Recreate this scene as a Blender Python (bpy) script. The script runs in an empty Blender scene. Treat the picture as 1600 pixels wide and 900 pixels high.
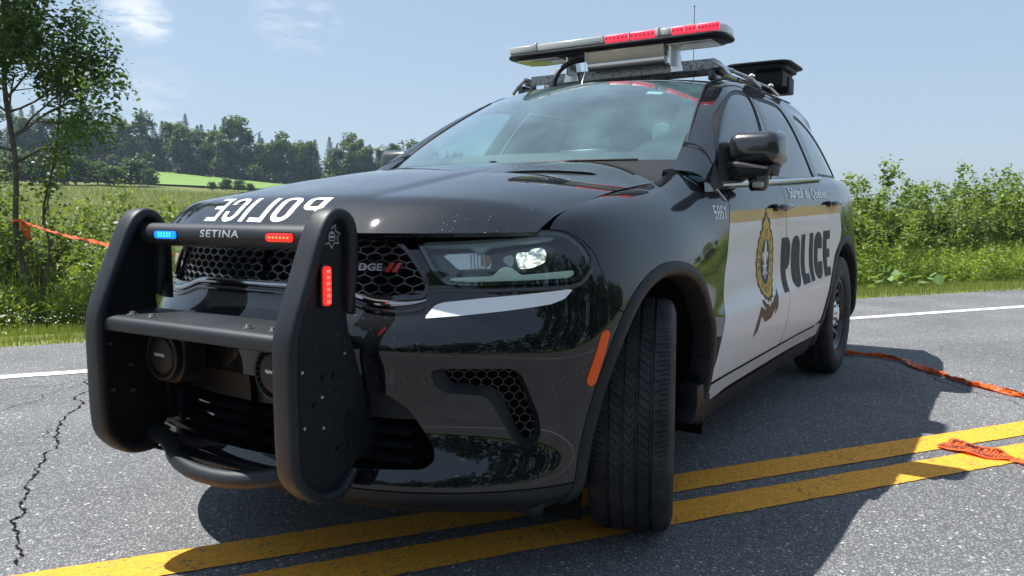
import bpy, bmesh, math, random
import numpy as np
from mathutils import Vector, Matrix
from mathutils.bvhtree import BVHTree

# ------------------------------------------------------------------ camera, sky, sun, exposure
scene = bpy.context.scene
R = math.radians
cam_data = bpy.data.cameras.new('camera')
cam_data.sensor_width = 36.0
cam_data.lens = 27.906
cam_data.clip_start = 0.05
cam_data.clip_end = 3000
cam = bpy.data.objects.new('camera', cam_data)
scene.collection.objects.link(cam)
_yaw, _pit = R(212.1565), R(-5.5068)
_f = Vector((math.cos(_pit) * math.cos(_yaw), math.cos(_pit) * math.sin(_yaw), math.sin(_pit)))
cam.location = (2.4813, 1.8609, 1.0579)
cam.rotation_euler = _f.to_track_quat('-Z', 'Y').to_euler()
scene.camera = cam

SUN = Vector((.178, -.518, 1.0)).normalized()          # towards the sun
sun_el = math.asin(SUN.z)
sun_az = math.atan2(SUN.x, SUN.y)
world = bpy.data.worlds.new('World')
scene.world = world
world.use_nodes = True
wt = world.node_tree
wt.nodes.clear()
w_out = wt.nodes.new('ShaderNodeOutputWorld')
w_bg = wt.nodes.new('ShaderNodeBackground')
sky = wt.nodes.new('ShaderNodeTexSky')
sky.sky_type = 'NISHITA'
sky.sun_disc = False
sky.sun_elevation = sun_el
sky.sun_rotation = sun_az
sky.altitude = 250
sky.air_density = 1.15
sky.dust_density = 1.3
sky.ozone_density = 1.5
w_bg.inputs['Strength'].default_value = 0.08
# small soft clouds low over the far wood, a function of direction only
tc = wt.nodes.new('ShaderNodeTexCoord')
mp = wt.nodes.new('ShaderNodeMapping'); mp.inputs['Scale'].default_value = (2.6, 2.6, 8.5)
mp.inputs['Location'].default_value = (0.35, 0.2, 0.0)
nz = wt.nodes.new('ShaderNodeTexNoise'); nz.inputs['Scale'].default_value = 9.0
nz.inputs['Detail'].default_value = 9; nz.inputs['Roughness'].default_value = 0.6
rp = wt.nodes.new('ShaderNodeValToRGB')
rp.color_ramp.elements[0].position = 0.40; rp.color_ramp.elements[0].color = (0, 0, 0, 1)
rp.color_ramp.elements[1].position = 0.60; rp.color_ramp.elements[1].color = (1, 1, 1, 1)
mx = wt.nodes.new('ShaderNodeMixRGB'); mx.inputs['Color2'].default_value = (6.0, 6.3, 6.7, 1)
fac = wt.nodes.new('ShaderNodeMath'); fac.operation = 'MULTIPLY'; fac.inputs[1].default_value = 0.0
# three faint clouds: soft lobes of direction broken up by noise
lobes = None
for (dx, dy, dz), wid, amt in (((-.533, -.819, .212), .0006, 1.0), ((-.521, -.826, .215), .00025, .8), ((-.549, -.810, .205), .0003, .9), ((-.655, -.722, .221), .0009, .35), ((-.683, -.698, .216), .0006, .35), ((-.557, -.821, .126), .0012, .28)):
    dp = wt.nodes.new('ShaderNodeVectorMath'); dp.operation = 'DOT_PRODUCT'; dp.inputs[1].default_value = Vector((dx, dy, dz)).normalized()
    mrr = wt.nodes.new('ShaderNodeMapRange'); mrr.inputs['From Min'].default_value = 1 - wid; mrr.inputs['From Max'].default_value = 1; mrr.inputs['To Max'].default_value = amt
    nrmv = wt.nodes.new('ShaderNodeVectorMath'); nrmv.operation = 'NORMALIZE'
    wt.links.new(tc.outputs['Generated'], nrmv.inputs[0]); wt.links.new(nrmv.outputs['Vector'], dp.inputs[0]); wt.links.new(dp.outputs['Value'], mrr.inputs['Value'])
    if lobes is None: lobes = mrr.outputs['Result']
    else:
        ad = wt.nodes.new('ShaderNodeMath'); ad.operation = 'MAXIMUM'; wt.links.new(lobes, ad.inputs[0]); wt.links.new(mrr.outputs['Result'], ad.inputs[1]); lobes = ad.outputs[0]
L_ = wt.links.new
L_(tc.outputs['Generated'], mp.inputs['Vector']); L_(mp.outputs['Vector'], nz.inputs['Vector'])
L_(nz.outputs['Fac'], rp.inputs['Fac']); L_(rp.outputs['Color'], fac.inputs[0]); L_(lobes, fac.inputs[1])
L_(fac.outputs[0], mx.inputs['Fac'])
# summer haze: the sky evened out towards a pale grey blue
hzm = wt.nodes.new('ShaderNodeMixRGB'); hzm.inputs['Fac'].default_value = 0.70; hzm.inputs['Color2'].default_value = (2.75, 3.60, 4.65, 1)
L_(sky.outputs['Color'], hzm.inputs['Color1']); L_(hzm.outputs['Color'], mx.inputs['Color1'])
L_(mx.outputs['Color'], w_bg.inputs['Color']); L_(w_bg.outputs['Background'], w_out.inputs['Surface'])

sd = bpy.data.lights.new('sun', 'SUN')
sd.energy = 4.4
sd.angle = R(0.53)
sd.color = (1.0, 0.975, 0.94)
so = bpy.data.objects.new('sun', sd)
so.rotation_euler = SUN.to_track_quat('Z', 'Y').to_euler()
so.location = (0, 0, 30)
scene.collection.objects.link(so)

vs = scene.view_settings
vs.view_transform = 'Standard'
vs.look = 'None'
vs.exposure = 1.0
vs.gamma = 1.0
scene.render.film_transparent = False
scene.cycles.max_bounces = 8
scene.cycles.transparent_max_bounces = 16
scene.cycles.caustics_reflective = False
scene.cycles.caustics_refractive = False

rng = np.random.default_rng(7)
random.seed(7)
COL = scene.collection

# ------------------------------------------------------------------ object helpers
def link(o, parent=None):
    COL.objects.link(o)
    if parent is not None:
        o.parent = parent
    return o

def tag(o, label=None, cat=None, group=None, kind=None):
    if label: o['label'] = label
    if cat: o['category'] = cat
    if group: o['group'] = group
    if kind: o['kind'] = kind
    return o

def empty(name, loc=(0, 0, 0), parent=None):
    o = bpy.data.objects.new(name, None)
    o.location = loc
    o.empty_display_size = 0.2
    return link(o, parent)

def mesh_obj(name, V, F, mats, fmat=None, N=None, smooth=True, parent=None, loc=None):
    me = bpy.data.meshes.new(name)
    V = np.asarray(V, float)
    me.from_pydata(V.tolist(), [], [tuple(int(i) for i in f) for f in F])
    if not isinstance(mats, (list, tuple)): mats = [mats]
    for m in mats: me.materials.append(m)
    if fmat is not None:
        me.polygons.foreach_set('material_index', np.asarray(fmat, np.int32))
    me.polygons.foreach_set('use_smooth', [bool(smooth)] * len(me.polygons))
    me.update()
    if N is not None:
        me.normals_split_custom_set_from_vertices(np.asarray(N, float).tolist())
    o = bpy.data.objects.new(name, me)
    if loc is not None: o.location = loc
    return link(o, parent)

def fast_mesh(name, V, nper, mats, fmat=None, smooth=False, N=None):
    """faces are consecutive runs of nper vertices"""
    V = np.asarray(V, np.float32); nf = len(V) // nper
    me = bpy.data.meshes.new(name)
    me.vertices.add(len(V)); me.vertices.foreach_set('co', V.ravel())
    me.loops.add(len(V)); me.loops.foreach_set('vertex_index', np.arange(len(V), dtype=np.int32))
    me.polygons.add(nf)
    me.polygons.foreach_set('loop_start', np.arange(0, nf * nper, nper, dtype=np.int32))
    if not isinstance(mats, (list, tuple)): mats = [mats]
    for m in mats: me.materials.append(m)
    if fmat is not None: me.polygons.foreach_set('material_index', np.asarray(fmat, np.int32))
    me.update(calc_edges=True)
    me.validate()
    if smooth: me.polygons.foreach_set('use_smooth', [True] * nf)
    return me

class MB:
    """collects simple solids into one mesh"""
    def __init__(s): s.V = []; s.F = []; s.M = []; s.n = 0
    def add(s, V, F, m=0):
        V = np.asarray(V, float)
        s.V.append(V); s.F += [tuple(i + s.n for i in f) for f in F]; s.M += [m] * len(F); s.n += len(V)
        return s
    def bm(s, bm, m=0):
        bm.verts.index_update()
        s.add([v.co[:] for v in bm.verts], [[v.index for v in f.verts] for f in bm.faces], m); bm.free(); return s
    def box(s, c, size, bev=0.0, seg=2, rot=None, m=0):
        bm = bmesh.new(); bmesh.ops.create_cube(bm, size=1)
        for v in bm.verts: v.co = Vector((v.co.x * size[0], v.co.y * size[1], v.co.z * size[2]))
        if bev > 0: bmesh.ops.bevel(bm, geom=bm.edges[:], offset=bev, segments=seg, affect='EDGES', profile=0.5)
        M = Matrix.Translation(c) @ (rot if rot is not None else Matrix.Identity(4))
        bmesh.ops.transform(bm, matrix=M, verts=bm.verts)
        return s.bm(bm, m)
    def cyl(s, a, b, r, r2=None, n=24, m=0, bev=0.0):
        a, b = Vector(a), Vector(b); d = b - a
        bm = bmesh.new()
        bmesh.ops.create_cone(bm, cap_ends=True, segments=n, radius1=r, radius2=r if r2 is None else r2, depth=d.length)
        if bev > 0:
            ed = [e for e in bm.edges if len(e.link_faces) == 2 and any(len(f.verts) > 4 for f in e.link_faces)]
            bmesh.ops.bevel(bm, geom=ed, offset=bev, segments=2, affect='EDGES')
        M = Matrix.Translation((a + b) / 2) @ d.to_track_quat('Z', 'Y').to_matrix().to_4x4()
        bmesh.ops.transform(bm, matrix=M, verts=bm.verts)
        return s.bm(bm, m)
    def sphere(s, c, r, sc=(1, 1, 1), m=0, n=16):
        bm = bmesh.new(); bmesh.ops.create_uvsphere(bm, u_segments=n, v_segments=max(6, n // 2), radius=r)
        bmesh.ops.transform(bm, matrix=Matrix.Translation(c) @ Matrix.Diagonal((*sc, 1)), verts=bm.verts)
        return s.bm(bm, m)
    def tube(s, path, r, n=12, m=0, cap=True):
        P = np.asarray(path, float); k = len(P)
        rr = np.full(k, r) if np.isscalar(r) else np.asarray(r, float)
        T = np.gradient(P, axis=0); T /= np.linalg.norm(T, axis=1)[:, None] + 1e-12
        up = np.array([0, 0, 1.]) if abs(T[0][2]) < .9 else np.array([1., 0, 0])
        u = np.cross(T[0], up); u /= np.linalg.norm(u)
        V = []; an = np.linspace(0, 2 * np.pi, n, endpoint=False)
        for i in range(k):
            u = u - T[i] * (u @ T[i]); u /= np.linalg.norm(u) + 1e-12
            w = np.cross(T[i], u)
            V.append(P[i] + rr[i] * (np.cos(an)[:, None] * u + np.sin(an)[:, None] * w))
        F = [(i * n + j, i * n + (j + 1) % n, (i + 1) * n + (j + 1) % n, (i + 1) * n + j) for i in range(k - 1) for j in range(n)]
        if cap: F += [tuple(range(n))[::-1], tuple((k - 1) * n + j for j in range(n))]
        return s.add(np.concatenate(V), F, m)
    def prism(s, poly, axis, a, b, m=0, bev=0.0, seg=2):
        """2-d outline extruded along an axis between a and b"""
        ax = 'xyz'.index(axis); o = [i for i in range(3) if i != ax]
        bm = bmesh.new(); vs_ = []
        for p in poly:
            c = [0, 0, 0]; c[o[0]], c[o[1]] = p[0], p[1]; c[ax] = a; vs_.append(bm.verts.new(c))
        f = bm.faces.new(vs_)
        ex = bmesh.ops.extrude_face_region(bm, geom=[f])
        d = [0, 0, 0]; d[ax] = b - a
        bmesh.ops.translate(bm, vec=d, verts=[g for g in ex['geom'] if isinstance(g, bmesh.types.BMVert)])
        bmesh.ops.recalc_face_normals(bm, faces=bm.faces)
        if bev > 0:
            ed = [e for e in bm.edges if any(len(q.verts) == len(poly) for q in e.link_faces) and e.calc_face_angle(0) > 1.2]
            bmesh.ops.bevel(bm, geom=ed, offset=bev, segments=seg, affect='EDGES', profile=0.5)
        return s.bm(bm, m)
    def lathe(s, prof, M=None, n=64, m=0, closed=False):
        """profile (r, h) round local z"""
        P = np.asarray(prof, float); k = len(P); an = np.linspace(0, 2 * np.pi, n, endpoint=False)
        V = np.stack([P[:, None, 0] * np.cos(an), P[:, None, 0] * np.sin(an), np.repeat(P[:, 1:2], n, 1)], -1).reshape(-1, 3)
        kk = k if closed else k - 1
        F = [(i * n + j, i * n + (j + 1) % n, ((i + 1) % k) * n + (j + 1) % n, ((i + 1) % k) * n + j) for i in range(kk) for j in range(n)]
        if M is not None:
            Mn = np.array(M); V = V @ Mn[:3, :3].T + Mn[:3, 3]
        return s.add(V, F, m)
    def build(s, name, mats, parent=None, smooth=True, auto=35, loc=None):
        V = np.concatenate(s.V)
        o = mesh_obj(name, V, s.F, mats, s.M, None, smooth, parent, loc)
        if smooth and auto: sharpen(o.data, auto)
        return o

def sharpen(me, deg):
    bm = bmesh.new(); bm.from_mesh(me)
    bmesh.ops.recalc_face_normals(bm, faces=bm.faces)
    c = R(deg)
    for e in bm.edges:
        e.smooth = not (len(e.link_faces) == 2 and e.calc_face_angle(0) > c)
    bm.to_mesh(me); bm.free()

def catmull(P, n=8, closed=False):
    P = np.asarray(P, float); k = len(P); out = []
    rngk = range(k if closed else k - 1)
    for i in rngk:
        if closed: a, b, c_, d = P[(i - 1) % k], P[i], P[(i + 1) % k], P[(i + 2) % k]
        else: a, b, c_, d = P[max(i - 1, 0)], P[i], P[i + 1], P[min(i + 2, k - 1)]
        for t in np.linspace(0, 1, n, endpoint=False):
            out.append(.5 * ((2 * b) + (-a + c_) * t + (2 * a - 5 * b + 4 * c_ - d) * t * t + (-a + 3 * b - 3 * c_ + d) * t ** 3))
    if not closed: out.append(P[-1])
    return np.array(out)

def chaikin(P, n=2, closed=True, q=.25):
    P = np.asarray(P, float)
    for _ in range(n):
        if closed:
            Q = np.roll(P, -1, 0)
            P = np.stack([P * (1 - q) + Q * q, P * q + Q * (1 - q)], 1).reshape(-1, P.shape[1])
        else:
            Q = np.stack([P[:-1] * (1 - q) + P[1:] * q, P[:-1] * q + P[1:] * (1 - q)], 1).reshape(-1, P.shape[1])
            P = np.concatenate([P[:1], Q[1:-1], P[-1:]])
    return P

def rounded(poly, r, n=5):
    """polygon with each corner rounded by about r"""
    P = np.asarray(poly, float); k = len(P); out = []
    for i in range(k):
        a, b, c_ = P[i - 1], P[i], P[(i + 1) % k]
        u = a - b; w = c_ - b; lu, lw = np.linalg.norm(u), np.linalg.norm(w)
        d = min(r, lu * .48, lw * .48); p, q_ = b + u / lu * d, b + w / lw * d
        for t in np.linspace(0, 1, n): out.append((1 - t) ** 2 * p + 2 * t * (1 - t) * b + t * t * q_)
    return np.array(out)

def sdf(P2, poly):
    """signed distance of points to a closed polygon, negative inside"""
    P2 = np.asarray(P2, float); poly = np.asarray(poly, float)
    d = np.full(len(P2), 1e9); ins = np.zeros(len(P2), bool)
    lo, hi = poly.min(0) - .3, poly.max(0) + .3
    near = ((P2 > lo) & (P2 < hi)).all(1); Q = P2[near]; dq = np.full(len(Q), 1e9); iq = np.zeros(len(Q), bool)
    for i in range(len(poly)):
        a, b = poly[i - 1], poly[i]; e = b - a; w = Q - a
        t = np.clip((w @ e) / (e @ e + 1e-15), 0, 1); dist = np.linalg.norm(w - t[:, None] * e, axis=1)
        dq = np.minimum(dq, dist)
        cr = ((a[1] > Q[:, 1]) != (b[1] > Q[:, 1]))
        with np.errstate(divide='ignore', invalid='ignore'):
            xi = (b[0] - a[0]) * (Q[:, 1] - a[1]) / (b[1] - a[1]) + a[0]
        iq ^= cr & (Q[:, 0] < xi)
    d[near] = dq; ins[near] = iq
    return np.where(ins, -d, d)

class Patch:
    """a piece of surface: vertices, smooth normals, faces"""
    def __init__(s, V, N, F): s.V, s.N, s.F = V, N, F
    @staticmethod
    def grid(G, flip=False):
        du = np.gradient(G, axis=0); dv = np.gradient(G, axis=1)
        N = np.cross(du, dv)
        if flip: N = -N
        N /= np.linalg.norm(N, axis=2)[..., None] + 1e-12
        a, b = G.shape[:2]
        I = np.arange(a * b).reshape(a, b)
        q = np.stack([I[:-1, :-1], I[1:, :-1], I[1:, 1:], I[:-1, 1:]], -1).reshape(-1, 4)
        if flip: q = q[:, ::-1]
        return Patch(G.reshape(-1, 3).copy(), N.reshape(-1, 3), [tuple(x) for x in q.tolist()])
    def clip(s, d, keep_in=True, off=0.0):
        """keep where d < off (or > off)"""
        d = (np.asarray(d) - off) * (1 if keep_in else -1)
        V, N = list(s.V), list(s.N); cut = {}; F = []
        dl = d.tolist()
        def cutp(i, j):
            k = (i, j) if i < j else (j, i)
            if k not in cut:
                t = dl[i] / (dl[i] - dl[j]); t = min(max(t, 0.0), 1.0)
                V.append(s.V[i] * (1 - t) + s.V[j] * t); n = s.N[i] * (1 - t) + s.N[j] * t
                N.append(n / (np.linalg.norm(n) + 1e-12)); cut[k] = len(V) - 1
            return cut[k]
        for f in s.F:
            sg = [dl[i] < 0 for i in f]
            if all(sg): F.append(f); continue
            if not any(sg): continue
            o = []
            for a in range(len(f)):
                i, j = f[a], f[(a + 1) % len(f)]
                if dl[i] < 0: o.append(i)
                if (dl[i] < 0) != (dl[j] < 0): o.append(cutp(i, j))
            if len(o) >= 3: F.append(tuple(o))
        V = np.array(V); N = np.array(N)
        used = sorted({i for f in F for i in f}); mp_ = {g: k for k, g in enumerate(used)}
        return Patch(V[used] if used else V[:0], N[used] if used else N[:0], [tuple(mp_[i] for i in f) for f in F])
    def xz(s): return s.V[:, [0, 2]]
    def az(s): return np.stack([s.V[:, 1] - s.V[:, 0], s.V[:, 2]], 1)      # round-the-corner coordinate of the front end
    def yx(s): return s.V[:, [1, 0]]
    def cutpoly(s, poly, keep_in=True, off=0.0, co='xz'):
        return s.clip(sdf(getattr(s, co)(), poly), keep_in, off)
    def shift(s, d): return Patch(s.V + s.N * d, s.N, s.F)
    def mirror(s): return Patch(s.V * [1, -1, 1], s.N * [1, -1, 1], [f[::-1] for f in s.F])
    def flip(s): return Patch(s.V, -s.N, [f[::-1] for f in s.F])
    def boundary(s):
        e = {}
        for f in s.F:
            for a in range(len(f)):
                e[(f[a], f[(a + 1) % len(f)])] = 1
        return [k for k in e if (k[1], k[0]) not in e]
    def rim(s, depth, width=0.0):
        """flange running inwards from every free edge"""
        V = []; N = []; F = []; n = 0; idx = {}
        for i, j in s.boundary():
            a, b = s.V[i], s.V[j]; t = b - a; ln = np.linalg.norm(t)
            if ln < 1e-7: continue
            o = np.cross(t / ln, (s.N[i] + s.N[j]) / 2)
            V += [a, b, b - s.N[j] * depth + o * 0, a - s.N[i] * depth]; N += [o, o, o, o]
            F.append((n + 1, n, n + 3, n + 2)); n += 4
        if not V: return Patch(np.zeros((0, 3)), np.zeros((0, 3)), [])
        return Patch(np.array(V), np.array(N), F)
    @staticmethod
    def join(ps):
        V = []; N = []; F = []; n = 0
        for p in ps:
            if len(p.V) == 0: continue
            V.append(p.V); N.append(p.N); F += [tuple(i + n for i in f) for f in p.F]; n += len(p.V)
        return Patch(np.concatenate(V), np.concatenate(N), F)

def build_patches(name, items, parent=None):
    """items: list of (patch, material)"""
    mats = []; V = []; N = []; F = []; M = []; n = 0
    for p, m in items:
        if len(p.V) == 0 or not p.F: continue
        if m not in mats: mats.append(m)
        V.append(p.V); N.append(p.N); F += [tuple(i + n for i in f) for f in p.F]; M += [mats.index(m)] * len(p.F); n += len(p.V)
    return mesh_obj(name, np.concatenate(V), F, mats, M, np.concatenate(N), True, parent)

def panel(p, depth=.02): return Patch.join([p, p.rim(depth)])

# ------------------------------------------------------------------ materials
def nt_new(name):
    m = bpy.data.materials.new(name); m.use_nodes = True
    nt = m.node_tree; b = nt.nodes['Principled BSDF']
    return m, nt, b
def pmat(name, col, rough=.5, metal=0.0, coat=0.0, coat_r=.03, spec=.5, emis=None, estr=0.0, bump=None, var=None, trans=0.0):
    m, nt, b = nt_new(name)
    b.inputs['Base Color'].default_value = (*col, 1)
    b.inputs['Roughness'].default_value = rough
    b.inputs['Metallic'].default_value = metal
    b.inputs['Coat Weight'].default_value = coat
    b.inputs['Coat Roughness'].default_value = coat_r
    b.inputs['Specular IOR Level'].default_value = spec
    if trans: b.inputs['Transmission Weight'].default_value = trans
    if emis:
        b.inputs['Emission Color'].default_value = (*emis, 1); b.inputs['Emission Strength'].default_value = estr
    t = None
    if bump or var:
        t = nt.nodes.new('ShaderNodeTexCoord')
    if bump:
        sc, st = bump
        n = nt.nodes.new('ShaderNodeTexNoise'); n.inputs['Scale'].default_value = sc; n.inputs['Detail'].default_value = 4
        bp_ = nt.nodes.new('ShaderNodeBump'); bp_.inputs['Strength'].default_value = st; bp_.inputs['Distance'].default_value = .002
        nt.links.new(t.outputs['Object'], n.inputs['Vector']); nt.links.new(n.outputs['Fac'], bp_.inputs['Height'])
        nt.links.new(bp_.outputs['Normal'], b.inputs['Normal'])
    if var:
        sc, col2, lo, hi = var
        n = nt.nodes.new('ShaderNodeTexNoise'); n.inputs['Scale'].default_value = sc; n.inputs['Detail'].default_value = 6
        n.inputs['Roughness'].default_value = .65
        r = nt.nodes.new('ShaderNodeMapRange'); r.inputs['From Min'].default_value = lo; r.inputs['From Max'].default_value = hi
        x = nt.nodes.new('ShaderNodeMixRGB'); x.inputs['Color1'].default_value = (*col, 1); x.inputs['Color2'].default_value = (*col2, 1)
        nt.links.new(t.outputs['Object'], n.inputs['Vector']); nt.links.new(n.outputs['Fac'], r.inputs['Value'])
        nt.links.new(r.outputs['Result'], x.inputs['Fac']); nt.links.new(x.outputs['Color'], b.inputs['Base Color'])
    return m

def dirty(name, col, rough, coat, metal=0.0, dust=.25, specks=.5, speck_scale=95.0, front_only=True, dustcol=(.32, .29, .25), bump=None, spec=.5):
    """surface with dried spatter specks and a breath of road dust"""
    m, nt, b = nt_new(name); N = nt.nodes.new; L = nt.links.new
    b.inputs['Metallic'].default_value = metal
    b.inputs['Coat Weight'].default_value = coat
    b.inputs['Coat Roughness'].default_value = .025
    b.inputs['Coat IOR'].default_value = 1.58
    b.inputs['Specular IOR Level'].default_value = spec
    t = N('ShaderNodeTexCoord')
    v = N('ShaderNodeTexVoronoi'); v.inputs['Scale'].default_value = speck_scale; v.inputs['Randomness'].default_value = 1
    dn = N('ShaderNodeTexNoise'); dn.inputs['Scale'].default_value = speck_scale * 1.3; L(t.outputs['Object'], dn.inputs['Vector'])
    da = N('ShaderNodeVectorMath'); da.operation = 'MULTIPLY_ADD'; da.inputs[1].default_value = (.010, .004, .006); L(dn.outputs['Color'], da.inputs[0]); L(t.outputs['Object'], da.inputs[2])
    L(da.outputs['Vector'], v.inputs['Vector'])
    # speck radius varies per cell
    sep = N('ShaderNodeSeparateColor'); L(v.outputs['Color'], sep.inputs['Color'])
    pw = N('ShaderNodeMath'); pw.operation = 'POWER'; pw.inputs[1].default_value = 3.6; L(sep.outputs['Red'], pw.inputs[0])
    rad = N('ShaderNodeMath'); rad.operation = 'MULTIPLY'; rad.inputs[1].default_value = .27; L(pw.outputs[0], rad.inputs[0])
    n1 = N('ShaderNodeTexNoise'); n1.inputs['Scale'].default_value = 5.5; n1.inputs['Detail'].default_value = 3; L(t.outputs['Object'], n1.inputs['Vector'])
    mk = N('ShaderNodeMapRange'); mk.inputs['From Min'].default_value = .40; mk.inputs['From Max'].default_value = .66; L(n1.outputs['Fac'], mk.inputs['Value'])
    rr = N('ShaderNodeMath'); rr.operation = 'MULTIPLY'; L(rad.outputs[0], rr.inputs[0]); L(mk.outputs['Result'], rr.inputs[1])
    lt = N('ShaderNodeMath'); lt.operation = 'LESS_THAN'; L(v.outputs['Distance'], lt.inputs[0]); L(rr.outputs[0], lt.inputs[1])
    gain = N('ShaderNodeMath'); gain.operation = 'MULTIPLY'; gain.inputs[1].default_value = specks; L(lt.outputs[0], gain.inputs[0])
    if front_only:
        sx = N('ShaderNodeSeparateXYZ'); L(t.outputs['Object'], sx.inputs[0])
        fr = N('ShaderNodeMapRange'); fr.inputs['From Min'].default_value = .1; fr.inputs['From Max'].default_value = .75; L(sx.outputs['X'], fr.inputs['Value'])
        g2 = N('ShaderNodeMath'); g2.operation = 'MULTIPLY'; L(gain.outputs[0], g2.inputs[0]); L(fr.outputs['Result'], g2.inputs[1]); gain = g2
    # dust film
    n2 = N('ShaderNodeTexNoise'); n2.inputs['Scale'].default_value = 3.2; n2.inputs['Detail'].default_value = 8; n2.inputs['Roughness'].default_value = .6; L(t.outputs['Object'], n2.inputs['Vector'])
    d2 = N('ShaderNodeMapRange'); d2.inputs['From Min'].default_value = .35; d2.inputs['From Max'].default_value = .8; d2.inputs['To Max'].default_value = dust; L(n2.outputs['Fac'], d2.inputs['Value'])
    x1 = N('ShaderNodeMixRGB'); x1.inputs['Color1'].default_value = (*col, 1); x1.inputs['Color2'].default_value = (*dustcol, 1); L(d2.outputs['Result'], x1.inputs['Fac'])
    x2 = N('ShaderNodeMixRGB'); x2.inputs['Color2'].default_value = (.55, .55, .53, 1); L(x1.outputs['Color'], x2.inputs['Color1']); L(gain.outputs[0], x2.inputs['Fac'])
    L(x2.outputs['Color'], b.inputs['Base Color'])
    ro = N('ShaderNodeMapRange'); ro.inputs['To Min'].default_value = rough; ro.inputs['To Max'].default_value = min(1, rough + .22); L(n2.outputs['Fac'], ro.inputs['Value'])
    L(ro.outputs['Result'], b.inputs['Roughness'])
    if coat:
        ic = N('ShaderNodeMath'); ic.operation = 'MULTIPLY_ADD'; ic.inputs[1].default_value = -coat; ic.inputs[2].default_value = coat
        L(lt.outputs[0], ic.inputs[0]); L(ic.outputs[0], b.inputs['Coat Weight'])
    if bump:
        nb = N('ShaderNodeTexNoise'); nb.inputs['Scale'].default_value = bump[0]; nb.inputs['Detail'].default_value = 3; L(t.outputs['Object'], nb.inputs['Vector'])
        bb = N('ShaderNodeBump'); bb.inputs['Strength'].default_value = bump[1]; bb.inputs['Distance'].default_value = .001
        L(nb.outputs['Fac'], bb.inputs['Height']); L(bb.outputs['Normal'], b.inputs['Normal'])
    return m

M = {}
M['paint'] = dirty('black car paint', (.0018, .0026, .0042), .35, 1.0, spec=.04, dust=.012, specks=.5, speck_scale=140, dustcol=(.24, .28, .33))
M['paint_hood'] = dirty('dusty hood paint with sky tint', (.0020, .0028, .0045), .42, 1.0, spec=.03, dust=.026, specks=.7, speck_scale=130, dustcol=(.26, .30, .36))  # dust tinted blue so the hood carries some painted sky sheen
M['white'] = dirty('white vinyl wrap', (.72, .73, .74), .30, .25, spec=.3, dust=.08, specks=0.0, dustcol=(.45, .38, .30))
M['gold'] = pmat('gold vinyl stripe', (.62, .47, .20), .5, spec=.15)
M['sill'] = dirty('sill trim with painted sky sheen', (.60, .62, .64), .35, .3, dust=.25, specks=.1, front_only=False)  # silver base stands for horizon sky reflected in a black sill
M['trim'] = dirty('black moulded plastic', (.0055, .0070, .0095), .40, 0, spec=.35, dust=.025, specks=.12, front_only=False, bump=(420, .25))
M['bumper'] = dirty('powder coated steel and rubber', (.0065, .0090, .0130), .34, 0, spec=.38, dustcol=(.24, .25, .27), dust=.03, specks=.42, speck_scale=190, front_only=False, bump=(600, .35))
M['plate'] = dirty('satin black steel plate', (.0035, .0050, .0075), .36, 0, spec=.3, dust=.012, specks=.28, speck_scale=170, front_only=False)
M['gloss'] = pmat('gloss black plastic', (.008, .008, .009), .12, 0, .6)
M['chrome'] = pmat('dark chrome', (.42, .42, .43), .12, 1.0)
M['gasket'] = pmat('window gasket', (.008, .008, .008), .45)
M['void'] = pmat('dark cavity', (.004, .004, .004), .9, spec=.1)
M['mesh'] = pmat('satin grille mesh', (.13, .13, .135), .26, .7)
M['rubber'] = None
M['steel'] = pmat('black steel rim', (.007, .0075, .009), .32, .2, .3)
M['alu'] = pmat('brushed aluminium', (.70, .70, .68), .30, 1.0, bump=(60, .1))
M['galv'] = pmat('speckled galvanised channel', (.40, .41, .41), .5, .5, var=(70, (.06, .06, .06), .52, .62))
M['tail'] = pmat('red tail lamp lens', (.30, .01, .01), .15, 0, .6)
M['belt'] = pmat('bright belt moulding', (.60, .62, .65), .18, .85)
M['bolt'] = pmat('zinc bolt', (.55, .55, .52), .3, 1.0)
M['cap'] = pmat('polished hub cap', (.75, .76, .78), .12, 1.0)
M['amber'] = pmat('amber lens', (.85, .10, .004), .3, 0, .2, spec=.3)
M['decal_white'] = pmat('white reflective film', (.80, .81, .83), .35, 0, .5)
M['decal_dark'] = pmat('charcoal film', (.035, .038, .042), .5, spec=.12)
M['decal_grey'] = pmat('pale grey film', (.55, .58, .62), .5, spec=.15)
M['brown'] = pmat('brown film', (.13, .085, .045), .5, spec=.12)
M['crest_gold'] = pmat('crest gold film', (.58, .42, .09), .5, spec=.15)
M['crest_blue'] = pmat('crest blue film', (.03, .06, .12), .5, spec=.12)
M['silver_logo'] = pmat('silver lettering', (.46, .46, .46), .35, .5)
M['red_logo'] = pmat('red lettering', (.42, .02, .015), .3, 0, .3)
M['fabric'] = pmat('dark seat fabric', (.045, .047, .05), .85, bump=(300, .3))
M['dash'] = pmat('dashboard', (.025, .026, .028), .7)
M['liner'] = pmat('head lining', (.20, .20, .195), .9)
M['screen'] = pmat('laptop plate', (.06, .065, .07), .3, .6)
M['red_led'] = pmat('lit red led', (.35, .0, .0), .3, emis=(1.0, .02, .012), estr=1.0)
M['red_core'] = pmat('red led core', (.6, .1, .0), .3, emis=(1.0, .16, .05), estr=2.0)
M['blue_led'] = pmat('lit blue led', (.0, .05, .4), .3, emis=(.0, .22, 1.0), estr=.9)
M['blue_core'] = pmat('blue led core', (.0, .2, .5), .3, emis=(.05, .62, 1.0), estr=1.5)
M['bar_red'] = pmat('lit red bar module', (.5, .02, .04), .35, emis=(1.0, .045, .10), estr=.50)
M['lamp_lit'] = pmat('lit headlamp', (.8, .8, .75), .2, emis=(1.0, .98, .86), estr=.38)
M['drl'] = pmat('light guide', (.24, .30, .31), .2, 0, .4)
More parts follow.
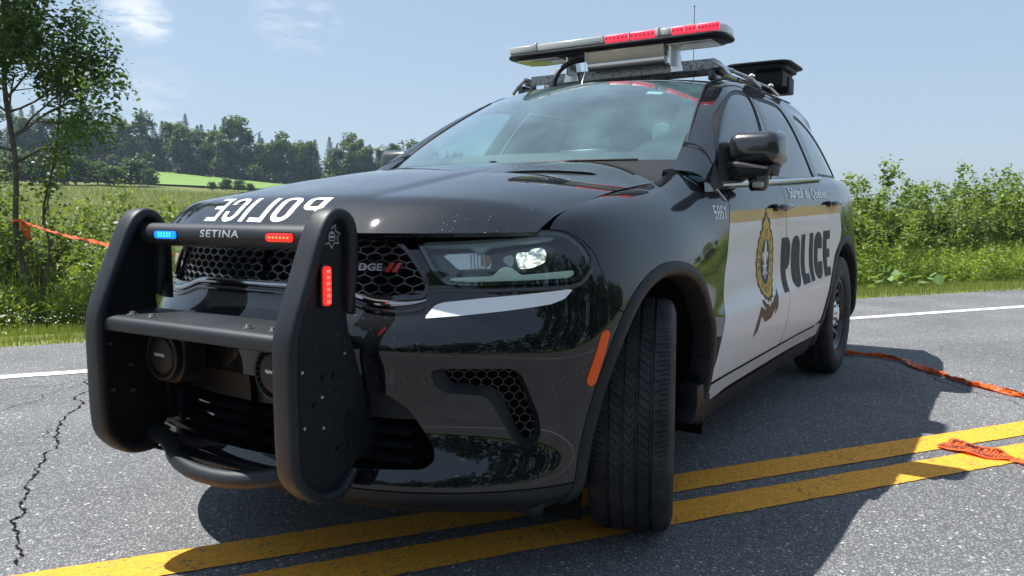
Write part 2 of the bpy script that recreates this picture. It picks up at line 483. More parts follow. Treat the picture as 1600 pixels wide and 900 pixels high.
M['drl_lit'] = pmat('pale green light guide', (.42, .52, .46), .2, 0, .4, emis=(.75, 1.0, .75), estr=.03)
M['reflector'] = pmat('lamp reflector', (.55, .52, .50), .18, .9)
M['bezel'] = pmat('lamp bezel', (.010, .012, .015), .22, 0, .4)
def lit_cluster():
    m, nt, b = nt_new('lit lamp cluster'); N = nt.nodes.new; L = nt.links.new
    b.inputs['Base Color'].default_value = (.6, .6, .55, 1); b.inputs['Roughness'].default_value = .12; b.inputs['Metallic'].default_value = .6
    t = N('ShaderNodeTexCoord'); v = N('ShaderNodeTexVoronoi'); v.inputs['Scale'].default_value = 130; L(t.outputs['Object'], v.inputs['Vector'])
    n = N('ShaderNodeTexNoise'); n.inputs['Scale'].default_value = 42; n.inputs['Detail'].default_value = 5; L(t.outputs['Object'], n.inputs['Vector'])
    s = N('ShaderNodeSeparateColor'); L(v.outputs['Color'], s.inputs['Color']); a = N('ShaderNodeMath'); a.operation = 'MULTIPLY'; L(s.outputs['Red'], a.inputs[0])
    r = N('ShaderNodeMapRange'); r.inputs['From Min'].default_value = .38; r.inputs['From Max'].default_value = .62; r.inputs['To Min'].default_value = .02; r.inputs['To Max'].default_value = 1.5; L(n.outputs['Fac'], r.inputs['Value']); L(r.outputs['Result'], a.inputs[1])
    b.inputs['Emission Color'].default_value = (.95, 1.0, .86, 1); L(a.outputs[0], b.inputs['Emission Strength']); return m
M['lamp_lit'] = lit_cluster()
M['red_soft'] = pmat('red led cell', (.5, .02, .02), .3, emis=(1.0, .07, .06), estr=1.5)
M['board'] = pmat('pale metal board', (.62, .54, .42), .42, .30)
M['red_dim'] = pmat('dark red led window', (.30, .0, .02), .3, emis=(.8, .01, .03), estr=.15)
M['amber_dim'] = pmat('unlit signal bulb', (.30, .11, .03), .3)
M['disc'] = pmat('pale green dome', (.22, .34, .27), .4)

def glass(name, tint, refl=1.0, dust=.05, dustcol=(.55, .6, .62), ior=1.5):
    m = bpy.data.materials.new(name); m.use_nodes = True; nt = m.node_tree; nt.nodes.clear(); N = nt.nodes.new; L = nt.links.new
    o = N('ShaderNodeOutputMaterial'); tr = N('ShaderNodeBsdfTransparent'); tr.inputs['Color'].default_value = (*tint, 1)
    gl = N('ShaderNodeBsdfGlossy'); gl.inputs['Roughness'].default_value = .015; gl.inputs['Color'].default_value = (1, 1, 1, 1)
    df = N('ShaderNodeBsdfDiffuse'); df.inputs['Color'].default_value = (*dustcol, 1)
    fr = N('ShaderNodeFresnel'); fr.inputs['IOR'].default_value = ior
    geo = N('ShaderNodeNewGeometry')
    # both faces act as the outer face
    mul = N('ShaderNodeMath'); mul.operation = 'MULTIPLY'; mul.inputs[1].default_value = refl; mul.use_clamp = True
    lw = N('ShaderNodeLayerWeight'); lw.inputs['Blend'].default_value = .5
    # schlick from the facing term so back faces behave the same
    pw = N('ShaderNodeMath'); pw.operation = 'POWER'; pw.inputs[1].default_value = 4.6; L(lw.outputs['Facing'], pw.inputs[0])
    sc = N('ShaderNodeMath'); sc.operation = 'MULTIPLY_ADD'; sc.inputs[1].default_value = .92; sc.inputs[2].default_value = .075; L(pw.outputs[0], sc.inputs[0])
    L(sc.outputs[0], mul.inputs[0])
    t = N('ShaderNodeTexCoord'); n = N('ShaderNodeTexNoise'); n.inputs['Scale'].default_value = 4; n.inputs['Detail'].default_value = 8; L(t.outputs['Object'], n.inputs['Vector'])
    dr = N('ShaderNodeMapRange'); dr.inputs['From Min'].default_value = .3; dr.inputs['From Max'].default_value = .75; dr.inputs['To Min'].default_value = dust * .4; dr.inputs['To Max'].default_value = dust * 1.3; L(n.outputs['Fac'], dr.inputs['Value'])
    m1 = N('ShaderNodeMixShader'); L(dr.outputs['Result'], m1.inputs[0]); L(tr.outputs[0], m1.inputs[1]); L(df.outputs[0], m1.inputs[2])
    m2 = N('ShaderNodeMixShader'); L(mul.outputs[0], m2.inputs[0]); L(m1.outputs[0], m2.inputs[1]); L(gl.outputs[0], m2.inputs[2])
    L(m2.outputs[0], o.inputs['Surface'])
    return m
M['windscreen'] = glass('windscreen glass', (.62, .80, .79), 1.5, .19, (.32, .55, .60))  # bluish dust film also paints in the haze of reflected sky
M['sideglass'] = glass('side glass', (.42, .60, .62), .95, .05, (.30, .42, .46))
M['tint'] = glass('privacy glass', (.05, .055, .06), 1.0, .02)
M['lens'] = glass('lamp lens', (.86, .92, .92), .8, .008)
M['barlens'] = glass('clear bar lens', (.80, .80, .80), 1.2, .38, (.75, .75, .75))

def tyre_mat():
    m, nt, b = nt_new('tyre rubber'); N = nt.nodes.new; L = nt.links.new
    b.inputs['Roughness'].default_value = .62; b.inputs['Specular IOR Level'].default_value = .35
    t = N('ShaderNodeTexCoord'); s = N('ShaderNodeSeparateXYZ'); L(t.outputs['Object'], s.inputs[0])
    n = N('ShaderNodeTexNoise'); n.inputs['Scale'].default_value = 14; n.inputs['Detail'].default_value = 8; L(t.outputs['Object'], n.inputs['Vector'])
    r = N('ShaderNodeMapRange'); r.inputs['From Min'].default_value = .35; r.inputs['From Max'].default_value = .75; L(n.outputs['Fac'], r.inputs['Value'])
    x = N('ShaderNodeMixRGB'); x.inputs['Color1'].default_value = (.0105, .012, .0145, 1); x.inputs['Color2'].default_value = (.042, .041, .040, 1)
    L(r.outputs['Result'], x.inputs['Fac']); L(x.outputs['Color'], b.inputs['Base Color'])
    return m
M['rubber'] = tyre_mat()
# ---------- spline kernel ----------
def bspl(n, t):
    """clamped uniform cubic b-spline basis matrix for n control points at params t in 0..1"""
    t=np.clip(np.asarray(t,float),0,1-1e-12); k=3
    kn=np.concatenate([[0]*k,np.linspace(0,1,n-k+1),[1]*k])
    B=np.zeros((len(t),len(kn)-1))
    for i in range(len(kn)-1):
        B[:,i]=(t>=kn[i])&(t<kn[i+1])
    for d in range(1,k+1):
        C=np.zeros((len(t),len(kn)-1-d))
        for i in range(C.shape[1]):
            a=kn[i+d]-kn[i]; b=kn[i+d+1]-kn[i+1]
            if a>0: C[:,i]+=(t-kn[i])/a*B[:,i]
            if b>0: C[:,i]+=(kn[i+d+1]-t)/b*B[:,i+1]
        B=C
    return B
def surf(net, nu, nv, u0=0,u1=1,v0=0,v1=1):
    """dense grid (nu+1, nv+1, 3) of a bspline surface and its normals"""
    net=np.asarray(net,float); n,m=net.shape[:2]
    u=np.linspace(u0,u1,nu+1); v=np.linspace(v0,v1,nv+1)
    G=np.einsum('ai,ijk,bj->abk',bspl(n,u),net,bspl(m,v))
    return G
def lin(xs,ys,x):
    return np.interp(x,xs,ys)
# ---------- lower body ----------
BASE=[(.985,0),(.980,.12),(.968,.25),(.945,.38),(.910,.50),(.862,.60),(.805,.69),(.735,.775),(.650,.85),(.555,.905),(.45,.938),(.30,.955),(.15,.962),(0,.965),(-.15,.963),(-.30,.958),(-.45,.952),(-.60,.95),(-.9,.95),(-1.2,.95),(-1.5,.95),(-1.8,.95),(-2.1,.952),(-2.3,.955),(-2.5,.96),(-2.7,.964),(-2.9,.966),(-3.1,.966),(-3.3,.962),(-3.5,.952),(-3.7,.93),(-3.87,.885),(-4.0,.81),(-4.08,.70),(-4.13,.55),(-4.15,.3),(-4.16,0)]
ZD={
0:[(.24,.06),(.27,.0),(.30,-.02),(.34,-.02),(.385,.0),(.44,.022),(.52,.03),(.60,.020),(.66,.006),(.69,.004),(.73,.012),(.765,.032),(.80,.056),(.84,.074),(.90,.082),(.98,.10),(1.01,.125),(1.03,.16)],
5:[(.24,.06),(.27,.0),(.30,-.02),(.34,-.02),(.385,.0),(.44,.022),(.52,.03),(.60,.020),(.66,.006),(.69,.004),(.73,.012),(.765,.032),(.80,.056),(.84,.074),(.90,.082),(.98,.10),(1.01,.125),(1.03,.16)],
7:[(.24,.05),(.27,.0),(.30,-.015),(.34,-.012),(.385,.0),(.44,.015),(.52,.02),(.60,.013),(.66,.003),(.69,.003),(.73,.010),(.77,.024),(.80,.036),(.84,.046),(.90,.052),(.98,.075),(1.02,.10),(1.045,.14)],
8:[(.24,.05),(.27,.0),(.30,-.01),(.34,-.008),(.385,.0),(.44,.010),(.52,.015),(.60,.010),(.655,.004),(.69,.006),(.73,.012),(.78,.022),(.84,.030),(.90,.036),(.962,.042),(1.013,.055),(1.045,.085),(1.062,.14)],
10:[(.24,.05),(.27,.02),(.30,.01),(.34,.01),(.385,.01),(.44,.010),(.52,.008),(.60,.004),(.655,.001),(.69,.001),(.73,.002),(.78,.006),(.84,.012),(.90,.022),(.98,.040),(1.043,.068),(1.078,.115),(1.090,.17)],
13:[(.24,.06),(.28,.05),(.32,.04),(.36,.035),(.40,.03),(.46,.02),(.54,.012),(.62,.005),(.67,.0),(.72,0),(.78,0),(.84,.003),(.90,.010),(.97,.025),(1.04,.055),(1.10,.10),(1.135,.15),(1.145,.20)],
14:[(.24,.06),(.28,.05),(.32,.042),(.36,.038),(.40,.033),(.46,.023),(.54,.013),(.62,.006),(.665,.003),(.70,.004),(.75,.005),(.83,.008),(.90,.014),(.97,.027),(1.05,.056),(1.11,.10),(1.150,.155),(1.165,.21)],
15:[(.24,.06),(.28,.055),(.32,.045),(.36,.04),(.40,.035),(.46,.025),(.54,.015),(.62,.008),(.66,.006),(.69,.010),(.74,.012),(.82,.014),(.90,.018),(.97,.028),(1.05,.050),(1.13,.09),(1.175,.15),(1.195,.22)],
16:[(.24,.075),(.28,.065),(.32,.052),(.36,.045),(.40,.035),(.46,.022),(.54,.011),(.62,.004),(.658,.003),(.69,.012),(.735,.019),(.81,.023),(.89,.024),(.965,.028),(1.045,.038),(1.13,.06),(1.19,.115),(1.235,.21)],
17:[(.24,.09),(.28,.075),(.32,.06),(.36,.05),(.40,.035),(.46,.020),(.54,.008),(.62,.0),(.655,.0),(.69,.014),(.73,.026),(.80,.032),(.88,.030),(.96,.028),(1.04,.030),(1.11,.040),(1.16,.060),(1.185,.10)],
20:[(.24,.09),(.28,.075),(.32,.06),(.36,.05),(.40,.035),(.46,.020),(.54,.008),(.62,.0),(.655,.0),(.69,.014),(.73,.026),(.80,.032),(.88,.030),(.96,.028),(1.05,.030),(1.13,.040),(1.19,.060),(1.215,.10)],
23:[(.24,.09),(.28,.075),(.32,.06),(.36,.05),(.40,.035),(.46,.020),(.54,.008),(.62,.0),(.67,.0),(.71,.008),(.76,.018),(.82,.022),(.90,.022),(.98,.022),(1.07,.026),(1.15,.038),(1.215,.060),(1.24,.10)],
26:[(.24,.07),(.28,.06),(.32,.05),(.36,.04),(.40,.03),(.46,.020),(.54,.008),(.62,.0),(.68,.0),(.74,.0),(.80,.0),(.86,.003),(.92,.008),(1.0,.016),(1.09,.028),(1.17,.045),(1.235,.070),(1.26,.11)],
30:[(.24,.10),(.28,.06),(.32,.03),(.36,.01),(.40,.0),(.46,.0),(.54,.0),(.62,.0),(.68,.003),(.74,.01),(.80,.02),(.86,.026),(.92,.032),(1.0,.038),(1.09,.048),(1.17,.062),(1.24,.085),(1.27,.12)],
36:[(.24,.12),(.28,.06),(.32,.02),(.36,.0),(.40,.0),(.46,.0),(.54,.0),(.62,.02),(.68,.05),(.74,.06),(.80,.06),(.86,.062),(.92,.066),(1.0,.07),(1.09,.08),(1.17,.10),(1.24,.12),(1.27,.14)]}
def lower_net():
    b=np.array(BASE,float); n=len(b)
    full=np.concatenate([(b[1:]*[1,-1])[::-1],b]); m=len(full)
    t=np.gradient(full,axis=0); t/=np.linalg.norm(t,axis=1)[:,None]
    nrm=np.stack([t[:,1],-t[:,0]],1)      # outward (left-hand travel front->left->rear)
    ks=sorted(ZD); tab=np.array([ZD[k] for k in ks])
    net=np.zeros((m,18,3))
    for i in range(m):
        s=abs(i-(n-1))
        for j in range(18):
            z=np.interp(s,ks,tab[:,j,0]); d=np.interp(s,ks,tab[:,j,1])
            net[i,j]=(*(full[i]-nrm[i]*d),z)
    # outward check
    c=nrm[n-1]; 
    if c[0]<0:
        for i in range(m):
            s=abs(i-(n-1))
            for j in range(18):
                z=net[i,j,2]; d=np.interp(s,ks,tab[:,j,1]); net[i,j,:2]=full[i]+nrm[i]*d
    return net
# ---------- hood ----------
def hood_net():
    S=[0,.025,.055,.085,.12,.18,.28,.42,.56,.70,.84,.94,1.0]
    T=[0,.12,.25,.34,.375,.41,.44,.50,.58,.66,.74,.82,.90,.96,1.0]
    zc=[1.0,1.036,1.074,1.098,1.108,1.122,1.146,1.180,1.206,1.229,1.248,1.260,1.266]
    zs=[1.005,1.022,1.034,1.044,1.052,1.064,1.083,1.108,1.128,1.143,1.157,1.168,1.178]
    w =[1,.997,.985,.975,.972,.966,.960,.945,.90,.80,.66,.48,.28,.11,0]
    wf=[1,.998,.99,.983,.980,.976,.972,.965,.945,.91,.85,.74,.52,.26,0]
    yg=np.interp(S,[0,.5,.8,1],[.80,.805,.79,.765])
    net=np.zeros((len(S),2*len(T)-1,3))
    for i,s in enumerate(S):
        for j,t in enumerate(T):
            y=t*yg[i]
            lip=np.interp(y,[0,.2,.4,.5,.6,.68,.75,.80,.83],[.925,.912,.875,.845,.795,.745,.685,.633,.60])
            cow=np.interp(y,[0,.3,.5,.65,.8],[-.42,-.435,-.455,-.45,-.35])
            x=lip*(1-s)+cow*s
            bl=np.interp(s,[0,.25,.55],[1,1,0]); z=zs[i]+(zc[i]-zs[i])*(w[j]*(1-bl)+wf[j]*bl)+.007*np.interp(s,[0,.06,.16,.85,1],[0,.2,1,1,.4])*(1-np.clip((abs(t)*.8-.29)/.035,0,1))
            k=len(T)-1
            net[i,k+j]=(x,y,z); net[i,k-j]=(x,-y,z)
    return net
# ---------- greenhouse ----------
FZ=([1.10,1.17,1.25,1.35,1.45,1.55,1.62,1.68,1.75],[.890,.885,.870,.838,.80,.755,.715,.675,.62])
def fz(z): return np.interp(z,*FZ)
EL=[(-.42,.745,1.215),(-.54,.734,1.27),(-.80,.685,1.425),(-1.0,.645,1.535),(-1.214,.600,1.64),(-1.4,.605,1.695),(-1.7,.61,1.725),(-2.0,.615,1.735),(-2.4,.615,1.735),(-2.8,.62,1.738),(-3.2,.61,1.722),(-3.55,.59,1.685),(-3.85,.55,1.63),(-4.0,.52,1.57)]
def side_net(sgn=1):
    xs=[-.42,-.50,-.60,-.72,-.86,-1.0,-1.12,-1.24,-1.36,-1.5,-1.7,-1.9,-2.2,-2.5,-2.8,-3.05,-3.3,-3.5,-3.7,-3.85,-4.0]
    e=np.array(EL)[::-1]
    net=[]
    for x in xs:
        ye=np.interp(x,e[:,0],e[:,1]); ze=np.interp(x,e[:,0],e[:,2])
        z0=np.interp(x,[-4,-3,-2,-1,-.4,-.25],[1.24,1.22,1.19,1.15,1.13,1.06])
        tuck=np.interp(x,[-4,-3.7,-3.4,-3,-2.4],[.17,.09,.048,.018,0])
        row=[]
        zz=np.linspace(z0,max(ze-.034,z0+.05),7)
        for z in zz: row.append((x,(fz(z)-tuck*(1+ (z-1.2)*1.5)-np.interp(x,[-.45,-.25],[0,.02])),z))
        z=zz[-1]; y=row[-1][1]
        row.append((x,y*.82+ye*.18,z+(ze-z)*.62)); row.append((x,y*.45+ye*.55,z+(ze-z)*.95)); row.append((x,ye,ze))
        net.append(row)
    net=np.array(net); net[...,1]*=sgn
    return net
def roof_net():
    xs=[0,.04,.12,.25,.4,.55,.7,.85,.95,1]
    ts=[0,.2,.4,.6,.8,.92,1]
    e=np.array(EL)[::-1]; net=np.zeros((len(xs),2*len(ts)-1,3))
    for i,s in enumerate(xs):
        for j,t in enumerate(ts):
            y0=.62*t
            xf=np.interp(y0,[0,.3,.5,.62],[-1.105,-1.13,-1.175,-1.235]); xr=-3.98+.0*t
            x=xf*(1-s)+xr*s
            ye=np.interp(x,e[:,0],e[:,1]); ze=np.interp(x,e[:,0],e[:,2])
            crown=np.interp(s,[0,.05,.2,.6,1],[.055,.06,.05,.045,.03])
            k=len(ts)-1; z=ze+crown*(1-t**2.2)
            net[i,k+j]=(x,t*ye,z); net[i,k-j]=(x,-t*ye,z)
    return net
def shield_net():
    # windscreen: bottom edge to top edge
    us=[0,.25,.5,.75,1]; ts=[0,.2,.4,.6,.75,.88,1]
    net=np.zeros((5,13,3))
    for i,u in enumerate(us):
        for j,t in enumerate(ts):
            b=np.array([-.405-.145*t**2.3,.75*t,1.262-.002*t]); tp=np.array([-1.105-.115*t**2.2,.605*t,1.692-.045*t**2])
            p=b*(1-u)+tp*u; bul=.035*4*u*(1-u)*(1-.4*t)
            p+=np.array([.5,0,.86])*bul
            net[i,6+j]=p; net[i,6-j]=p*[1,-1,1]
    return net

# ------------------------------------------------------------------ flattened-surface lookups and decals
class Flat:
    """maps 2-d layout coordinates onto a patch"""
    def __init__(s, patch, co):
        s.p = patch; s.c = co
        tri = []
        for f in patch.F:
            for k in range(1, len(f) - 1): tri.append((f[0], f[k], f[k + 1]))
        s.t = tri
        s.b = BVHTree.FromPolygons([(float(a), float(b), 0.0) for a, b in co], tri, epsilon=0.0)
    def at(s, q):
        P = []; N = []
        for a, b in np.asarray(q, float)[:, :2]:
            h = s.b.ray_cast(Vector((a, b, 1)), Vector((0, 0, -1)))
            if h[0] is None: h = s.b.find_nearest(Vector((a, b, 0)))
            t = s.t[h[2]]; A, B, C = (Vector((*s.c[i], 0)) for i in t); X = h[0]
            n = (B - A).cross(C - A).z or 1e-12
            w0 = (B - X).cross(C - X).z / n; w1 = (C - X).cross(A - X).z / n; w2 = 1 - w0 - w1
            P.append(s.p.V[t[0]] * w0 + s.p.V[t[1]] * w1 + s.p.V[t[2]] * w2)
            m = s.p.N[t[0]] * w0 + s.p.N[t[1]] * w1 + s.p.N[t[2]] * w2; N.append(m / np.linalg.norm(m))
        return np.array(P), np.array(N)

_txt = {}
def text2d(body, bold=0.0, shear=0.0, maxlen=None, spacing=1.0):
    """triangulated lettering, height of capitals scaled to 1"""
    key = (body, bold, shear, spacing)
    if key not in _txt:
        cu = bpy.data.curves.new('t', 'FONT'); cu.body = body; cu.offset = bold; cu.shear = shear; cu.fill_mode = 'FRONT'
        cu.resolution_u = 4; cu.space_character = spacing
        ob = bpy.data.objects.new('t', cu); COL.objects.link(ob)
        dg = bpy.context.evaluated_depsgraph_get(); me = bpy.data.meshes.new_from_object(ob.evaluated_get(dg))
        bm = bmesh.new(); bm.from_mesh(me); bmesh.ops.remove_doubles(bm, verts=bm.verts, dist=1e-5)
        bmesh.ops.triangulate(bm, faces=bm.faces)
        bm.verts.index_update()
        V = np.array([v.co[:2] for v in bm.verts]); F = [[v.index for v in f.verts] for f in bm.faces]
        bm.free(); bpy.data.objects.remove(ob); bpy.data.curves.remove(cu); bpy.data.meshes.remove(me)
        _txt[key] = (V, F)
    V, F = _txt[key]
    return V.copy(), [list(f) for f in F]

def sign_glyph(ch, s=.24, w=.56):
    """bold condensed capitals and digits drawn as outlines with counters; height 1"""
    def rr(x0, y0, x1, y1, r, n=6):
        out = []
        for cx_, cy_, a0 in ((x1 - r, y0 + r, -90), (x1 - r, y1 - r, 0), (x0 + r, y1 - r, 90), (x0 + r, y0 + r, 180)):
            for k in range(n + 1):
                a = math.radians(a0 + 90 * k / n); out.append((cx_ + r * math.cos(a), cy_ + r * math.sin(a)))
        return out
    v = s * .80
    if ch == 'I': return s, [[(0, 0), (s, 0), (s, 1), (0, 1)]]
    if ch == 'L': return w * .88, [[(0, 0), (w * .88, 0), (w * .88, v), (s, v), (s, 1), (0, 1)]]
    if ch == 'E': return w * .90, [[(0, 0), (w * .9, 0), (w * .9, v), (s, v), (s, .5 - v / 2), (w * .82, .5 - v / 2), (w * .82, .5 + v / 2), (s, .5 + v / 2), (s, 1 - v), (w * .9, 1 - v), (w * .9, 1), (0, 1)]]
    if ch == 'O': return w, [rr(0, 0, w, 1, w * .46), rr(s, v, w - s, 1 - v, (w - 2 * s) * .48)]
    if ch == 'P':
        o = [(0, 0), (s, 0), (s, .40)] + [p for p in rr(0, .40, w, 1, .22) if p[0] > w * .5] + [(0, 1)]
        return w, [o, rr(s, .40 + v, w - s, 1 - v, .05, 3)]
    if ch == 'C':
        o = rr(0, 0, w, 1, w * .46); i_ = rr(s, v, w - s, 1 - v, (w - 2 * s) * .48)
        # walk the outer arc from the lower to the upper lip, back along the inner one
        n = 7; outer = [(w, .36)] + o[n - 1::-1][:0]
        low = [p for p in o[:n] if p[1] <= .36]; up_ = [p for p in o[n:2 * n] if p[1] >= .64]
        left = o[2 * n:]
        il = i_[2 * n:]; ilow = i_[:n]; iup = i_[n:2 * n]
        path = [(w, .64)] + up_ + left + low + [(w, .36), (w - s, .36)] + [p for p in ilow[::-1] if p[1] < .36] + il[::-1] + [p for p in iup[::-1] if p[1] > .64] + [(w - s, .64)]
        return w, [path]
    if ch == '1': return w * .62, [[(w * .62 - s, 0), (w * .62, 0), (w * .62, 1), (w * .62 - s * .8, 1), (0, .80), (0, .66), (w * .62 - s, .76)]]
    if ch == '8': return w, [rr(0, 0, w, 1, w * .44), rr(s, v, w - s, .5 - v * .4, .05, 3), rr(s, .5 + v * .4, w - s, 1 - v, .05, 3)]
    if ch == '6': return w, [[(w, .80), (w - s, .74), (w - s, 1 - v), (s, 1 - v), (s, .60), (w * .7, .60), (w, .48), (w, .14), (w * .75, 0), (w * .25, 0), (0, .14), (0, .86), (w * .25, 1), (w * .75, 1), (w, .88)], rr(s, v, w - s, .60 - v, .04, 3)]
    if ch == '5': return w, [[(0, .24), (0, .12), (w * .25, 0), (w * .75, 0), (w, .14), (w, .50), (w * .75, .64), (s, .60), (s, 1 - v), (w * .94, 1 - v), (w * .94, 1), (0, 1), (0, .42), (s, .42), (w - s, .48), (w - s, v), (s, v), (s, .24)]]
def sign_text(word, gap=.09, s=.24, w=.56):
    from mathutils.geometry import tessellate_polygon
    V = []; F = []; x = 0
    for ch in word:
        adv, loops = sign_glyph(ch, s, w)
        L3 = [[Vector((p[0], p[1], 0)) for p in lp] for lp in loops]; n = len(V)
        for lp in loops: V += [(p[0] + x, p[1]) for p in lp]
        F += [[i + n for i in t] for t in tessellate_polygon(L3)]; x += adv + gap
    return np.array(V), F

def subdiv2d(V, F, maxlen):
    V = [tuple(v) for v in V]
    for _ in range(7):
        mid = {}; nF = []; any_ = False
        def m(i, j):
            k = (min(i, j), max(i, j))
            if k not in mid:
                mid[k] = len(V); V.append(((V[i][0] + V[j][0]) / 2, (V[i][1] + V[j][1]) / 2))
            return mid[k]
        def lng(i, j): return math.hypot(V[i][0] - V[j][0], V[i][1] - V[j][1]) > maxlen
        for a, b, c_ in F:
            e = [lng(a, b), lng(b, c_), lng(c_, a)]
            s = sum(e)
            if s == 0: nF.append([a, b, c_]); continue
            any_ = True
            while not e[0] or (s == 2 and not e[1]):
                a, b, c_ = b, c_, a; e = e[1:] + e[:1]
            if s == 1: x = m(a, b); nF += [[a, x, c_], [x, b, c_]]
            elif s == 2: x = m(a, b); y = m(b, c_); nF += [[x, b, y], [a, x, y], [a, y, c_]]
            else:
                x, y, z = m(a, b), m(b, c_), m(c_, a); nF += [[a, x, z], [x, b, y], [y, c_, z], [x, y, z]]
        F = nF
        if not any_: break
    return np.array(V), F

def fit2d(V, w, h):
    lo, hi = V.min(0), V.max(0)
    return (V - lo) / (hi - lo) * [w, h]

def wrap(name, flat, V2, F, mat, parent=None, off=.0010, maxlen=.02):
    V2, F = subdiv2d(V2, F, maxlen)
    P, N = flat.at(V2)
    V = P + N * off
    # orient along the surface normal
    F2 = []
    for f in F:
        a, b, c_ = (V[i] for i in f)
        F2.append(f if np.cross(b - a, c_ - a) @ N[f[0]] > 0 else f[::-1])
    return mesh_obj(name, V, F2, mat, None, N, True, parent)

def tri_poly(poly):
    """triangulate an outline given as 2-d points"""
    from mathutils.geometry import tessellate_polygon
    P = [Vector((p[0], p[1], 0)) for p in poly]
    return np.array([[p[0], p[1]] for p in poly]), [list(t) for t in tessellate_polygon([P])]

# ------------------------------------------------------------------ vehicle: surfaces
G = surf(lower_net(), 720, 96)
mid_ = G.shape[0] // 2
LOW = Patch.grid(G[mid_:], False)
if LOW.N[(LOW.V[:, 0] > -2) & (LOW.V[:, 0] < -1)][:, 1].mean() < 0: LOW = Patch.grid(G[mid_:], True)
Gh = surf(hood_net(), 90, 140)
hm = Gh.shape[1] // 2
HOOD = Patch.grid(Gh)
if HOOD.N[:, 2].mean() < 0: HOOD = Patch.grid(Gh, True)
SIDE = Patch.grid(surf(side_net(), 150, 50))
if SIDE.N[:, 1].mean() < 0: SIDE = Patch.grid(surf(side_net(), 150, 50), True)
ROOF = Patch.grid(surf(roof_net(), 100, 60))
if ROOF.N[:, 2].mean() < 0: ROOF = Patch.grid(surf(roof_net(), 100, 60), True)
WS = Patch.grid(surf(shield_net(), 40, 60))
if WS.N[:, 0].mean() < 0: WS = Patch.grid(surf(shield_net(), 40, 60), True)

flat_az = Flat(LOW.clip(-LOW.V[:, 0], True, .2), LOW.clip(-LOW.V[:, 0], True, .2).az())
_ls = LOW.clip(LOW.V[:, 0], True, .3).clip(-LOW.clip(LOW.V[:, 0], True, .3).V[:, 0], True, 3.6)
flat_side = Flat(_ls, _ls.xz())

car = empty('police_suv')
tag(car, 'black and white police SUV with steel push bumper, parked across the road centre lines', 'police car')

def smooth_outline(P, r):
    # corners sharper than 50 degrees stay corners, the rest becomes a smooth run
    P = np.asarray(P, float); k = len(P); hard = []
    for i in range(k):
        a, b = P[i] - P[i - 1], P[(i + 1) % k] - P[i]
        if (a @ b) / np.linalg.norm(a) / np.linalg.norm(b) < .55: hard.append(i)
    out = []
    for h, i in enumerate(hard):
        j = hard[(h + 1) % len(hard)]; run = [P[q % k] for q in range(i, (j if j > i else j + k) + 1)]
        c_ = catmull(run, 6); out += list(c_[:-1])
    return rounded(out, r) if r else np.array(out)
# outlines measured in car space -------------------------------------------------
O_HL = rounded([(-.312, .993), (-.282, .948), (-.25, .897), (-.200, .862), (-.101, .859), (.089, .863), (.268, .867), (.311, .873), (.372, .926), (.330, .97), (.266, 1.002), (.19, 1.009), (.061, 1.008), (-.134, 1.001)], .02)
O_GR = rounded([(-1.2, .994), (-.52, .994), (-.425, .986), (-.355, .962), (-.307, .914), (-.269, .862), (-.285, .836), (-.42, .830), (-.529, .834), (-.58, .846), (-.64, .856), (-1.2, .858)], .03)
O_FOG = rounded([(-.274, .638), (-.229, .647), (.029, .645), (.068, .628), (.137, .51), (.146, .458), (.118, .432), (.059, .432), (.029, .454), (-.045, .553), (-.078, .573), (-.217, .580), (-.250, .597)], .018)
O_FOGIN = rounded([(-.229, .637), (.022, .640), (.059, .619), (.128, .502), (.130, .452), (.079, .449), (.005, .559), (-.041, .588), (-.199, .598)], .012)
O_LOW = rounded([(-1.3, .586), (-.56, .583), (-.437, .576), (-.345, .532), (-.298, .481), (-.258, .432), (-.257, .4), (-.30, .378), (-.513, .372), (-1.3, .370)], .03)
O_MARK = rounded([(.432, .732), (.447, .722), (.377, .583), (.347, .577), (.333, .593), (.405, .725)], .008)
O_STK = rounded([(-.287, .775), (-.244, .808), (-.215, .816), (-.056, .829), (.285, .850), (.244, .823), (.187, .810), (.037, .797), (-.152, .783)], .006)
O_ARF = chaikin([(.66, .10), (.60, .34), (.565, .45), (.505, .64), (.43, .76), (.32, .85), (.18, .897), (.05, .903), (-.11, .882), (-.26, .82), (-.36, .71), (-.415, .58), (-.43, .45), (-.43, .30), (-.40, .10)], 3)
O_ARFI = chaikin([(.62, .08), (.555, .34), (.52, .44), (.462, .61), (.392, .72), (.296, .805), (.17, .852), (.05, .858), (-.095, .838), (-.222, .785), (-.312, .69), (-.362, .57), (-.378, .45), (-.375, .30), (-.33, .08)], 3)
O_ARR = chaikin([(-2.36, .10), (-2.42, .38), (-2.46, .50), (-2.53, .66), (-2.66, .80), (-2.84, .885), (-3.02, .908), (-3.22, .885), (-3.40, .80), (-3.53, .66), (-3.58, .50), (-3.60, .34), (-3.62, .10)], 3)
O_ARRI = chaikin([(-2.46, .08), (-2.49, .38), (-2.52, .50), (-2.585, .64), (-2.70, .765), (-2.86, .842), (-3.02, .862), (-3.20, .842), (-3.36, .765), (-3.475, .64), (-3.52, .50), (-3.54, .34), (-3.56, .08)], 3)
O_FD = [(-.62, 1.32), (-.655, 1.16), (-.607, .95), (-.592, .88), (-.545, .76), (-.496, .64), (-.452, .50), (-.415, .425), (-.39, .405), (-1.50, .405), (-1.545, .50), (-1.555, .9), (-1.53, 1.24), (-1.53, 1.32)]
O_RD = [(-1.53, 1.32), (-1.53, 1.24), (-1.555, .9), (-1.545, .50), (-1.50, .405), (-2.30, .400), (-2.42, .42), (-2.46, .52), (-2.53, .66), (-2.66, .80), (-2.80, .885), (-2.87, .96), (-2.90, 1.10), (-2.88, 1.24), (-2.86, 1.34)]
O_RD = [(x, z) for x, z in O_RD]
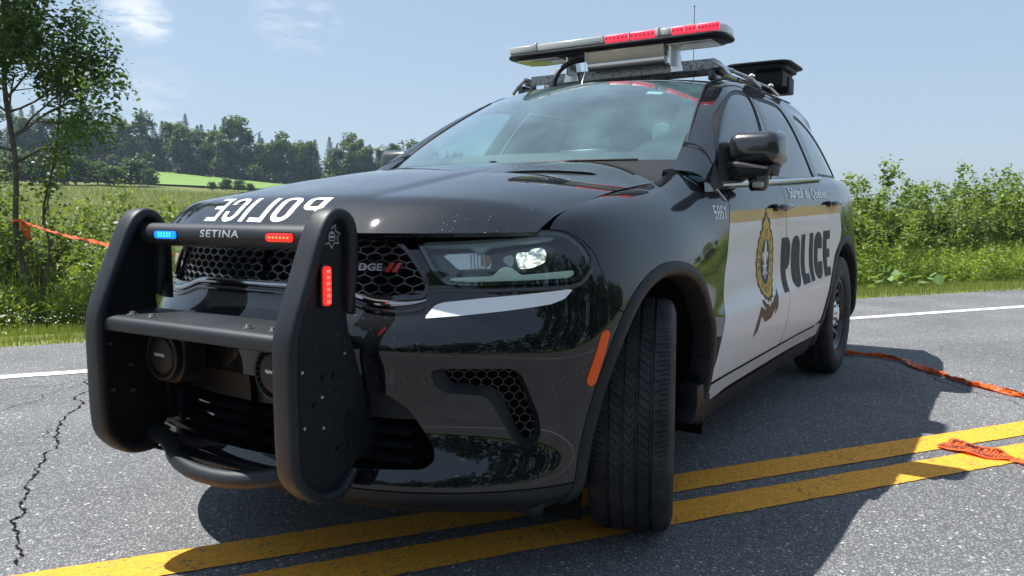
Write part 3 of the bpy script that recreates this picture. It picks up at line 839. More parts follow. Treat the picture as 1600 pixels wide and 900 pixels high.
W_F = smooth_outline([(-.60, 1.178), (-.57, 1.225), (-.70, 1.325), (-.87, 1.435), (-1.05, 1.525), (-1.23, 1.592), (-1.42, 1.628), (-1.575, 1.637), (-1.585, 1.60), (-1.47, 1.41), (-1.40, 1.215)], .02)
W_R = smooth_outline([(-1.585, 1.225), (-1.66, 1.41), (-1.775, 1.625), (-1.83, 1.642), (-2.05, 1.652), (-2.24, 1.648), (-2.29, 1.60), (-2.33, 1.43), (-2.40, 1.265), (-2.36, 1.25)], .02)
W_Q = smooth_outline([(-2.56, 1.285), (-2.53, 1.42), (-2.56, 1.60), (-2.66, 1.632), (-2.90, 1.60), (-3.14, 1.50), (-3.36, 1.36), (-3.44, 1.305), (-3.30, 1.298)], .03)

MAT = M
# --- fenders, fascia, rocker (the unopened shell) --------------------------------
body = LOW
hd = np.interp(body.V[:, 0], [-.36, -.2, .1, .45, .60, .66], [.762, .78, .79, .797, .797, .79])
sel = np.where((body.V[:, 2] > .95) & (body.V[:, 0] > -.365), hd + .004 - body.V[:, 1], -1)
body = body.clip(sel, True)                                  # make room for the bonnet
hd = np.interp(body.V[:, 0], [.45, .60, .66], [.797, .797, .79])
top = np.where((body.V[:, 0] > .55) & (body.V[:, 1] < np.where(body.V[:, 0] > .66, 2, .775)), body.V[:, 2] - 1.008, -1)
hd = None
body = body.clip(top, True)
for O, off in ((O_HL, .0025), (O_GR, .0), (O_FOG, .0), (O_LOW, .0), (O_MARK, .001)):
    ok = np.where(body.V[:, 0] > .1, sdf(body.az(), O), 1.0); body = body.clip(ok, False, off)
for O in (O_ARF, O_ARR): body = body.cutpoly(O, False, .0)
shell_all = body
fdoor = body.cutpoly(O_FD, True, -.003); rdoor = body.cutpoly(O_RD, True, -.003)
body = body.cutpoly(O_FD, False, .003).cutpoly(O_RD, False, .003)
rear_cut = np.where(body.V[:, 0] < -3.1, .44 - body.V[:, 2], -1); body = body.clip(rear_cut, True)
sill_mask = (body.V[:, 0] < -.36) & (body.V[:, 0] > -2.5)
d_sill = np.where(sill_mask, body.V[:, 2] - .403, 1.0)
chin = body.clip(np.where(body.V[:, 0] > .1, body.V[:, 2] - .318, 1.0), True)
rest = body.clip(np.where(body.V[:, 0] > .1, body.V[:, 2] - .322, 1.0), False)
lower = rest.clip(np.where((rest.V[:, 0] < -.36) & (rest.V[:, 0] > -2.5), rest.V[:, 2] - .400, 1.0), True)
rest = rest.clip(np.where((rest.V[:, 0] < -.36) & (rest.V[:, 0] > -2.5), rest.V[:, 2] - .403, 1.0), False)
# bumper / fender shut line from the lamp's corner to the arch
seam = np.array([(.262, .8665), (.36, .835), (.475, .79), (.60, .745)])
items = []
for p, m in ((panel(rest, .022), 'paint'), (panel(chin, .03), 'trim')):
    items += [(p, MAT[m]), (p.mirror(), MAT[m])]
shell = build_patches('body_shell', items, car)
shell['label'] = 'gloss black front bumper, fenders and rear quarters'

def ribbon2d(path, w, n=1):
    P = np.asarray(path, float); T = np.gradient(P, axis=0); T /= np.linalg.norm(T, axis=1)[:, None]
    nn = np.stack([-T[:, 1], T[:, 0]], 1) * w / 2
    V = np.concatenate([P + nn, P - nn]); k = len(P)
    return V, [t for i in range(k - 1) for t in ([i, i + 1, k + i + 1], [i, k + i + 1, k + i])]
def film(name, flat, path, w, mat, parent, off=.0006):
    V2, F2 = ribbon2d(catmull(path, 10), w)
    P, N = flat.at(V2); out = []
    for sg in (1, -1):
        m_ = np.array([1, sg, 1]); Pm = (P + N * off) * m_; Nm = N * m_
        F3 = []
        for f in F2:
            a, b, c_ = (Pm[i] for i in f); F3.append(f if np.cross(b - a, c_ - a) @ Nm[f[0]] > 0 else f[::-1])
        out.append(mesh_obj(name, Pm, F3, mat, None, Nm, True, parent))
    return out
film('shut_line', flat_az, seam, .0035, M['void'], shell)
film('shut_line', flat_az, [(.30, .995), (.375, .95), (.42, .885), (.47, .80)], .0022, M['void'], shell)

# sill with its upper face coloured as if reflecting the sky
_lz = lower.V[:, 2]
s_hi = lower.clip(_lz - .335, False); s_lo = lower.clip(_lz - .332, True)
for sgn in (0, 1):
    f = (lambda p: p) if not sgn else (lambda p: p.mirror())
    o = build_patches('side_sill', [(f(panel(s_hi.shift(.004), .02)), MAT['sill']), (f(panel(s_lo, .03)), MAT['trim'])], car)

film('shut_line', flat_side, [(-.415, .405), (-.9, .4045), (-1.5, .404), (-2.28, .402)], .011, M['void'], shell, .0025)
# dark boxes added inside the body to stop light showing through gaps
mb = MB()
mb.box((-1.55, 0, .34), (3.9, 1.5, .16), .02)
mb.box((.45, 0, .62), (.30, .80, .60), .02)
mb.box((-.20, 0, .85), (1.2, 1.20, .20), .02)
mb.box((-.42, 0, 1.125), (.28, 1.50, .10), .01)
for sg_ in (1, -1): mb.box((-1.35, sg_ * .87, .385), (2.0, .06, .12), .005)
mb.build('underbody_light_block', MAT['void'], car)

# wheel housings: a dark liner behind each arch
def liner(cx, sgn, outer):
    an = np.linspace(0, np.pi, 30); V = []; F = []
    P = [(cx + .50 * math.cos(a), .36 + .51 * math.sin(a)) for a in an]
    P = [(cx + .52, .20)] + P + [(cx - .50, .20)]
    for y in (.50, .885):
        V += [(x, sgn * y, z) for x, z in P]
    k = len(P); F = [(i, i + 1, k + i + 1, k + i) for i in range(k - 1)]
    F.append(tuple(range(k)))
    return V, F
for cx in (.05, -3.03):
    for sgn in (1, -1):
        V, F = liner(cx, sgn, .9); o = mesh_obj('wheel_housing', V, F, MAT['void'], smooth=False, parent=car)

# arch mouldings
def moulding(O, OI, sgn, xr):
    p = LOW.cutpoly(O, True, -.0015)
    p = p.cutpoly(OI, False, 0)
    p = p.clip(np.where(p.V[:, 2] > .262, -1, 1), True)
    s1 = sdf(p.xz(), OI); s0 = -sdf(p.xz(), O)
    w = np.minimum(s0, s1)
    h = .008 * np.sqrt(np.clip(s0 / .02, 0, 1)) - .012 * np.clip(1 - s1 / .02, 0, 1) ** 2
    n = p.N + 0
    V = p.V + p.N * h[:, None]
    # tilt shading normals with the rounded section
    q = Patch(V, p.N, p.F)
    q = Patch.join([q, q.rim(.07)])
    return q.mirror() if sgn < 0 else q
def rounded_normals(o):
    o.data.free_normals_split() if hasattr(o.data, 'free_normals_split') else None
for sgn in (1, -1):
    for O, OI in ((O_ARF, O_ARFI), (O_ARR, O_ARRI)):
        q = moulding(O, OI, sgn, 0)
        o = mesh_obj('arch_moulding', q.V, q.F, MAT['trim'], None, None, True, car)
        bm = bmesh.new(); bm.from_mesh(o.data); bmesh.ops.remove_doubles(bm, verts=bm.verts, dist=2e-4)
        bmesh.ops.recalc_face_normals(bm, faces=bm.faces); bm.to_mesh(o.data); bm.free(); sharpen(o.data, 50)

# --- bonnet -----------------------------------------------------------------------
hp = HOOD
def hood_edge(x): return np.interp(x, [-.36, -.2, .1, .45, .60, .66, 1], [.757, .775, .785, .792, .793, .786, .786])
hp = hp.clip(np.abs(hp.V[:, 1]) - hood_edge(hp.V[:, 0]), True)
cr = [(-.80, -.30), (.80, -.30)]
corner = rounded([(-.86, 1.2), (.86, 1.2), (.86, -.1), (.762, -.30), (.71, -.355), (.55, -.425), (.3, -.415), (0, -.405), (-.3, -.415), (-.55, -.425), (-.71, -.355), (-.762, -.30), (-.86, -.1)], .05)
hp = hp.clip(sdf(hp.yx(), corner), True)
VENT = rounded([(.40, .225), (.47, .235), (.60, .10), (.635, -.03), (.60, -.06), (.53, .03), (.44, .15)], .02)
hv = []
for sg in (1, -1):
    o_ = VENT * [sg, 1]
    d_ = sdf(hp.yx(), o_)
    hv.append(hp.clip(d_, True, -.002)); hp = hp.clip(d_, False)
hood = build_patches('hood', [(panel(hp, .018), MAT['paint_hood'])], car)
flat_hood = Flat(HOOD, HOOD.yx())
M['paint_hood'].node_tree.nodes['Principled BSDF'].inputs['Coat IOR'].default_value = 1.75
for v in hv: build_patches('hood_vent', [(panel(v.shift(-.008), .02), MAT['trim'])], hood)
# mirrored lettering on the nose of the bonnet: reads correctly in a driver's mirror
V2, F2 = sign_text('POLICE', .17, .165, .60)
V2 = fit2d(V2, 1.0, 1.0)
yy = V2[:, 0] * -.50 + .195                         # P at the car's left: mirrored for a reader in front
def lipx(y): return np.interp(np.abs(y), [0, .2, .4, .5], [.925, .912, .875, .845])
xx = lipx(yy) - .026 - V2[:, 1] * .088
xx -= .0
V2 = np.stack([yy, xx], 1)
wrap('lettering', flat_hood, V2, F2, MAT['decal_white'], hood)['label'] = 'mirror-image white POLICE on the nose of the hood'
# washer nozzle
mb = MB(); mb.box((-.33, .0, 1.262), (.03, .022, .014), .005); mb.build('washer_nozzle', MAT['trim'], hood)

# --- doors --------------------------------------------------------------------------
def zg_lo(x): return 1.0 - .0175 * x
def zg_hi(x): return 1.046 - .0205 * x
def door(name, base, O, wins, side):
    zl = base.V[:, 2] - zg_lo(base.V[:, 0])
    wh = base.clip(zl, True); up = base.clip(zl, False)
    zh = up.V[:, 2] - zg_hi(up.V[:, 0])
    go = up.clip(zh, True); bl = up.clip(zh, False)
    if side == 'rear':
        lim = lambda p: p.V[:, 0] + 2.845
        w2 = wh.clip(lim(wh), False); wb = wh.clip(lim(wh), True); g2 = go.clip(lim(go), False); gb = go.clip(lim(go), True)
        its = [(w2, 'white'), (g2, 'gold'), (wb, 'paint'), (gb, 'paint'), (bl, 'paint')]
    else: its = [(wh, 'white'), (go, 'gold'), (bl, 'paint')]
    its.append((base.rim(.02), 'paint'))
    return its
doors = {}
for sgn in (1, -1):
    for base, O, nm in ((fdoor, O_FD, 'front'), (rdoor, O_RD, 'rear')):
        its = door('door', base, O, None, nm)
        its = [((p if sgn > 0 else p.mirror()), MAT[m]) for p, m in its]
        # only the lower door: window frame belongs to the greenhouse surface
        doors[nm, sgn] = build_patches('door', its, car)
        doors[nm, sgn]['label'] = ('%s side %s door, white below a gold stripe' % ('driver' if sgn > 0 else 'passenger', nm))

# handles
def handle(x, z, sgn, parent):
    (p,), (n,) = flat_side.at([(x, z)])
    mb = MB()
    y = p[1]
    path = catmull([(x + .10, y + .004, z - .004), (x + .075, y + .028, z), (x + .02, y + .040, z + .002), (x - .05, y + .038, z + .002), (x - .088, y + .020, z - .002)], 6)
    path[:, 1] *= sgn
    mb.tube(path, np.interp(np.linspace(0, 1, len(path)), [0, .2, .8, 1], [.012, .014, .015, .012]), 12)
    mb.box((x + .10, sgn * (y + .010), z - .002), (.05, .03, .034), .01, 3)
    mb.sphere((x - .10, sgn * (y + .008), z), .018, (1.2, .8, 1))
    mb.build('door_handle', MAT['gloss'], parent)
for sgn in (1, -1):
    handle(-1.42, 1.078, sgn, doors['front', sgn]); handle(-2.60, 1.105, sgn, doors['rear', sgn])

# lettering on the driver's side (and its counterpart on the other side)
def side_text(txt, x0, x1, z0, z1, mat, parent, bold=.03, sgn=1, zfun=None, spacing=1.0, off=.0012):
    V2, F2 = sign_text(txt, .07 if txt == 'POLICE' else .14, *(( .24, .50) if txt == 'POLICE' else (.13, .50))) if txt in ('POLICE', '5861') else text2d(txt, bold, 0, spacing=spacing)
    V2 = fit2d(V2, 1, 1)
    u = V2[:, 0] if sgn > 0 else 1 - V2[:, 0]
    x = x0 + (x1 - x0) * u; z = z0 + (z1 - z0) * V2[:, 1]
    if zfun: z = z + zfun(x)
    V2, F2 = subdiv2d(np.stack([x, z], 1), F2, .02)
    P, N = flat_side.at(V2); P = P + N * off
    if sgn < 0: P = P * [1, -1, 1]; N = N * [1, -1, 1]
    F3 = []
    for f in F2:
        a, b, c_ = (P[i] for i in f)
        F3.append(f if np.cross(b - a, c_ - a) @ N[f[0]] > 0 else f[::-1])
    return mesh_obj('lettering', P, F3, mat, None, N, True, parent)
for sgn in (1, -1):
    # the word runs over both doors: the first letters sit on the front door
    V2 = None
    L1, L2 = ('front', 'rear')
    side_text('POLICE', -1.455, -2.53, .665, .930, MAT['decal_dark'], doors['rear', sgn], .042, sgn, lambda x: -.0165 * (x + 1.45), 1.12)['label'] = 'dark grey POLICE across the doors'
    side_text('S\u00fbret\u00e9 du Qu\u00e9bec', -1.64, -2.50, 1.112, 1.178, MAT['decal_white'], doors['rear', sgn], .012, sgn, lambda x: -.015 * (x + 1.6), off=.0032)['label'] = 'pale grey S\u00fbret\u00e9 du Qu\u00e9bec above the gold stripe'
    side_text('5861', -.452, -.582, 1.028, 1.080, MAT['decal_white'], shell, .004, sgn)['label'] = 'pale grey 5861 on the fender'

# tail lamps wrap the rear corners
for sgn in (1, -1):
    p = LOW.clip(np.where(LOW.V[:, 0] < -3.78, sdf(LOW.V[:, [1, 2]], rounded([(-.2, .93), (1.2, .93), (1.2, 1.03), (-.2, 1.03)], .01)), 1.0), True).shift(.003)
    build_patches('tail_light', [((p if sgn > 0 else p.mirror()), MAT['tail'])], car)
# crest: oval badge, crown above, laurels and ribbon below
def decal(poly, mat, name, parent, off, flat=flat_side, sgn=1):
    V2, F2 = tri_poly(poly)
    o = wrap(name, flat, V2, F2, mat, parent, off, .02)
    return o
def ell(cx, cz, a, b, n=48, jag=0.0, k=24):
    t = np.linspace(0, 2 * np.pi, n, endpoint=False)
    r = 1 + jag * np.cos(k * t)
    return np.stack([cx - a * r * np.cos(t), cz + b * r * np.sin(t)], 1)
cx, cz = -1.165, .832
emb = empty('crest', (0, 0, 0), doors['front', 1]); emb['label'] = 'gold oval police crest with a fleur-de-lis and brown ribbon'
def emerge(parts):
    """several flat films, one above the other, as one mesh"""
    V = []; F = []; Mi = []; N = []; mats = []; n = 0
    for k, (poly, mat, lay) in enumerate(parts):
        if isinstance(poly, tuple): V2, F2 = poly
        else: V2, F2 = tri_poly(poly)
        V2, F2 = subdiv2d(V2, F2, .02); P, Nn = flat_side.at(V2); P = P + Nn * (.0010 + .00025 * lay)
        if mat not in mats: mats.append(mat)
        for f in F2:
            a, b, c_ = (P[i] for i in f)
            f = f if np.cross(b - a, c_ - a) @ Nn[f[0]] > 0 else f[::-1]
            F.append([i + n for i in f]); Mi.append(mats.index(mat))
        V.append(P); N.append(Nn); n += len(P)
    return np.concatenate(V), F, mats, Mi, np.concatenate(N)
def arc_text(txt, cx, cz, a, b, t0, t1, h):
    V = []; F = []; n = 0
    for i, ch in enumerate(txt):
        if ch == ' ': continue
        v, f = text2d(ch, .02); v = fit2d(v, h * .62, h) - [h * .31, h * .5]
        t = t0 + (t1 - t0) * i / (len(txt) - 1)
        ang = t
        px_, pz_ = cx - a * math.cos(t), cz + b * math.sin(t)
        rot = t - math.pi / 2 if t0 > t1 else t + math.pi / 2
        c_, s_ = math.cos(rot), math.sin(rot)
        x = v[:, 0] * c_ - v[:, 1] * s_; z = v[:, 0] * s_ + v[:, 1] * c_
        V.append(np.stack([px_ - x, pz_ + z], 1)); F += [[q + n for q in g] for g in f]; n += len(v)
    return np.concatenate(V), F
fleur = []
def fl(pts): return [(cx - x * 1.0, cz + .005 + z) for x, z in pts]
petal_c = chaikin(fl([(0, .115), (.018, .075), (.022, .045), (.012, .01), (.008, -.02), (-.008, -.02), (-.012, .01), (-.022, .045), (-.018, .075)]), 2)
petal_r = chaikin(fl([(.010, -.018), (.014, .015), (.030, .045), (.050, .045), (.058, .022), (.052, .0), (.044, .004), (.046, .022), (.036, .026), (.028, .005), (.022, -.02)]), 1)
petal_l = petal_r * [-1, 1] + [2 * cx, 0]
band_ = fl([(-.034, -.030), (.034, -.030), (.034, -.018), (-.034, -.018)])
foot = chaikin(fl([(-.007, -.03), (.007, -.03), (.012, -.06), (.0, -.105), (-.012, -.06)]), 1)
foot_r = chaikin(fl([(.010, -.03), (.020, -.03), (.028, -.055), (.046, -.06), (.038, -.075), (.018, -.062)]), 1)
foot_l = foot_r * [-1, 1] + [2 * cx, 0]
crown = [(cx - x, cz + .142 + z) for x, z in [(-.06, 0), (-.075, .03), (-.06, .052), (-.035, .058), (-.022, .075), (-.008, .08), (-.006, .098), (.006, .098), (.008, .08), (.022, .075), (.035, .058), (.06, .052), (.075, .03), (.06, 0)]]
ribbon = [(cx - x, z) for x, z in [(-.20, .575), (-.235, .515), (-.165, .540), (-.13, .600), (-.06, .565), (.04, .572), (.10, .615), (.105, .580), (.15, .61), (.165, .705), (.10, .655), (.02, .625), (-.08, .622), (-.15, .645)]]
leafy = []
for s_ in (-1, 1):
    for k in range(5):
        t = .25 + k * .23; bx, bz = s_ * .10 * math.sin(t), -.150 - .045 * math.cos(t) - .01
        leafy.append([(cx - bx - .028 * math.cos(q), cz + bz + .017 * math.sin(q + .6 * s_)) for q in np.linspace(0, 2 * np.pi, 9)[:-1]])
parts = [(ell(cx, cz, .148, .178, 96, .035, 22), M['brown'], 0), (crown, M['brown'], 0.4), (ribbon, M['brown'], 0.2),
         (ell(cx, cz, .130, .160, 48), M['crest_gold'], 1), (ell(cx, cz, .076, .105, 40), M['brown'], 2), (ell(cx, cz, .070, .098, 40), M['crest_blue'], 3)]
for g in (petal_c, petal_r, petal_l, band_, foot, foot_r, foot_l): parts.append((g * .92 + np.array([cx, cz + .005]) * .08 if isinstance(g, np.ndarray) else g, M['decal_white'], 4))
for g in leafy: parts.append((g, M['brown'], .6))
parts.append((arc_text('S\u00dbRET\u00c9 DU QU\u00c9BEC', cx, cz, .102, .131, math.radians(-28), math.radians(208), .034), M['brown'], 2.2))
parts.append((arc_text('POLICE', cx, cz, .104, .128, math.radians(-52), math.radians(-128), .030), M['brown'], 2.2))
parts.append(([(cx - x, cz + .142 + z) for x, z in [(-.045, .008), (-.05, .03), (-.02, .045), (0, .07), (.02, .045), (.05, .03), (.045, .008)]], M['crest_gold'], 1.2))
V, F, ms, Mi, Nn = emerge(parts)
bpy.data.objects.remove(emb)
crest = mesh_obj('crest', V, F, ms, Mi, Nn, True, doors['front', 1])
crest['label'] = 'gold oval police crest with white fleur-de-lis and brown ribbon'

# --- greenhouse -----------------------------------------------------------------------
side = SIDE
_zb = np.interp(side.V[:, 0], [-3.4, -2.4, -1.4, -.6], [1.285, 1.245, 1.20, 1.165]) - .014
side = side.clip(np.where((side.V[:, 0] < -.64) & (side.V[:, 0] > -3.4), _zb - side.V[:, 2], -1), True)
# windscreen aperture boundary follows the edge line already
gl = {}
for nm, O in (('front', W_F), ('rear', W_R), ('quarter', W_Q)):
    d_ = sdf(side.xz(), O)
    gl[nm] = side.clip(d_, True, .004)
    ring = side.clip(d_, True, .016)
    dd = sdf(ring.xz(), O); ring = ring.clip(dd, False, -.001)
    gl[nm + 'r'] = ring
    side = side.clip(d_, False, .016)
# door-frame shut lines
line_f = chaikin([(-.655, 1.10), (-.52, 1.215), (-.60, 1.305), (-.80, 1.440), (-1.0, 1.548), (-1.20, 1.632), (-1.42, 1.668), (-1.60, 1.672), (-1.665, 1.655), (-1.62, 1.50), (-1.55, 1.30), (-1.53, 1.10)], 2)
line_r = chaikin([(-1.53, 1.10), (-1.55, 1.30), (-1.62, 1.50), (-1.665, 1.655), (-1.75, 1.682), (-2.1, 1.690), (-2.32, 1.685), (-2.40, 1.64), (-2.43, 1.48), (-2.50, 1.26), (-2.62, 1.10)], 2)
gi = []
for p, m in ((side, 'paint'),):
    gi += [(p, MAT[m]), (p.mirror(), MAT[m])]
pillars = build_patches('window_pillars', gi, car)
flat_gh = Flat(SIDE, SIDE.xz())
for ln in (line_f, line_r): film('shut_line', flat_gh, ln[:-2], .005, M['void'], pillars)
for sgn in (1, -1):
    f = (lambda p: p) if sgn > 0 else (lambda p: p.mirror())
    for nm, mt in (('front', 'sideglass'), ('rear', 'tint'), ('quarter', 'tint')):
        w = build_patches('side_window', [(f(gl[nm].shift(-.006)), MAT[mt])], car)
        w['label'] = '%s %s window' % ('driver side' if sgn > 0 else 'passenger side', nm)
        build_patches('window_seal', [(f(panel(gl[nm + 'r'].shift(-.003), .012)), MAT['gasket'])], w)

# roof
rp_ = ROOF
roof = build_patches('roof', [(panel(rp_, .01), MAT['paint'])], car)
inner = build_patches('headliner', [(ROOF.shift(-.035).flip(), MAT['liner'])], car)
# ditch mouldings and rails
for sgn in (1, -1):
    mb = MB()
    e = np.array(EL); e = e[(e[:, 0] < -1.15) & (e[:, 0] > -2.9)]
    pth = catmull([(x, sgn * (y + .004), z + .004) for x, y, z in e], 5)
    mb.tube(pth, .0045, 8)
    mb.build('drip_moulding', MAT['trim'], car)
    mb = MB()
    pth = catmull([(-1.47, sgn * .56, 1.722), (-1.54, sgn * .555, 1.752), (-1.7, sgn * .555, 1.762), (-2.1, sgn * .555, 1.770), (-2.5, sgn * .555, 1.768), (-2.62, sgn * .55, 1.75), (-2.70, sgn * .55, 1.735)], 6)
    mb.tube(pth, .017, 10)
    for xx_, zz_ in ((-1.52, 1.738), (-2.0, 1.75), (-2.64, 1.75)): mb.box((xx_, sgn * .555, zz_ - .005), (.14, .035, .05), .01)
    mb.build('roof_rail', MAT['gloss'], car)

# windscreen with its dark ceramic border
u_ = WS
wsO = rounded([(-.735, -.54), (.735, -.54), (.735, -.3), (.62, -1.25), (-.62, -1.25)], .01)
pts = WS.V
def ws_uv(G_):
    a, b = 41, 61
    return np.stack(np.meshgrid(np.linspace(0, 1, a), np.linspace(-1, 1, b), indexing='ij'), -1).reshape(-1, 2)
uv = ws_uv(WS)
edge = np.minimum.reduce([uv[:, 0] * .85 - .055, (1 - uv[:, 0]) * .85 - .035, (1 - np.abs(uv[:, 1])) * .68 - .045 + np.clip(.0 - 0, 0, 1)])
# deeper shade panels in the lower outer corners and behind the mirror
corner_d = (1 - np.abs(uv[:, 1])) * .68 + uv[:, 0] * .62 - .20
mirror_d = np.maximum(np.abs(uv[:, 1]) * .6 - .085, (.86 - uv[:, 0]) * .8)
edge = np.minimum(edge, corner_d)
edge = np.minimum(edge, mirror_d)
wglass = WS.clip(-edge, True)
frit = WS.clip(-edge, False)
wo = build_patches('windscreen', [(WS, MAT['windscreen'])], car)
build_patches('windscreen_border', [(frit.shift(-.004), MAT['gasket'])], wo)
V2 = [(0, 0)]
# toll transponder sticker high on the driver side
mb = MB()
def wsp(u, v):
    g = WS.V.reshape(41, 61, 3); return g[int(round(u * 40)), int(round((v + 1) * 30))]
a_, b_ = wsp(.90, .62), wsp(.90, .78); c__, d__ = wsp(.85, .78), wsp(.85, .62)
c__ = b_ + (c__ - b_) * .7; d__ = a_ + (d__ - a_) * .7
st = mesh_obj('sticker', [a_ - [.01, 0, .01], b_ - [.01, 0, .01], c__ - [.01, 0, .01], d__ - [.01, 0, .01]], [(0, 1, 2, 3)], pmat('pale sticker', (.62, .80, .72), .5), smooth=False, parent=wo)
# screen edge seal
mb = MB()
gws = WS.V.reshape(41, 61, 3)
for sgn_col in (0, 60): MB().tube(gws[:, sgn_col] + [0, 0, .001], .005, 8).build('windscreen_seal', MAT['gasket'], wo)
# cowl and wipers
mb = MB()
cow = []
ys = np.linspace(-.765, .765, 25)
G_ = np.zeros((4, 25, 3))
for j, y in enumerate(ys):
    xb = np.interp(abs(y), [0, .3, .55, .75], [-.385, -.41, -.465, -.55]); zb = 1.262
    xf = np.interp(abs(y), [0, .3, .55, .75], [-.30, -.31, -.34, -.30])
    zf = np.interp(abs(y), [0, .4, .6, .70, .765], [1.240, 1.226, 1.196, 1.172, 1.160]); xf += -.01
    for i, t in enumerate((0, .35, .7, 1)): G_[i, j] = (xf * (1 - t) + xb * t, y, zf + (zb - zf) * t)
cp = Patch.grid(G_); cp = cp if cp.N[:, 2].mean() > 0 else Patch.grid(G_, True)
mesh_obj('cowl', cp.V, cp.F, MAT['gasket'], parent=car)
for k, (y0, y1) in enumerate(((-.60, -.04), (.10, .60))):
    mb = MB()
    q = [wsp(.0, v) + np.array([.012, 0, .004]) for v in np.linspace(y0 / .73, y1 / .73, 9)]
    mb.tube(q, .0042, 6); mb.tube([q[0] + [.02, 0, -.02], (q[0] + q[3]) / 2 + [.014, 0, -.010], q[4]], .0045, 8)
    mb.build('wiper', MAT['trim'], car)

# filler behind the bonnet: fender top running up to the door
# black cheek trim at the base of the pillar
V2 = rounded([(-.475, 1.165), (-.53, 1.225), (-.575, 1.245), (-.60, 1.20), (-.61, 1.15), (-.53, 1.140)], .012)
ck = SIDE.cutpoly(V2, True)
for sgn in (1, -1):
    q = ck.shift(.002)
    build_patches('pillar_cheek', [(q if sgn > 0 else q.mirror(), MAT['trim'])], car)
# mirror sail
V2 = rounded([(-.585, 1.175), (-.60, 1.235), (-.655, 1.305), (-.675, 1.30), (-.72, 1.185)], .012)
ck = SIDE.cutpoly(V2, True)
sail = {}
for sgn in (1, -1):
    q = ck.shift(.003)
    sail[sgn] = build_patches('mirror_sail', [(q if sgn > 0 else q.mirror(), MAT['trim'])], car)

# belt strip under the windows
for sgn in (1, -1):
    mb = MB()
    pth = []
    for x in np.linspace(-.60, -2.55, 30):
        z = np.interp(x, [-3.4, -2.4, -1.4, -.6], [1.285, 1.245, 1.20, 1.165]); pth.append((x, sgn * (float(fz(z)) + .004), z))
    mb.tube(pth, .0115, 8); mb.build('belt_strip', MAT['belt'], car)
    P, N = flat_side.at([(-.535, 1.150), (-.56, 1.135), (-.60, 1.100)]); MB().tube((P + N * .003) * [1, sgn, 1], .0035, 6).build('corner_strip', MAT['belt'], car)

# --- door mirrors ------------------------------------------------------------------
def mirror(sgn):
    mb = MB()
    # housing: rounded shell
    bm = bmesh.new(); bmesh.ops.create_cube(bm, size=1)
    for v in bm.verts:
        x, y, z = v.co
        v.co = Vector((x * .17, y * .228, z * .158))
        if x > 0: v.co.y *= .86; v.co.z *= .80
    bmesh.ops.bevel(bm, geom=bm.edges[:], offset=.042, segments=5, affect='EDGES', profile=.5)
    bmesh.ops.transform(bm, matrix=Matrix.Translation((-.875, sgn * .950, 1.316)), verts=bm.verts)
    mb.bm(bm, 0)
    hs = mb.build('door_mirror', [MAT['gloss_dirty']], car, auto=40)
    m2 = MB()
    m2.prism(rounded([(-.80, 1.244), (-.80, 1.225), (-.84, 1.205), (-.93, 1.205), (-.95, 1.24), (-.93, 1.258)], .01), 'y', sgn * .80, sgn * 1.03, 0, .008)
    m2.build('mirror_band', MAT['trim'], hs)
    m3 = MB()
    m3.prism([(-.70, 1.262), (-.68, 1.19), (-.72, 1.165), (-.84, 1.17), (-.90, 1.20), (-.92, 1.25)] if False else rounded([(.775, 1.262), (.77, 1.20), (.80, 1.178), (.93, 1.198), (1.01, 1.205), (1.02, 1.235), (.90, 1.258)], .012), 'x', -.93, -.79, 0, .012) if False else None
    q = rounded([(.74, 1.262), (.745, 1.20), (.79, 1.176), (.93, 1.196), (1.02, 1.206), (1.03, 1.235), (.90, 1.262)], .014)
    q = q * [sgn, 1]
    m3.prism(q, 'x', -.935, -.775, 0, .014, 3)
    m3.build('mirror_arm', MAT['trim'], hs)
    m4 = MB(); m4.lathe([(0, 0), (.030, 0), (.038, .012), (.042, .05), (.044, .075), (0, .075)], Matrix.Translation((-.855, sgn * .965, 1.142)), 24)
    m4.build('camera_pod', MAT['gloss'], hs)
    m5 = MB(); m5.box((-.822, sgn * .972, 1.168), (.03, .045, .026), .008, 3); m5.build('puddle_lamp', MAT['lens_pale'], hs)
    m6 = MB(); m6.box((-.959, sgn * .950, 1.30), (.004, .165, .115), .0); m6.build('mirror_glass', MAT['cap'], hs)
    return hs
MAT['gloss_dirty'] = dirty('dusty gloss black plastic', (.008, .008, .009), .16, .8, dust=.12, specks=.5, speck_scale=140, front_only=False)
MAT['lens_pale'] = pmat('pale lamp lens', (.42, .43, .40), .15, 0, .5)
for sgn in (1, -1): mirror(sgn)['label'] = 'gloss black %s door mirror' % ('driver' if sgn > 0 else 'passenger')

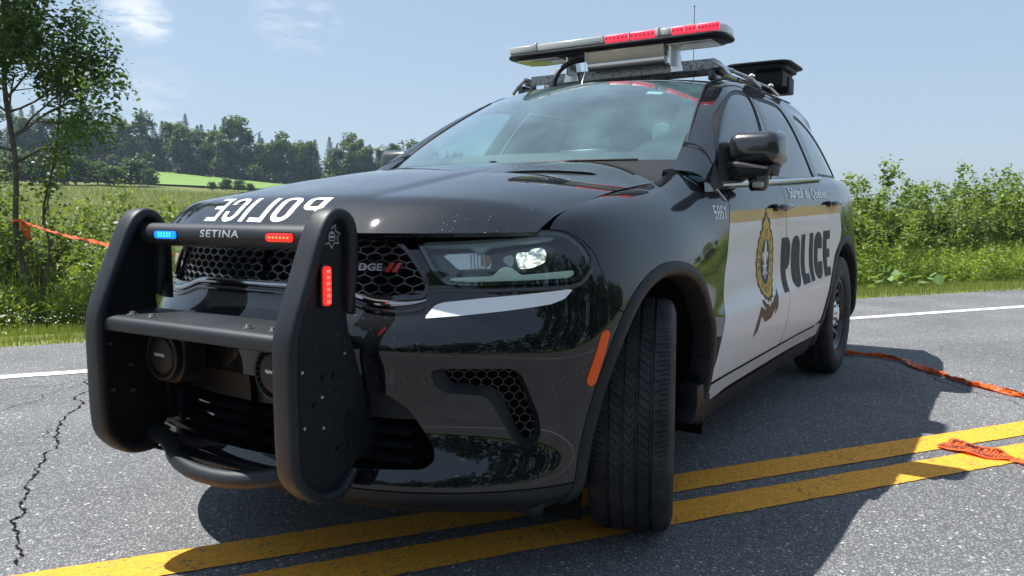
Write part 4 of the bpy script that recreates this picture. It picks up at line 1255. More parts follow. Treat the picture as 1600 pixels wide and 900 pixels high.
# --- headlights -------------------------------------------------------------------
def az_piece(O, dep, off=0.0):
    p = LOW.clip(np.where(LOW.V[:, 0] > .1, sdf(LOW.az(), O), 1.0), True, off)
    return p.shift(-dep)
for sgn in (1, -1):
    f = (lambda p: p) if sgn > 0 else (lambda p: p.mirror())
    full = az_piece(O_HL, 0, 0.0)
    hl = build_patches('headlight', [(f(full.rim(.085)), MAT['bezel']), (f(full.shift(-.085)), MAT['bezel'])], car)
    hl['label'] = 'lit %s headlight' % ('driver side' if sgn > 0 else 'passenger side')
    build_patches('lens', [(f(full.shift(-.001)), MAT['lens'])], hl)
    ring = full.clip(sdf(full.az(), O_HL), False, -.012)
    build_patches('lens_rim', [(f(ring.shift(-.006)), MAT['gloss'])], hl)
    def thick(O, dep, th, mat, name, r=.01):
        p = az_piece(rounded(O, r), dep)
        return build_patches(name, [(f(Patch.join([p, p.rim(th)])), MAT[mat])], hl)
    # stepped inner bezel
    thick([(-.285, .975), (-.215, .885), (.30, .895), (.345, .93), (.30, .975), (.20, .99), (-.10, .985)], .062, .02, 'bezel', 'inner_bezel', .02)
    thick([(-.288, .984), (.05, .996), (.19, 1.001), (.25, .990), (.20, .988), (.05, .982), (-.03, .972), (-.07, .952), (-.12, .972), (-.275, .970)], .022, .02, 'drl', 'light_guide', .006)['label'] = 'upper clear light guide'
    thick([(-.196, .868), (-.188, .882), (-.030, .888), (.008, .913), (.038, .913), (.080, .890), (.300, .900), (.306, .890), (.284, .880)], .018, .025, 'drl_lit', 'light_guide', .006)['label'] = 'lower pale green light guide'
    thick([(-.236, .961), (-.072, .968), (-.02, .948), (-.02, .905), (-.17, .901)], .050, .03, 'bezel', 'signal_frame', .01)
    thick([(-.222, .953), (-.072, .960), (-.034, .944), (-.034, .912), (-.164, .908)], .044, .012, 'reflector', 'turn_signal', .006)
    p = az_piece(ell(-.055, .933, .020, .018, 20), .040); build_patches('signal_bulb', [(f(p), MAT['amber_dim'] if 'amber_dim' in MAT else MAT['amber'])], hl)
    # fins inside the signal
    for k in range(5):
        a0 = -.115 + k * .013
        P, N = flat_az.at([(a0, .912), (a0 + .005, .912), (a0 + .005, .956), (a0, .956)]); P = (P - N * .039) * [1, sgn, 1]
        mesh_obj('fin', P, [(0, 1, 2, 3)], MAT['lens_pale'], smooth=False, parent=hl)
    # projector pair
    thick([(.0, .962), (.06, .972), (.19, .980), (.235, .955), (.215, .908), (.10, .898), (.03, .905), (-.005, .93)], .052, .03, 'bezel', 'lamp_frame', .02)
    thick([(.012, .948), (.055, .955), (.052, .915), (.035, .918), (.012, .932)], .045, .02, 'lens_pale', 'reflector_wing', .008)
    p = az_piece(rounded([(.058, .958), (.120, .957), (.124, .966), (.178, .970), (.196, .950), (.186, .923), (.120, .908), (.072, .911)], .008), .038)
    build_patches('led_cluster', [(f(Patch.join([p, p.rim(.02)])), MAT['lamp_lit'])], hl)

# gloss black lip that closes the gap between lamp and bumper
P, N = flat_az.at(catmull([(-.31, .842), (-.26, .842), (-.20, .848), (-.10, .8475), (.09, .851), (.262, .855), (.325, .868), (.37, .905)], 8))
for sgn in (1, -1):
    mb = MB(); mb.tube((P - N * .002) * [1, sgn, 1], .0065, 8); mb.build('lamp_lip', MAT['gloss'], car)
# white reflective sticker below the lamps and amber side markers
for sgn in (1, -1):
    f = (lambda p: p) if sgn > 0 else (lambda p: p.mirror())
    build_patches('reflective_sticker', [(f(az_piece(O_STK, -.0015)), MAT['decal_white'])], car)['label'] = 'white reflective strip below the headlight'
    p = az_piece(O_MARK, -.003)
    build_patches('side_marker', [(f(panel(p, .012)), MAT['amber'])], car)['label'] = 'amber side marker'

# --- grille ------------------------------------------------------------------------
g_all = LOW.clip(np.where(LOW.V[:, 0] > .1, sdf(LOW.az(), O_GR), 1.0), True)
grille = build_patches('grille', [(g_all.shift(-.07), MAT['void']), (g_all.shift(-.07).mirror(), MAT['void']), (g_all.rim(.07), MAT['gloss']), (g_all.rim(.07).mirror(), MAT['gloss'])], car)
ring = LOW.clip(np.where(LOW.V[:, 0] > .1, sdf(LOW.az(), O_GR), 1.0), True, .013)
ring = ring.clip(sdf(ring.az(), O_GR), False, 0)
build_patches('grille_surround', [(panel(ring.shift(.004), .01), MAT['gloss']), (panel(ring.shift(.004), .01).mirror(), MAT['gloss'])], grille)
# on the nose y and z are the natural layout
_front = LOW.clip(-LOW.V[:, 0], True, -.45)
flat_yz = Flat(_front, _front.V[:, [1, 2]])
def lattice(flat, O, x0, x1, z0, z1, cw, ch, dep, wid, thick, mat, name, parent, mirror=True, to2=None):
    """staggered honeycomb of flattened diamonds; to2 maps (y, z) to outline coordinates"""
    segs = []
    nx = int((x1 - x0) / cw * 2) + 3; nz = int((z1 - z0) / (ch / 2)) + 2
    for r in range(nz):
        zc = z0 + r * ch / 2
        for k in range(nx):
            xc = x0 + k * cw / 2; up_k = (k + r) % 2 == 0; am = ch * .11
            zz_ = zc + (am if up_k else -am)
            segs.append(((xc, zz_), (xc + cw / 2, zc - (am if up_k else -am))))
            if up_k: segs.append(((xc, zz_), (xc, zc + ch / 2 - am)))
    segs = [s_ for s_ in segs]
    mids = np.array([[(s_[0][0] + s_[1][0]) / 2, (s_[0][1] + s_[1][1]) / 2] for s_ in segs])
    return segs, mids
segs, mids = lattice(None, None, 0.0, .60, .82, 1.02, .0475, .0425, 0, 0, 0, None, None, None)
P, N = flat_yz.at(np.abs(mids) if False else mids)
keep = (sdf(np.stack([P[:, 1] - P[:, 0], P[:, 2]], 1), O_GR) < .004) & (mids[:, 0] > -.03)
A, NA = flat_yz.at(np.array([s_[0] for s_ in segs])); B, NB = flat_yz.at(np.array([s_[1] for s_ in segs]))
V = []; F = []
def add_bar(a, b, na, nb, w, dep, th):
    n = len(V); t = b - a; ln = np.linalg.norm(t)
    if ln < 1e-4: return
    t = t / ln; a = a - t * w * .4; b = b + t * w * .4
    s_ = np.cross(t, na); s_ /= np.linalg.norm(s_) + 1e-9
    for p, nn in ((a, na), (b, nb)):
        base = p - nn * dep
        V.extend([base + s_ * w, base + nn * .0035 + s_ * w * .35, base + nn * .0035 - s_ * w * .35, base - s_ * w, base - nn * th - s_ * w, base - nn * th + s_ * w])
    for k in range(6): F.append((n + k, n + (k + 1) % 6, n + 6 + (k + 1) % 6, n + 6 + k))
def bars_obj(name, A, B, NA, NB, keep, w, dep, th, mat, parent, mirror=True):
    global V, F
    V = []; F = []
    for i in np.where(keep)[0]:
        add_bar(A[i], B[i], NA[i], NB[i], w, dep, th)
        if mirror: 
            m_ = np.array([1, -1, 1]); add_bar(A[i] * m_, B[i] * m_, NA[i] * m_, NB[i] * m_, w, dep, th)
    return mesh_obj(name, V, F, mat, smooth=False, parent=parent)
bars_obj('grille_mesh', A, B, NA, NB, keep, .0027, .022, .012, MAT['mesh'], grille)
# badge
def yz_text(txt, y0, y1, z0, z1, dep, mat, name, parent, bold=0.0, shear=0.0, flat=None):
    V2, F2 = text2d(txt, bold, shear); V2 = fit2d(V2, y1 - y0, z1 - z0) + [y0, z0]
    V2, F2 = subdiv2d(V2, F2, .02); P, N = (flat or flat_yz).at(V2)
    return mesh_obj(name, P - N * dep, F2, mat, None, N, True, parent)
yz_text('DODGE', .285, .412, .898, .9185, .010, MAT['silver_logo'], 'badge', grille, .03)['label'] = 'silver DODGE badge'
for k in range(2):
    y0 = .420 + k * .020
    V2, F2 = tri_poly([(y0, .895), (y0 + .013, .895), (y0 + .027, .921), (y0 + .014, .921)])
    P, N = flat_yz.at(V2); mesh_obj('badge_slash', P - N * .009, F2, MAT['red_logo'], None, N, True, grille)
mb = MB(); P, N = flat_yz.at([(y, .908) for y in np.linspace(.28, .47, 8)]); mb.tube(P - N * .018, .006, 8); mb.build('badge_bar', MAT['gloss'], grille)
# bright strip under the grille
path2 = [(0, .846), (.20, .846), (.30, .842), (.36, .825), (.42, .812), (.50, .812), (.545, .822)]
P, N = flat_yz.at(catmull(path2, 6)); Pm = (P * [1, -1, 1])[::-1][:-1]; full_p = np.concatenate([Pm, P]); Nf = np.concatenate([(N * [1, -1, 1])[::-1][:-1], N])
rr_ = np.interp(np.abs(full_p[:, 1]), [0, .46, .545], [.0095, .0095, .003])
mb = MB(); mb.tube(full_p + Nf * .002, rr_, 10); mb.build('chrome_strip', MAT['chrome'], grille)
mb = MB(); P, N = flat_yz.at(catmull([(a, b - .020) for a, b in path2], 6)); Pm = (P * [1, -1, 1])[::-1][:-1]
mb.tube(np.concatenate([Pm, P]), .007, 8); mb.build('lower_strip', MAT['gloss'], grille)

# --- fog recesses ------------------------------------------------------------------
for sgn in (1, -1):
    f = (lambda p: p) if sgn > 0 else (lambda p: p.mirror())
    p = az_piece(O_FOG, 0)
    pin = p.clip(sdf(p.az(), O_FOGIN), True); pout = p.clip(sdf(p.az(), O_FOGIN), False, 0)
    # the surround slopes in towards the mesh
    din = sdf(pout.az(), O_FOGIN); dout = -sdf(pout.az(), O_FOG); w_ = dout / (din + dout + 1e-6)
    slope = Patch(pout.V - pout.N * (.004 + .026 * w_)[:, None], pout.N, pout.F)
    o = build_patches('fog_recess', [(f(Patch.join([p.rim(.012)])), MAT['trim']), (f(pin.shift(-.055)), MAT['void']), (f(pin.shift(-.028).rim(.03)), MAT['trim'])], car)
    so_ = mesh_obj('recess_surround', f(slope).V, f(slope).F, MAT['trim'], None, None, True, o)
    sg, md = lattice(None, None, -.26, .16, .43, .66, .044, .040, 0, 0, 0, None, None, None)
    kp = sdf(md, O_FOGIN) < .004
    A, NA = flat_az.at(np.array([s_[0] for s_ in sg])); B, NB = flat_az.at(np.array([s_[1] for s_ in sg]))
    if sgn < 0:
        mm = np.array([1, -1, 1]); A, B, NA, NB = A * mm, B * mm, NA * mm, NB * mm
    bars_obj('recess_mesh', A, B, NA, NB, kp, .0024, .032, .012, MAT['gloss'], o, False)

# --- lower air intake --------------------------------------------------------------
p = az_piece(O_LOW, 0)
def split_low(p, k): return p
up = p.clip(p.V[:, 2] - .500, False); upc = up.shift(-.024)
intake = build_patches('lower_intake', [(p.shift(-.16), MAT['void']), (p.shift(-.16).mirror(), MAT['void']), (p.rim(.16), MAT['void']), (p.rim(.16).mirror(), MAT['void']), (panel(upc, .05), MAT['trim']), (panel(upc, .05).mirror(), MAT['trim'])], car)
for z_ in (.385, .425, .462):
    mb = MB()
    q = [(.93 - .25 * abs(y) ** 2 - .02, y, z_) for y in np.linspace(-.52, .52, 21)]
    q = np.array(q); V = []; F = []
    for i, (x, y, z) in enumerate(q): V += [(x, y, z + .006), (x + .02, y, z - .004), (x - .10, y, z - .012), (x - .10, y, z + .014)]
    for i in range(20):
        for k in range(4): F.append((4 * i + k, 4 * i + (k + 1) % 4, 4 * i + 4 + (k + 1) % 4, 4 * i + 4 + k))
    mesh_obj('intake_slat', V, F, MAT['plate'], smooth=False, parent=intake)
for y_ in (-.34, -.12, .12, .34):
    mb = MB(); mb.box((.86, y_, .44), (.02, .012, .13), .003); mb.build('intake_post', MAT['plate'], intake)
# splash guards under the nose
for sgn in (1, -1):
    mb = MB(); mb.prism(rounded([(sgn * .56, .31), (sgn * .83, .31), (sgn * .815, .235), (sgn * .79, .222), (sgn * .68, .235)], .012), 'x', .655, .668, 0, .003)
    mb.build('air_deflector', MAT['trim'], car)
    mb = MB(); mb.prism(rounded([(-.30, .42), (-.30, .33), (-.255, .285), (-.38, .30), (-.45, .32), (-.45, .42)], .01), 'y', sgn * .84, sgn * .915, 0, .006)
    mb.build('splash_guard', MAT['trim'], car)
    continue
    mb = MB(); mb.prism(rounded([(.60, .42), (.54, .42), (.52, .36), (.545, .30), (.60, .27), (.64, .27), (.66, .33)], .01), 'y', sgn * .80, sgn * .868, 0, .006)
    mb.build('bumper_corner', MAT['trim'], car)

# ------------------------------------------------------------------ push bumper
pb = empty('push_bumper', (0, 0, 0), car)
pb['label'] = 'black steel push bumper with two uprights, shelf and lit red and blue lamps'
UP = chaikin(np.array([(.982, .80), (.970, .90), (.968, 1.005), (.985, 1.045), (1.030, 1.056), (1.068, 1.020), (1.120, .895), (1.172, .775), (1.180, .720), (1.180, .600), (1.178, .440), (1.166, .395), (1.118, .348), (1.075, .334), (1.015, .336), (.972, .380)]), 3, False)
def rail(path, hw, ht, yc, sgn):
    """rounded-box section swept along an x-z path"""
    P = np.asarray(path); T = np.gradient(P, axis=0); T /= np.linalg.norm(T, axis=1)[:, None]
    nrm = np.stack([-T[:, 1], T[:, 0]], 1)
    sec = []
    for k in range(20):
        t = 2 * np.pi * k / 20; c_, s_ = math.cos(t), math.sin(t)
        sec.append((np.sign(c_) * abs(c_) ** .55 * hw, np.sign(s_) * abs(s_) ** .55 * ht))
    V = []; F = []; m = len(P)
    L = np.concatenate([[0], np.cumsum(np.linalg.norm(np.diff(P, axis=0), axis=1))]); L /= L[-1]
    for i in range(m):
        tp = np.interp(L[i], [0, .06, .94, 1], [.45, 1, 1, .6])
        for a, b in sec:
            q = P[i] + nrm[i] * b * tp; V.append((q[0], sgn * (yc + a * (.6 + .4 * tp)), q[1]))
    for i in range(m - 1):
        for k in range(20): F.append((i * 20 + k, i * 20 + (k + 1) % 20, (i + 1) * 20 + (k + 1) % 20, (i + 1) * 20 + k))
    F += [tuple(range(20))[::-1], tuple((m - 1) * 20 + k for k in range(20))]
    return V, F
plate_o = [tuple(p) for p in UP[::2]] + [(.930, .43), (.905, .50), (.925, .60), (.950, .68), (.975, .75)]
for sgn in (1, -1):
    up_ = MB(); V, F = rail(UP, .036, .017, .400, sgn); up_.add(V, F, 0)
    V, F = None, None
    up_.prism(plate_o, 'y', sgn * .402, sgn * .410, 1)
    # folded rear flange and the bracket that runs back to the frame rails
    up_.box((.955, sgn * .385, .90), (.010, .06, .22), .002, m=1)
    up_.box((.915, sgn * .392, .50), (.09, .012, .20), .003, m=1)
    up_.box((.80, sgn * .385, .44), (.26, .03, .10), .004, m=1)
    o = up_.build('upright', [MAT['bumper'], MAT['plate']], pb, auto=40)
    o['label'] = '%s upright of the push bumper' % ('driver side' if sgn > 0 else 'passenger side')
    # bolts on both faces of the plate
    bl = [(1.067, .640), (1.028, .640), (1.076, .593), (1.140, .666), (.993, .692), (.978, .530), (1.137, .526), (1.073, .513), (1.020, .446), (.981, .447), (1.098, .575)]
    for i, (x, z) in enumerate(bl):
        mb = MB(); big = i not in (3, 4, 6, 7, 2)
        mb.cyl((x, sgn * .409, z), (x, sgn * .4165, z), .0085 if big else .0042, n=10, m=0, bev=.002)
        mb.build('bolt', MAT['plate'] if big else MAT['bolt'], pb)
        if i in (3, 2, 6, 7): MB().cyl((x, sgn * .403, z), (x, sgn * .393, z), .006, n=8).build('bolt', MAT['bolt'], pb)
    mb = MB(); mb.sphere((1.140, sgn * .426, .862), .010, (1, .6, 1)); mb.build('rubber_plug', [MAT['gasket']], pb)
# shelf: a folded channel
mb = MB()
sh = [(1.000, .762), (1.155, .757), (1.172, .750), (1.176, .738), (1.174, .716), (1.166, .712), (1.166, .736), (1.155, .747), (1.000, .753)]
mb.prism(sh, 'y', -.385, .385, 0)
shelf = mb.build('shelf', [MAT['bumper']], pb, auto=50)
for y_ in (-.300, -.205, .205, .300):
    mb = MB(); mb.cyl((1.125, y_, .758), (1.125, y_, .7605), .016, n=16); mb.cyl((1.125, y_, .760), (1.125, y_, .768), .0085, n=6, bev=.001)
    mb.build('bolt', MAT['bolt'], pb)
# top tube
mb = MB(); mb.tube([(1.012, y_, .990) for y_ in np.linspace(-.37, .37, 12)], .034, 28)
tt = mb.build('cross_tube', MAT['bumper'], pb)
# name on the tube
def on_tube(V2, F2, mat, name, parent, off=.0012, r=.034):
    V2, F2 = subdiv2d(V2, F2, .012)
    th = (V2[:, 1] - .990) / r
    nrm = np.stack([np.cos(th), np.zeros(len(th)), np.sin(th)], 1)
    P = np.stack([1.012 + (r + off) * np.cos(th), V2[:, 0], .990 + (r + off) * np.sin(th)], 1)
    F3 = []
    for f in F2:
        a, b, c_ = (P[i] for i in f); F3.append(f if np.cross(b - a, c_ - a)[0] > 0 else f[::-1])
    return mesh_obj(name, P, F3, mat, None, nrm, True, parent)
V2, F2 = text2d('SETINA', .022, 0, spacing=1.12)
on_tube(fit2d(V2, .165, .021) + [-.084, .986], F2, MAT['silver_logo'], 'lettering', pb)['label'] = 'pale SETINA lettering on the top tube'
def led(y0, y1, z, mat, core, nm, lab):
    mb = MB(); cyy = (y0 + y1) / 2; w = y1 - y0
    mb.prism(rounded([(y0 - .004, z - .0150), (y1 + .004, z - .0150), (y1 + .004, z + .0150), (y0 - .004, z + .0150)], .013), 'x', 1.034, 1.0465, 1)
    mb.prism(rounded([(y0, z - .011), (y1, z - .011), (y1, z + .011), (y0, z + .011)], .010), 'x', 1.040, 1.0515, 0, .003)
    o = mb.build('warning_light', [mat, MAT['gasket']], pb); o['label'] = lab
    return o
def leds_row(o, ys, zs, x, mat, size=(.004, .006, .006)):
    mb = MB()
    for y_ in ys:
        for z_ in zs: mb.box((x, y_, z_), size, .001, 1)
    mb.build('led', mat, pb)
a_ = led(-.292, -.192, .990, MAT['blue_led'], MAT['blue_core'], 'warning_light', 'lit blue lamp on the top tube')
b_ = led(.192, .292, .990, MAT['red_led'], MAT['red_core'], 'warning_light', 'lit red lamp on the top tube')
leds_row(a_, np.linspace(-.268, -.216, 5), (.987, .994), 1.0505, MAT['blue_core'], (.004, .006, .0045))
leds_row(b_, np.linspace(.208, .276, 6), (.990,), 1.0505, MAT['red_core'], (.004, .006, .0045))
# side lamps on the outer face of each upright
for sgn, mm, cc in ((1, 'red_led', 'red_core'), (-1, 'blue_led', 'blue_core')):
    mb = MB(); mb.prism(rounded([(1.044, .818), (1.078, .818), (1.078, .928), (1.044, .928)], .012), 'y', sgn * .409, sgn * .421, 1, .003)
    mb.prism(rounded([(1.050, .824), (1.072, .824), (1.072, .922), (1.050, .922)], .010), 'y', sgn * .415, sgn * .430, 0, .003)
    # slight rake so it follows the rail
    sh_ = mb.V
    mb.V = [np.stack([v[:, 0] - (v[:, 2] - .87) * .02, v[:, 1], v[:, 2]], 1) for v in sh_]
    o = mb.build('side_light', [MAT[mm], MAT['gasket']], pb); o['label'] = 'lit %s lamp on the outer face of the upright' % ('red' if sgn > 0 else 'blue')
    mb = MB()
    for k in range(6): mb.box((1.061, sgn * .4295, .834 + k * .0152), (.015, .003, .0105), .002, 1)
    mb.build('led', MAT['red_soft'] if sgn > 0 else MAT['blue_core'], pb)
# seven-pointed star emblem on the driver-side plate
def star(cx_, cz_, r1, r2, n=7, ph=math.pi / 2):
    return [(cx_ + (r1 if k % 2 == 0 else r2) * math.cos(ph + k * math.pi / n), cz_ + (r1 if k % 2 == 0 else r2) * math.sin(ph + k * math.pi / n)) for k in range(2 * n)]
def flatface(parts, y, sgn, name, parent):
    V = []; F = []; Mi = []; mats = []; n = 0
    for poly, mat, lay in parts:
        V2, F2 = poly if isinstance(poly, tuple) else tri_poly(poly)
        if mat not in mats: mats.append(mat)
        for f in F2:
            a, b, c_ = (V2[i] for i in f); cr_ = (b[0] - a[0]) * (c_[1] - a[1]) - (b[1] - a[1]) * (c_[0] - a[0])
            F.append([i + n for i in (f if (cr_ < 0) == (sgn > 0) else f[::-1])]); Mi.append(mats.index(mat))
        V += [(p[0], y + sgn * .0006 * lay, p[1]) for p in V2]; n += len(V2)
    return mesh_obj(name, V, F, mats, Mi, None, False, parent)
ec = (1.028, .996); K = 1.25
parts = [(star(*ec, .033, .0205, 7, -math.pi / 2), MAT['silver_logo'], 0), (star(*ec, .0280, .0172, 7, -math.pi / 2), MAT['plate'], 1),
         (rounded([(ec[0] - .011, ec[1] - .012), (ec[0] + .011, ec[1] - .012), (ec[0] + .011, ec[1] + .006), (ec[0], ec[1] + .014), (ec[0] - .011, ec[1] + .006)], .004), MAT['silver_logo'], 2),
         ([(ec[0] - .009, ec[1] - .0095), (ec[0] + .009, ec[1] - .0095), (ec[0] + .009, ec[1] - .0045), (ec[0] - .009, ec[1] - .0045)], MAT['plate'], 3),
         ([(ec[0] - .009, ec[1] + .001), (ec[0] + .009, ec[1] + .001), (ec[0] + .009, ec[1] + .0055), (ec[0] - .009, ec[1] + .0055)], MAT['plate'], 3)]
flatface(parts, .4105, 1, 'emblem', pb)['label'] = 'silver seven-pointed star emblem'
# lower tube with bends
mb = MB()
ctrl = np.array([(1.020, -.385, .368), (1.022, -.30, .366), (1.112, -.125, .328), (1.112, .125, .328), (1.022, .30, .366), (1.020, .385, .368)])
mb.tube(chaikin(ctrl, 2, False), .0255, 20); mb.build('lower_tube', MAT['bumper'], pb)
# cross plate behind it
mb = MB(); mb.box((.93, 0, .325), (.20, .74, .006), .001); mb.box((.985, 0, .345), (.008, .74, .05), .002); mb.build('skid_plate', MAT['plate'], pb)
# round siren speakers hung below the shelf
for sgn in (1, -1):
    c0 = Vector((1.075, sgn * .240, .635))
    mb = MB()
    mb.prism(rounded([(sgn * .240 - .082, .752), (sgn * .240 + .082, .752), (sgn * .240 + .082, .60), (sgn * .240 + .05, .553), (sgn * .240 - .05, .553), (sgn * .240 - .082, .60)], .03), 'x', .985, 1.060, 0, .004)
    sp = mb.build('speaker', [MAT['plate']], pb, auto=45)
    mb = MB(); Mx = Matrix.Translation(c0) @ Matrix.Rotation(math.pi / 2, 4, 'Y')
    mb.lathe([(.070, -.02), (.076, -.005), (.074, .004), (.066, .006), (.062, -.006), (.058, -.006), (.052, .004), (.040, .008), (0, .009)], Mx, 40)
    for k in range(24):
        a = 2 * math.pi * k / 24; mb.box((c0.x + .002, c0.y + .060 * math.cos(a), c0.z + .060 * math.sin(a)), (.006, .006, .006), .001, 1)
    mb.build('speaker_horn', MAT['plate'], pb)
    V2, F2 = tri_poly([(-.025, .003), (-.02, .010), (-.012, .006), (-.006, .009), (.0, .006), (.006, .008), (.013, .005), (.02, .009), (.025, .002), (.018, -.004), (.010, .0), (.002, -.002), (-.006, .001), (-.012, -.003), (-.020, .0)]); V2 = V2 + [sgn * .240, .636]
    mesh_obj('speaker_mark', [(c0.x + .0105, p[0], p[1]) for p in V2], F2, MAT['silver_logo'], smooth=False, parent=pb)['label'] = 'small worn silver mark on the speaker'

# ------------------------------------------------------------------ wheels
def tyre_mesh():
    Rr = .387; hw = .131
    prof = []
    # bead, sidewall, shoulder, tread, back
    side_ = [(.232, .098), (.240, .110), (.262, .122), (.300, .131), (.335, .130), (.360, .123), (.374, .115)]
    prof += [(r, -h) for r, h in side_]
    grooves = [-.062, -.022, .022, .062]
    hs = np.linspace(-.108, .108, 73)
    for h in hs:
        r = Rr - .004 * (abs(h) / .108) ** 2 - .004 * max(0, (abs(h) - .09) / .018) ** 2
        if any(abs(h - g) < .0046 for g in grooves): r -= .0075
        prof.append((r, h))
    prof += [(r, h) for r, h in side_[::-1]]
    P = np.array(prof); n = 720; an = np.arange(n) * 2 * np.pi / n
    RR = np.repeat(P[:, :1], n, 1); H = np.repeat(P[:, 1:2], n, 1); idx = np.arange(n)[None, :].repeat(len(P), 0)
    tread = np.abs(H) < .109
    rib = np.digitize(H, grooves)
    # lateral sipes: angled on the shoulders, chevrons in the middle
    sh_out = tread & (np.abs(H) > .070)
    off = np.round(np.abs(H) * 90).astype(int)
    s1 = sh_out & (((idx + off + np.where(H > 0, 3, 0)) % 9) == 0) & (np.abs(H) > .072)
    s1b = sh_out & (((idx + off + np.where(H > 0, 3, 0)) % 9) == 4) & (np.abs(H) > .085)
    s2 = tread & (np.abs(H) < .057) & (np.abs(H) > .027) & (((idx - np.round(H * 220).astype(int)) % 8) == 0)
    s3 = tread & (np.abs(H) < .017) & (((idx + np.round(np.abs(H) * 400).astype(int)) % 8) == 2)
    RR = RR - .0042 * (s1 | s1b | s2 | s3)
    # shoulder lettering ring and ribs on the sidewall
    V = np.stack([RR * np.cos(an), RR * np.sin(an), H], -1).reshape(-1, 3)
    k = len(P); I = np.arange(k * n).reshape(k, n); J = np.roll(I, -1, 1)
    F = np.stack([I[:-1], J[:-1], J[1:], I[1:]], -1).reshape(-1, 4)
    me = bpy.data.meshes.new('tyre'); me.from_pydata(V.tolist(), [], F.tolist()); me.materials.append(MAT['rubber'])
    me.polygons.foreach_set('use_smooth', [True] * len(me.polygons)); sharpen(me, 32)
    return me
def rim_mesh():
    mb = MB()
    mb.lathe([(.232, -.100), (.236, -.092), (.224, -.085), (.215, -.05), (.205, .0), (.210, .06), (.224, .088), (.236, .095), (.232, .102), (.224, .100), (.214, .090), (.200, .078)], None, 60, 0)
    mb.lathe([(.0, .030), (.10, .030), (.10, .02), (0, .02)], None, 40, 0)
    for k in range(5):
        a0 = 2 * math.pi * k / 5
        for s_ in (-1, 1):
            V = []; F = []
            for i, (r, h, w) in enumerate([(.055, .038, .022), (.10, .050, .024), (.15, .060, .020), (.208, .082, .026)]):
                aa = a0 + s_ * (.30 - .12 * i / 3)
                cx_, cy_ = r * math.cos(aa), r * math.sin(aa); tx, ty = -math.sin(aa), math.cos(aa)
                V += [(cx_ + tx * w, cy_ + ty * w, h - .012), (cx_ + tx * w * .5, cy_ + ty * w * .5, h), (cx_ - tx * w * .5, cy_ - ty * w * .5, h), (cx_ - tx * w, cy_ - ty * w, h - .012), (cx_, cy_, h - .035)]
            for i in range(3):
                for q in range(5): F.append((5 * i + q, 5 * i + (q + 1) % 5, 5 * i + 5 + (q + 1) % 5, 5 * i + 5 + q))
            mb.add(V, F, 0)
    return mb
def cap_mb():
    mb = MB()
    mb.lathe([(.088, .045), (.092, .074), (.084, .090), (.055, .098), (.050, .106), (.040, .112), (0, .114)], None, 40)
    for k in range(5):
        a = 2 * math.pi * k / 5 + .3; mb.cyl((.068 * math.cos(a), .068 * math.sin(a), .080), (.068 * math.cos(a), .068 * math.sin(a), .100), .010, n=6)
    return mb
tm = tyre_mesh()
rim_me = None
def disc_back():
    mb = MB(); mb.lathe([(.17, -.04), (.17, .0), (0, .0)], None, 40); return mb
wheel_defs = [('front', .03, 1, 20.5), ('front', .03, -1, 20.5), ('rear', -3.045, 1, 0), ('rear', -3.045, -1, 0)]
first = True
for nm, x, sgn, st in wheel_defs:
    yaw = R(st)
    # local z is the axle pointing outboard
    Mw = Matrix.Translation((x, sgn * .812, .386)) @ Matrix.Rotation(yaw, 4, 'Z') @ Matrix.Rotation(-sgn * math.pi / 2, 4, 'X')
    w = empty('wheel', (0, 0, 0), car); w.matrix_world = Mw; w.matrix_local = Mw
    w['label'] = '%s %s wheel%s' % ('driver side' if sgn > 0 else 'passenger side', nm, ', steered outwards' if (st and sgn > 0) else '')
    t = bpy.data.objects.new('tyre', tm); link(t, w)
    if first:
        rimo = rim_mesh().build('rim', MAT['steel'], w, auto=30); capo = cap_mb().build('hub_cap', MAT['cap'], w, auto=30); brk = disc_back().build('brake_disc', MAT['chrome'], w); first = False
    else:
        for src in (rimo, capo, brk):
            c_ = src.copy(); link(c_, w)
# suspension knuckle behind the steered wheel
mb = MB(); mb.box((.02, .62, .40), (.10, .10, .30), .02); mb.tube([(.02, .30, .30), (.02, .66, .30)], .03, 10); mb.tube([(.02, -.30, .30), (.02, -.66, .30)], .03, 10); mb.tube([(-3.045, -.7, .36), (-3.045, .7, .36)], .045, 10)
mb.build('axle', MAT['trim'], car)

# ------------------------------------------------------------------ roof equipment
lb = empty('light_bar', (0, 0, 0), car); lb['label'] = 'long dusty roof light bar with red modules lit on the driver side'
def stadium(x0, x1, y0, y1, r): return rounded([(x0, y0), (x1, y0), (x1, y1), (x0, y1)], r, 7)
def plan_prism(mb, poly, z0, z1, m=0, bev=.0, seg=2): return mb.prism(poly, 'z', z0, z1, m, bev, seg)
mb = MB()
plan_prism(mb, stadium(-1.655, -1.375, -.622, .632, .10), 1.914, 1.930, 0, .005)
plan_prism(mb, stadium(-1.635, -1.400, -.585, .595, .09), 1.903, 1.915, 0, .004)
base = mb.build('bar_base', [MAT['plate']], lb)
for y0, y1 in ((-.56, -.30), (.30, .56)): MB().box((-1.51, (y0 + y1) / 2, 1.901), (.17, y1 - y0, .006), .001).build('bar_underplate', MAT['alu'], lb)
mb = MB(); plan_prism(mb, stadium(-1.648, -1.382, -.618, .628, .098), 1.931, 1.978, 0, .018, 4)
mb.build('bar_lens', [MAT['barlens']], lb)
for y_ in (-.415, .300): MB().box((-1.515, y_, 1.956), (.278, .018, .054), .012, 3).build('lens_strap', MAT['lens_pale'], lb)
for y_ in (-.005, .145, .445): MB().box((-1.380, y_, 1.955), (.010, .006, .038), .002, 1).build('lens_rib', MAT['lens_pale'], lb)
mods = [(-.585, -.425, 0), (-.405, .000, 0), (.004, .138, 1), (.146, .284, 1), (.316, .366, 0), (.370, .500, 1), (.506, .612, 1)]
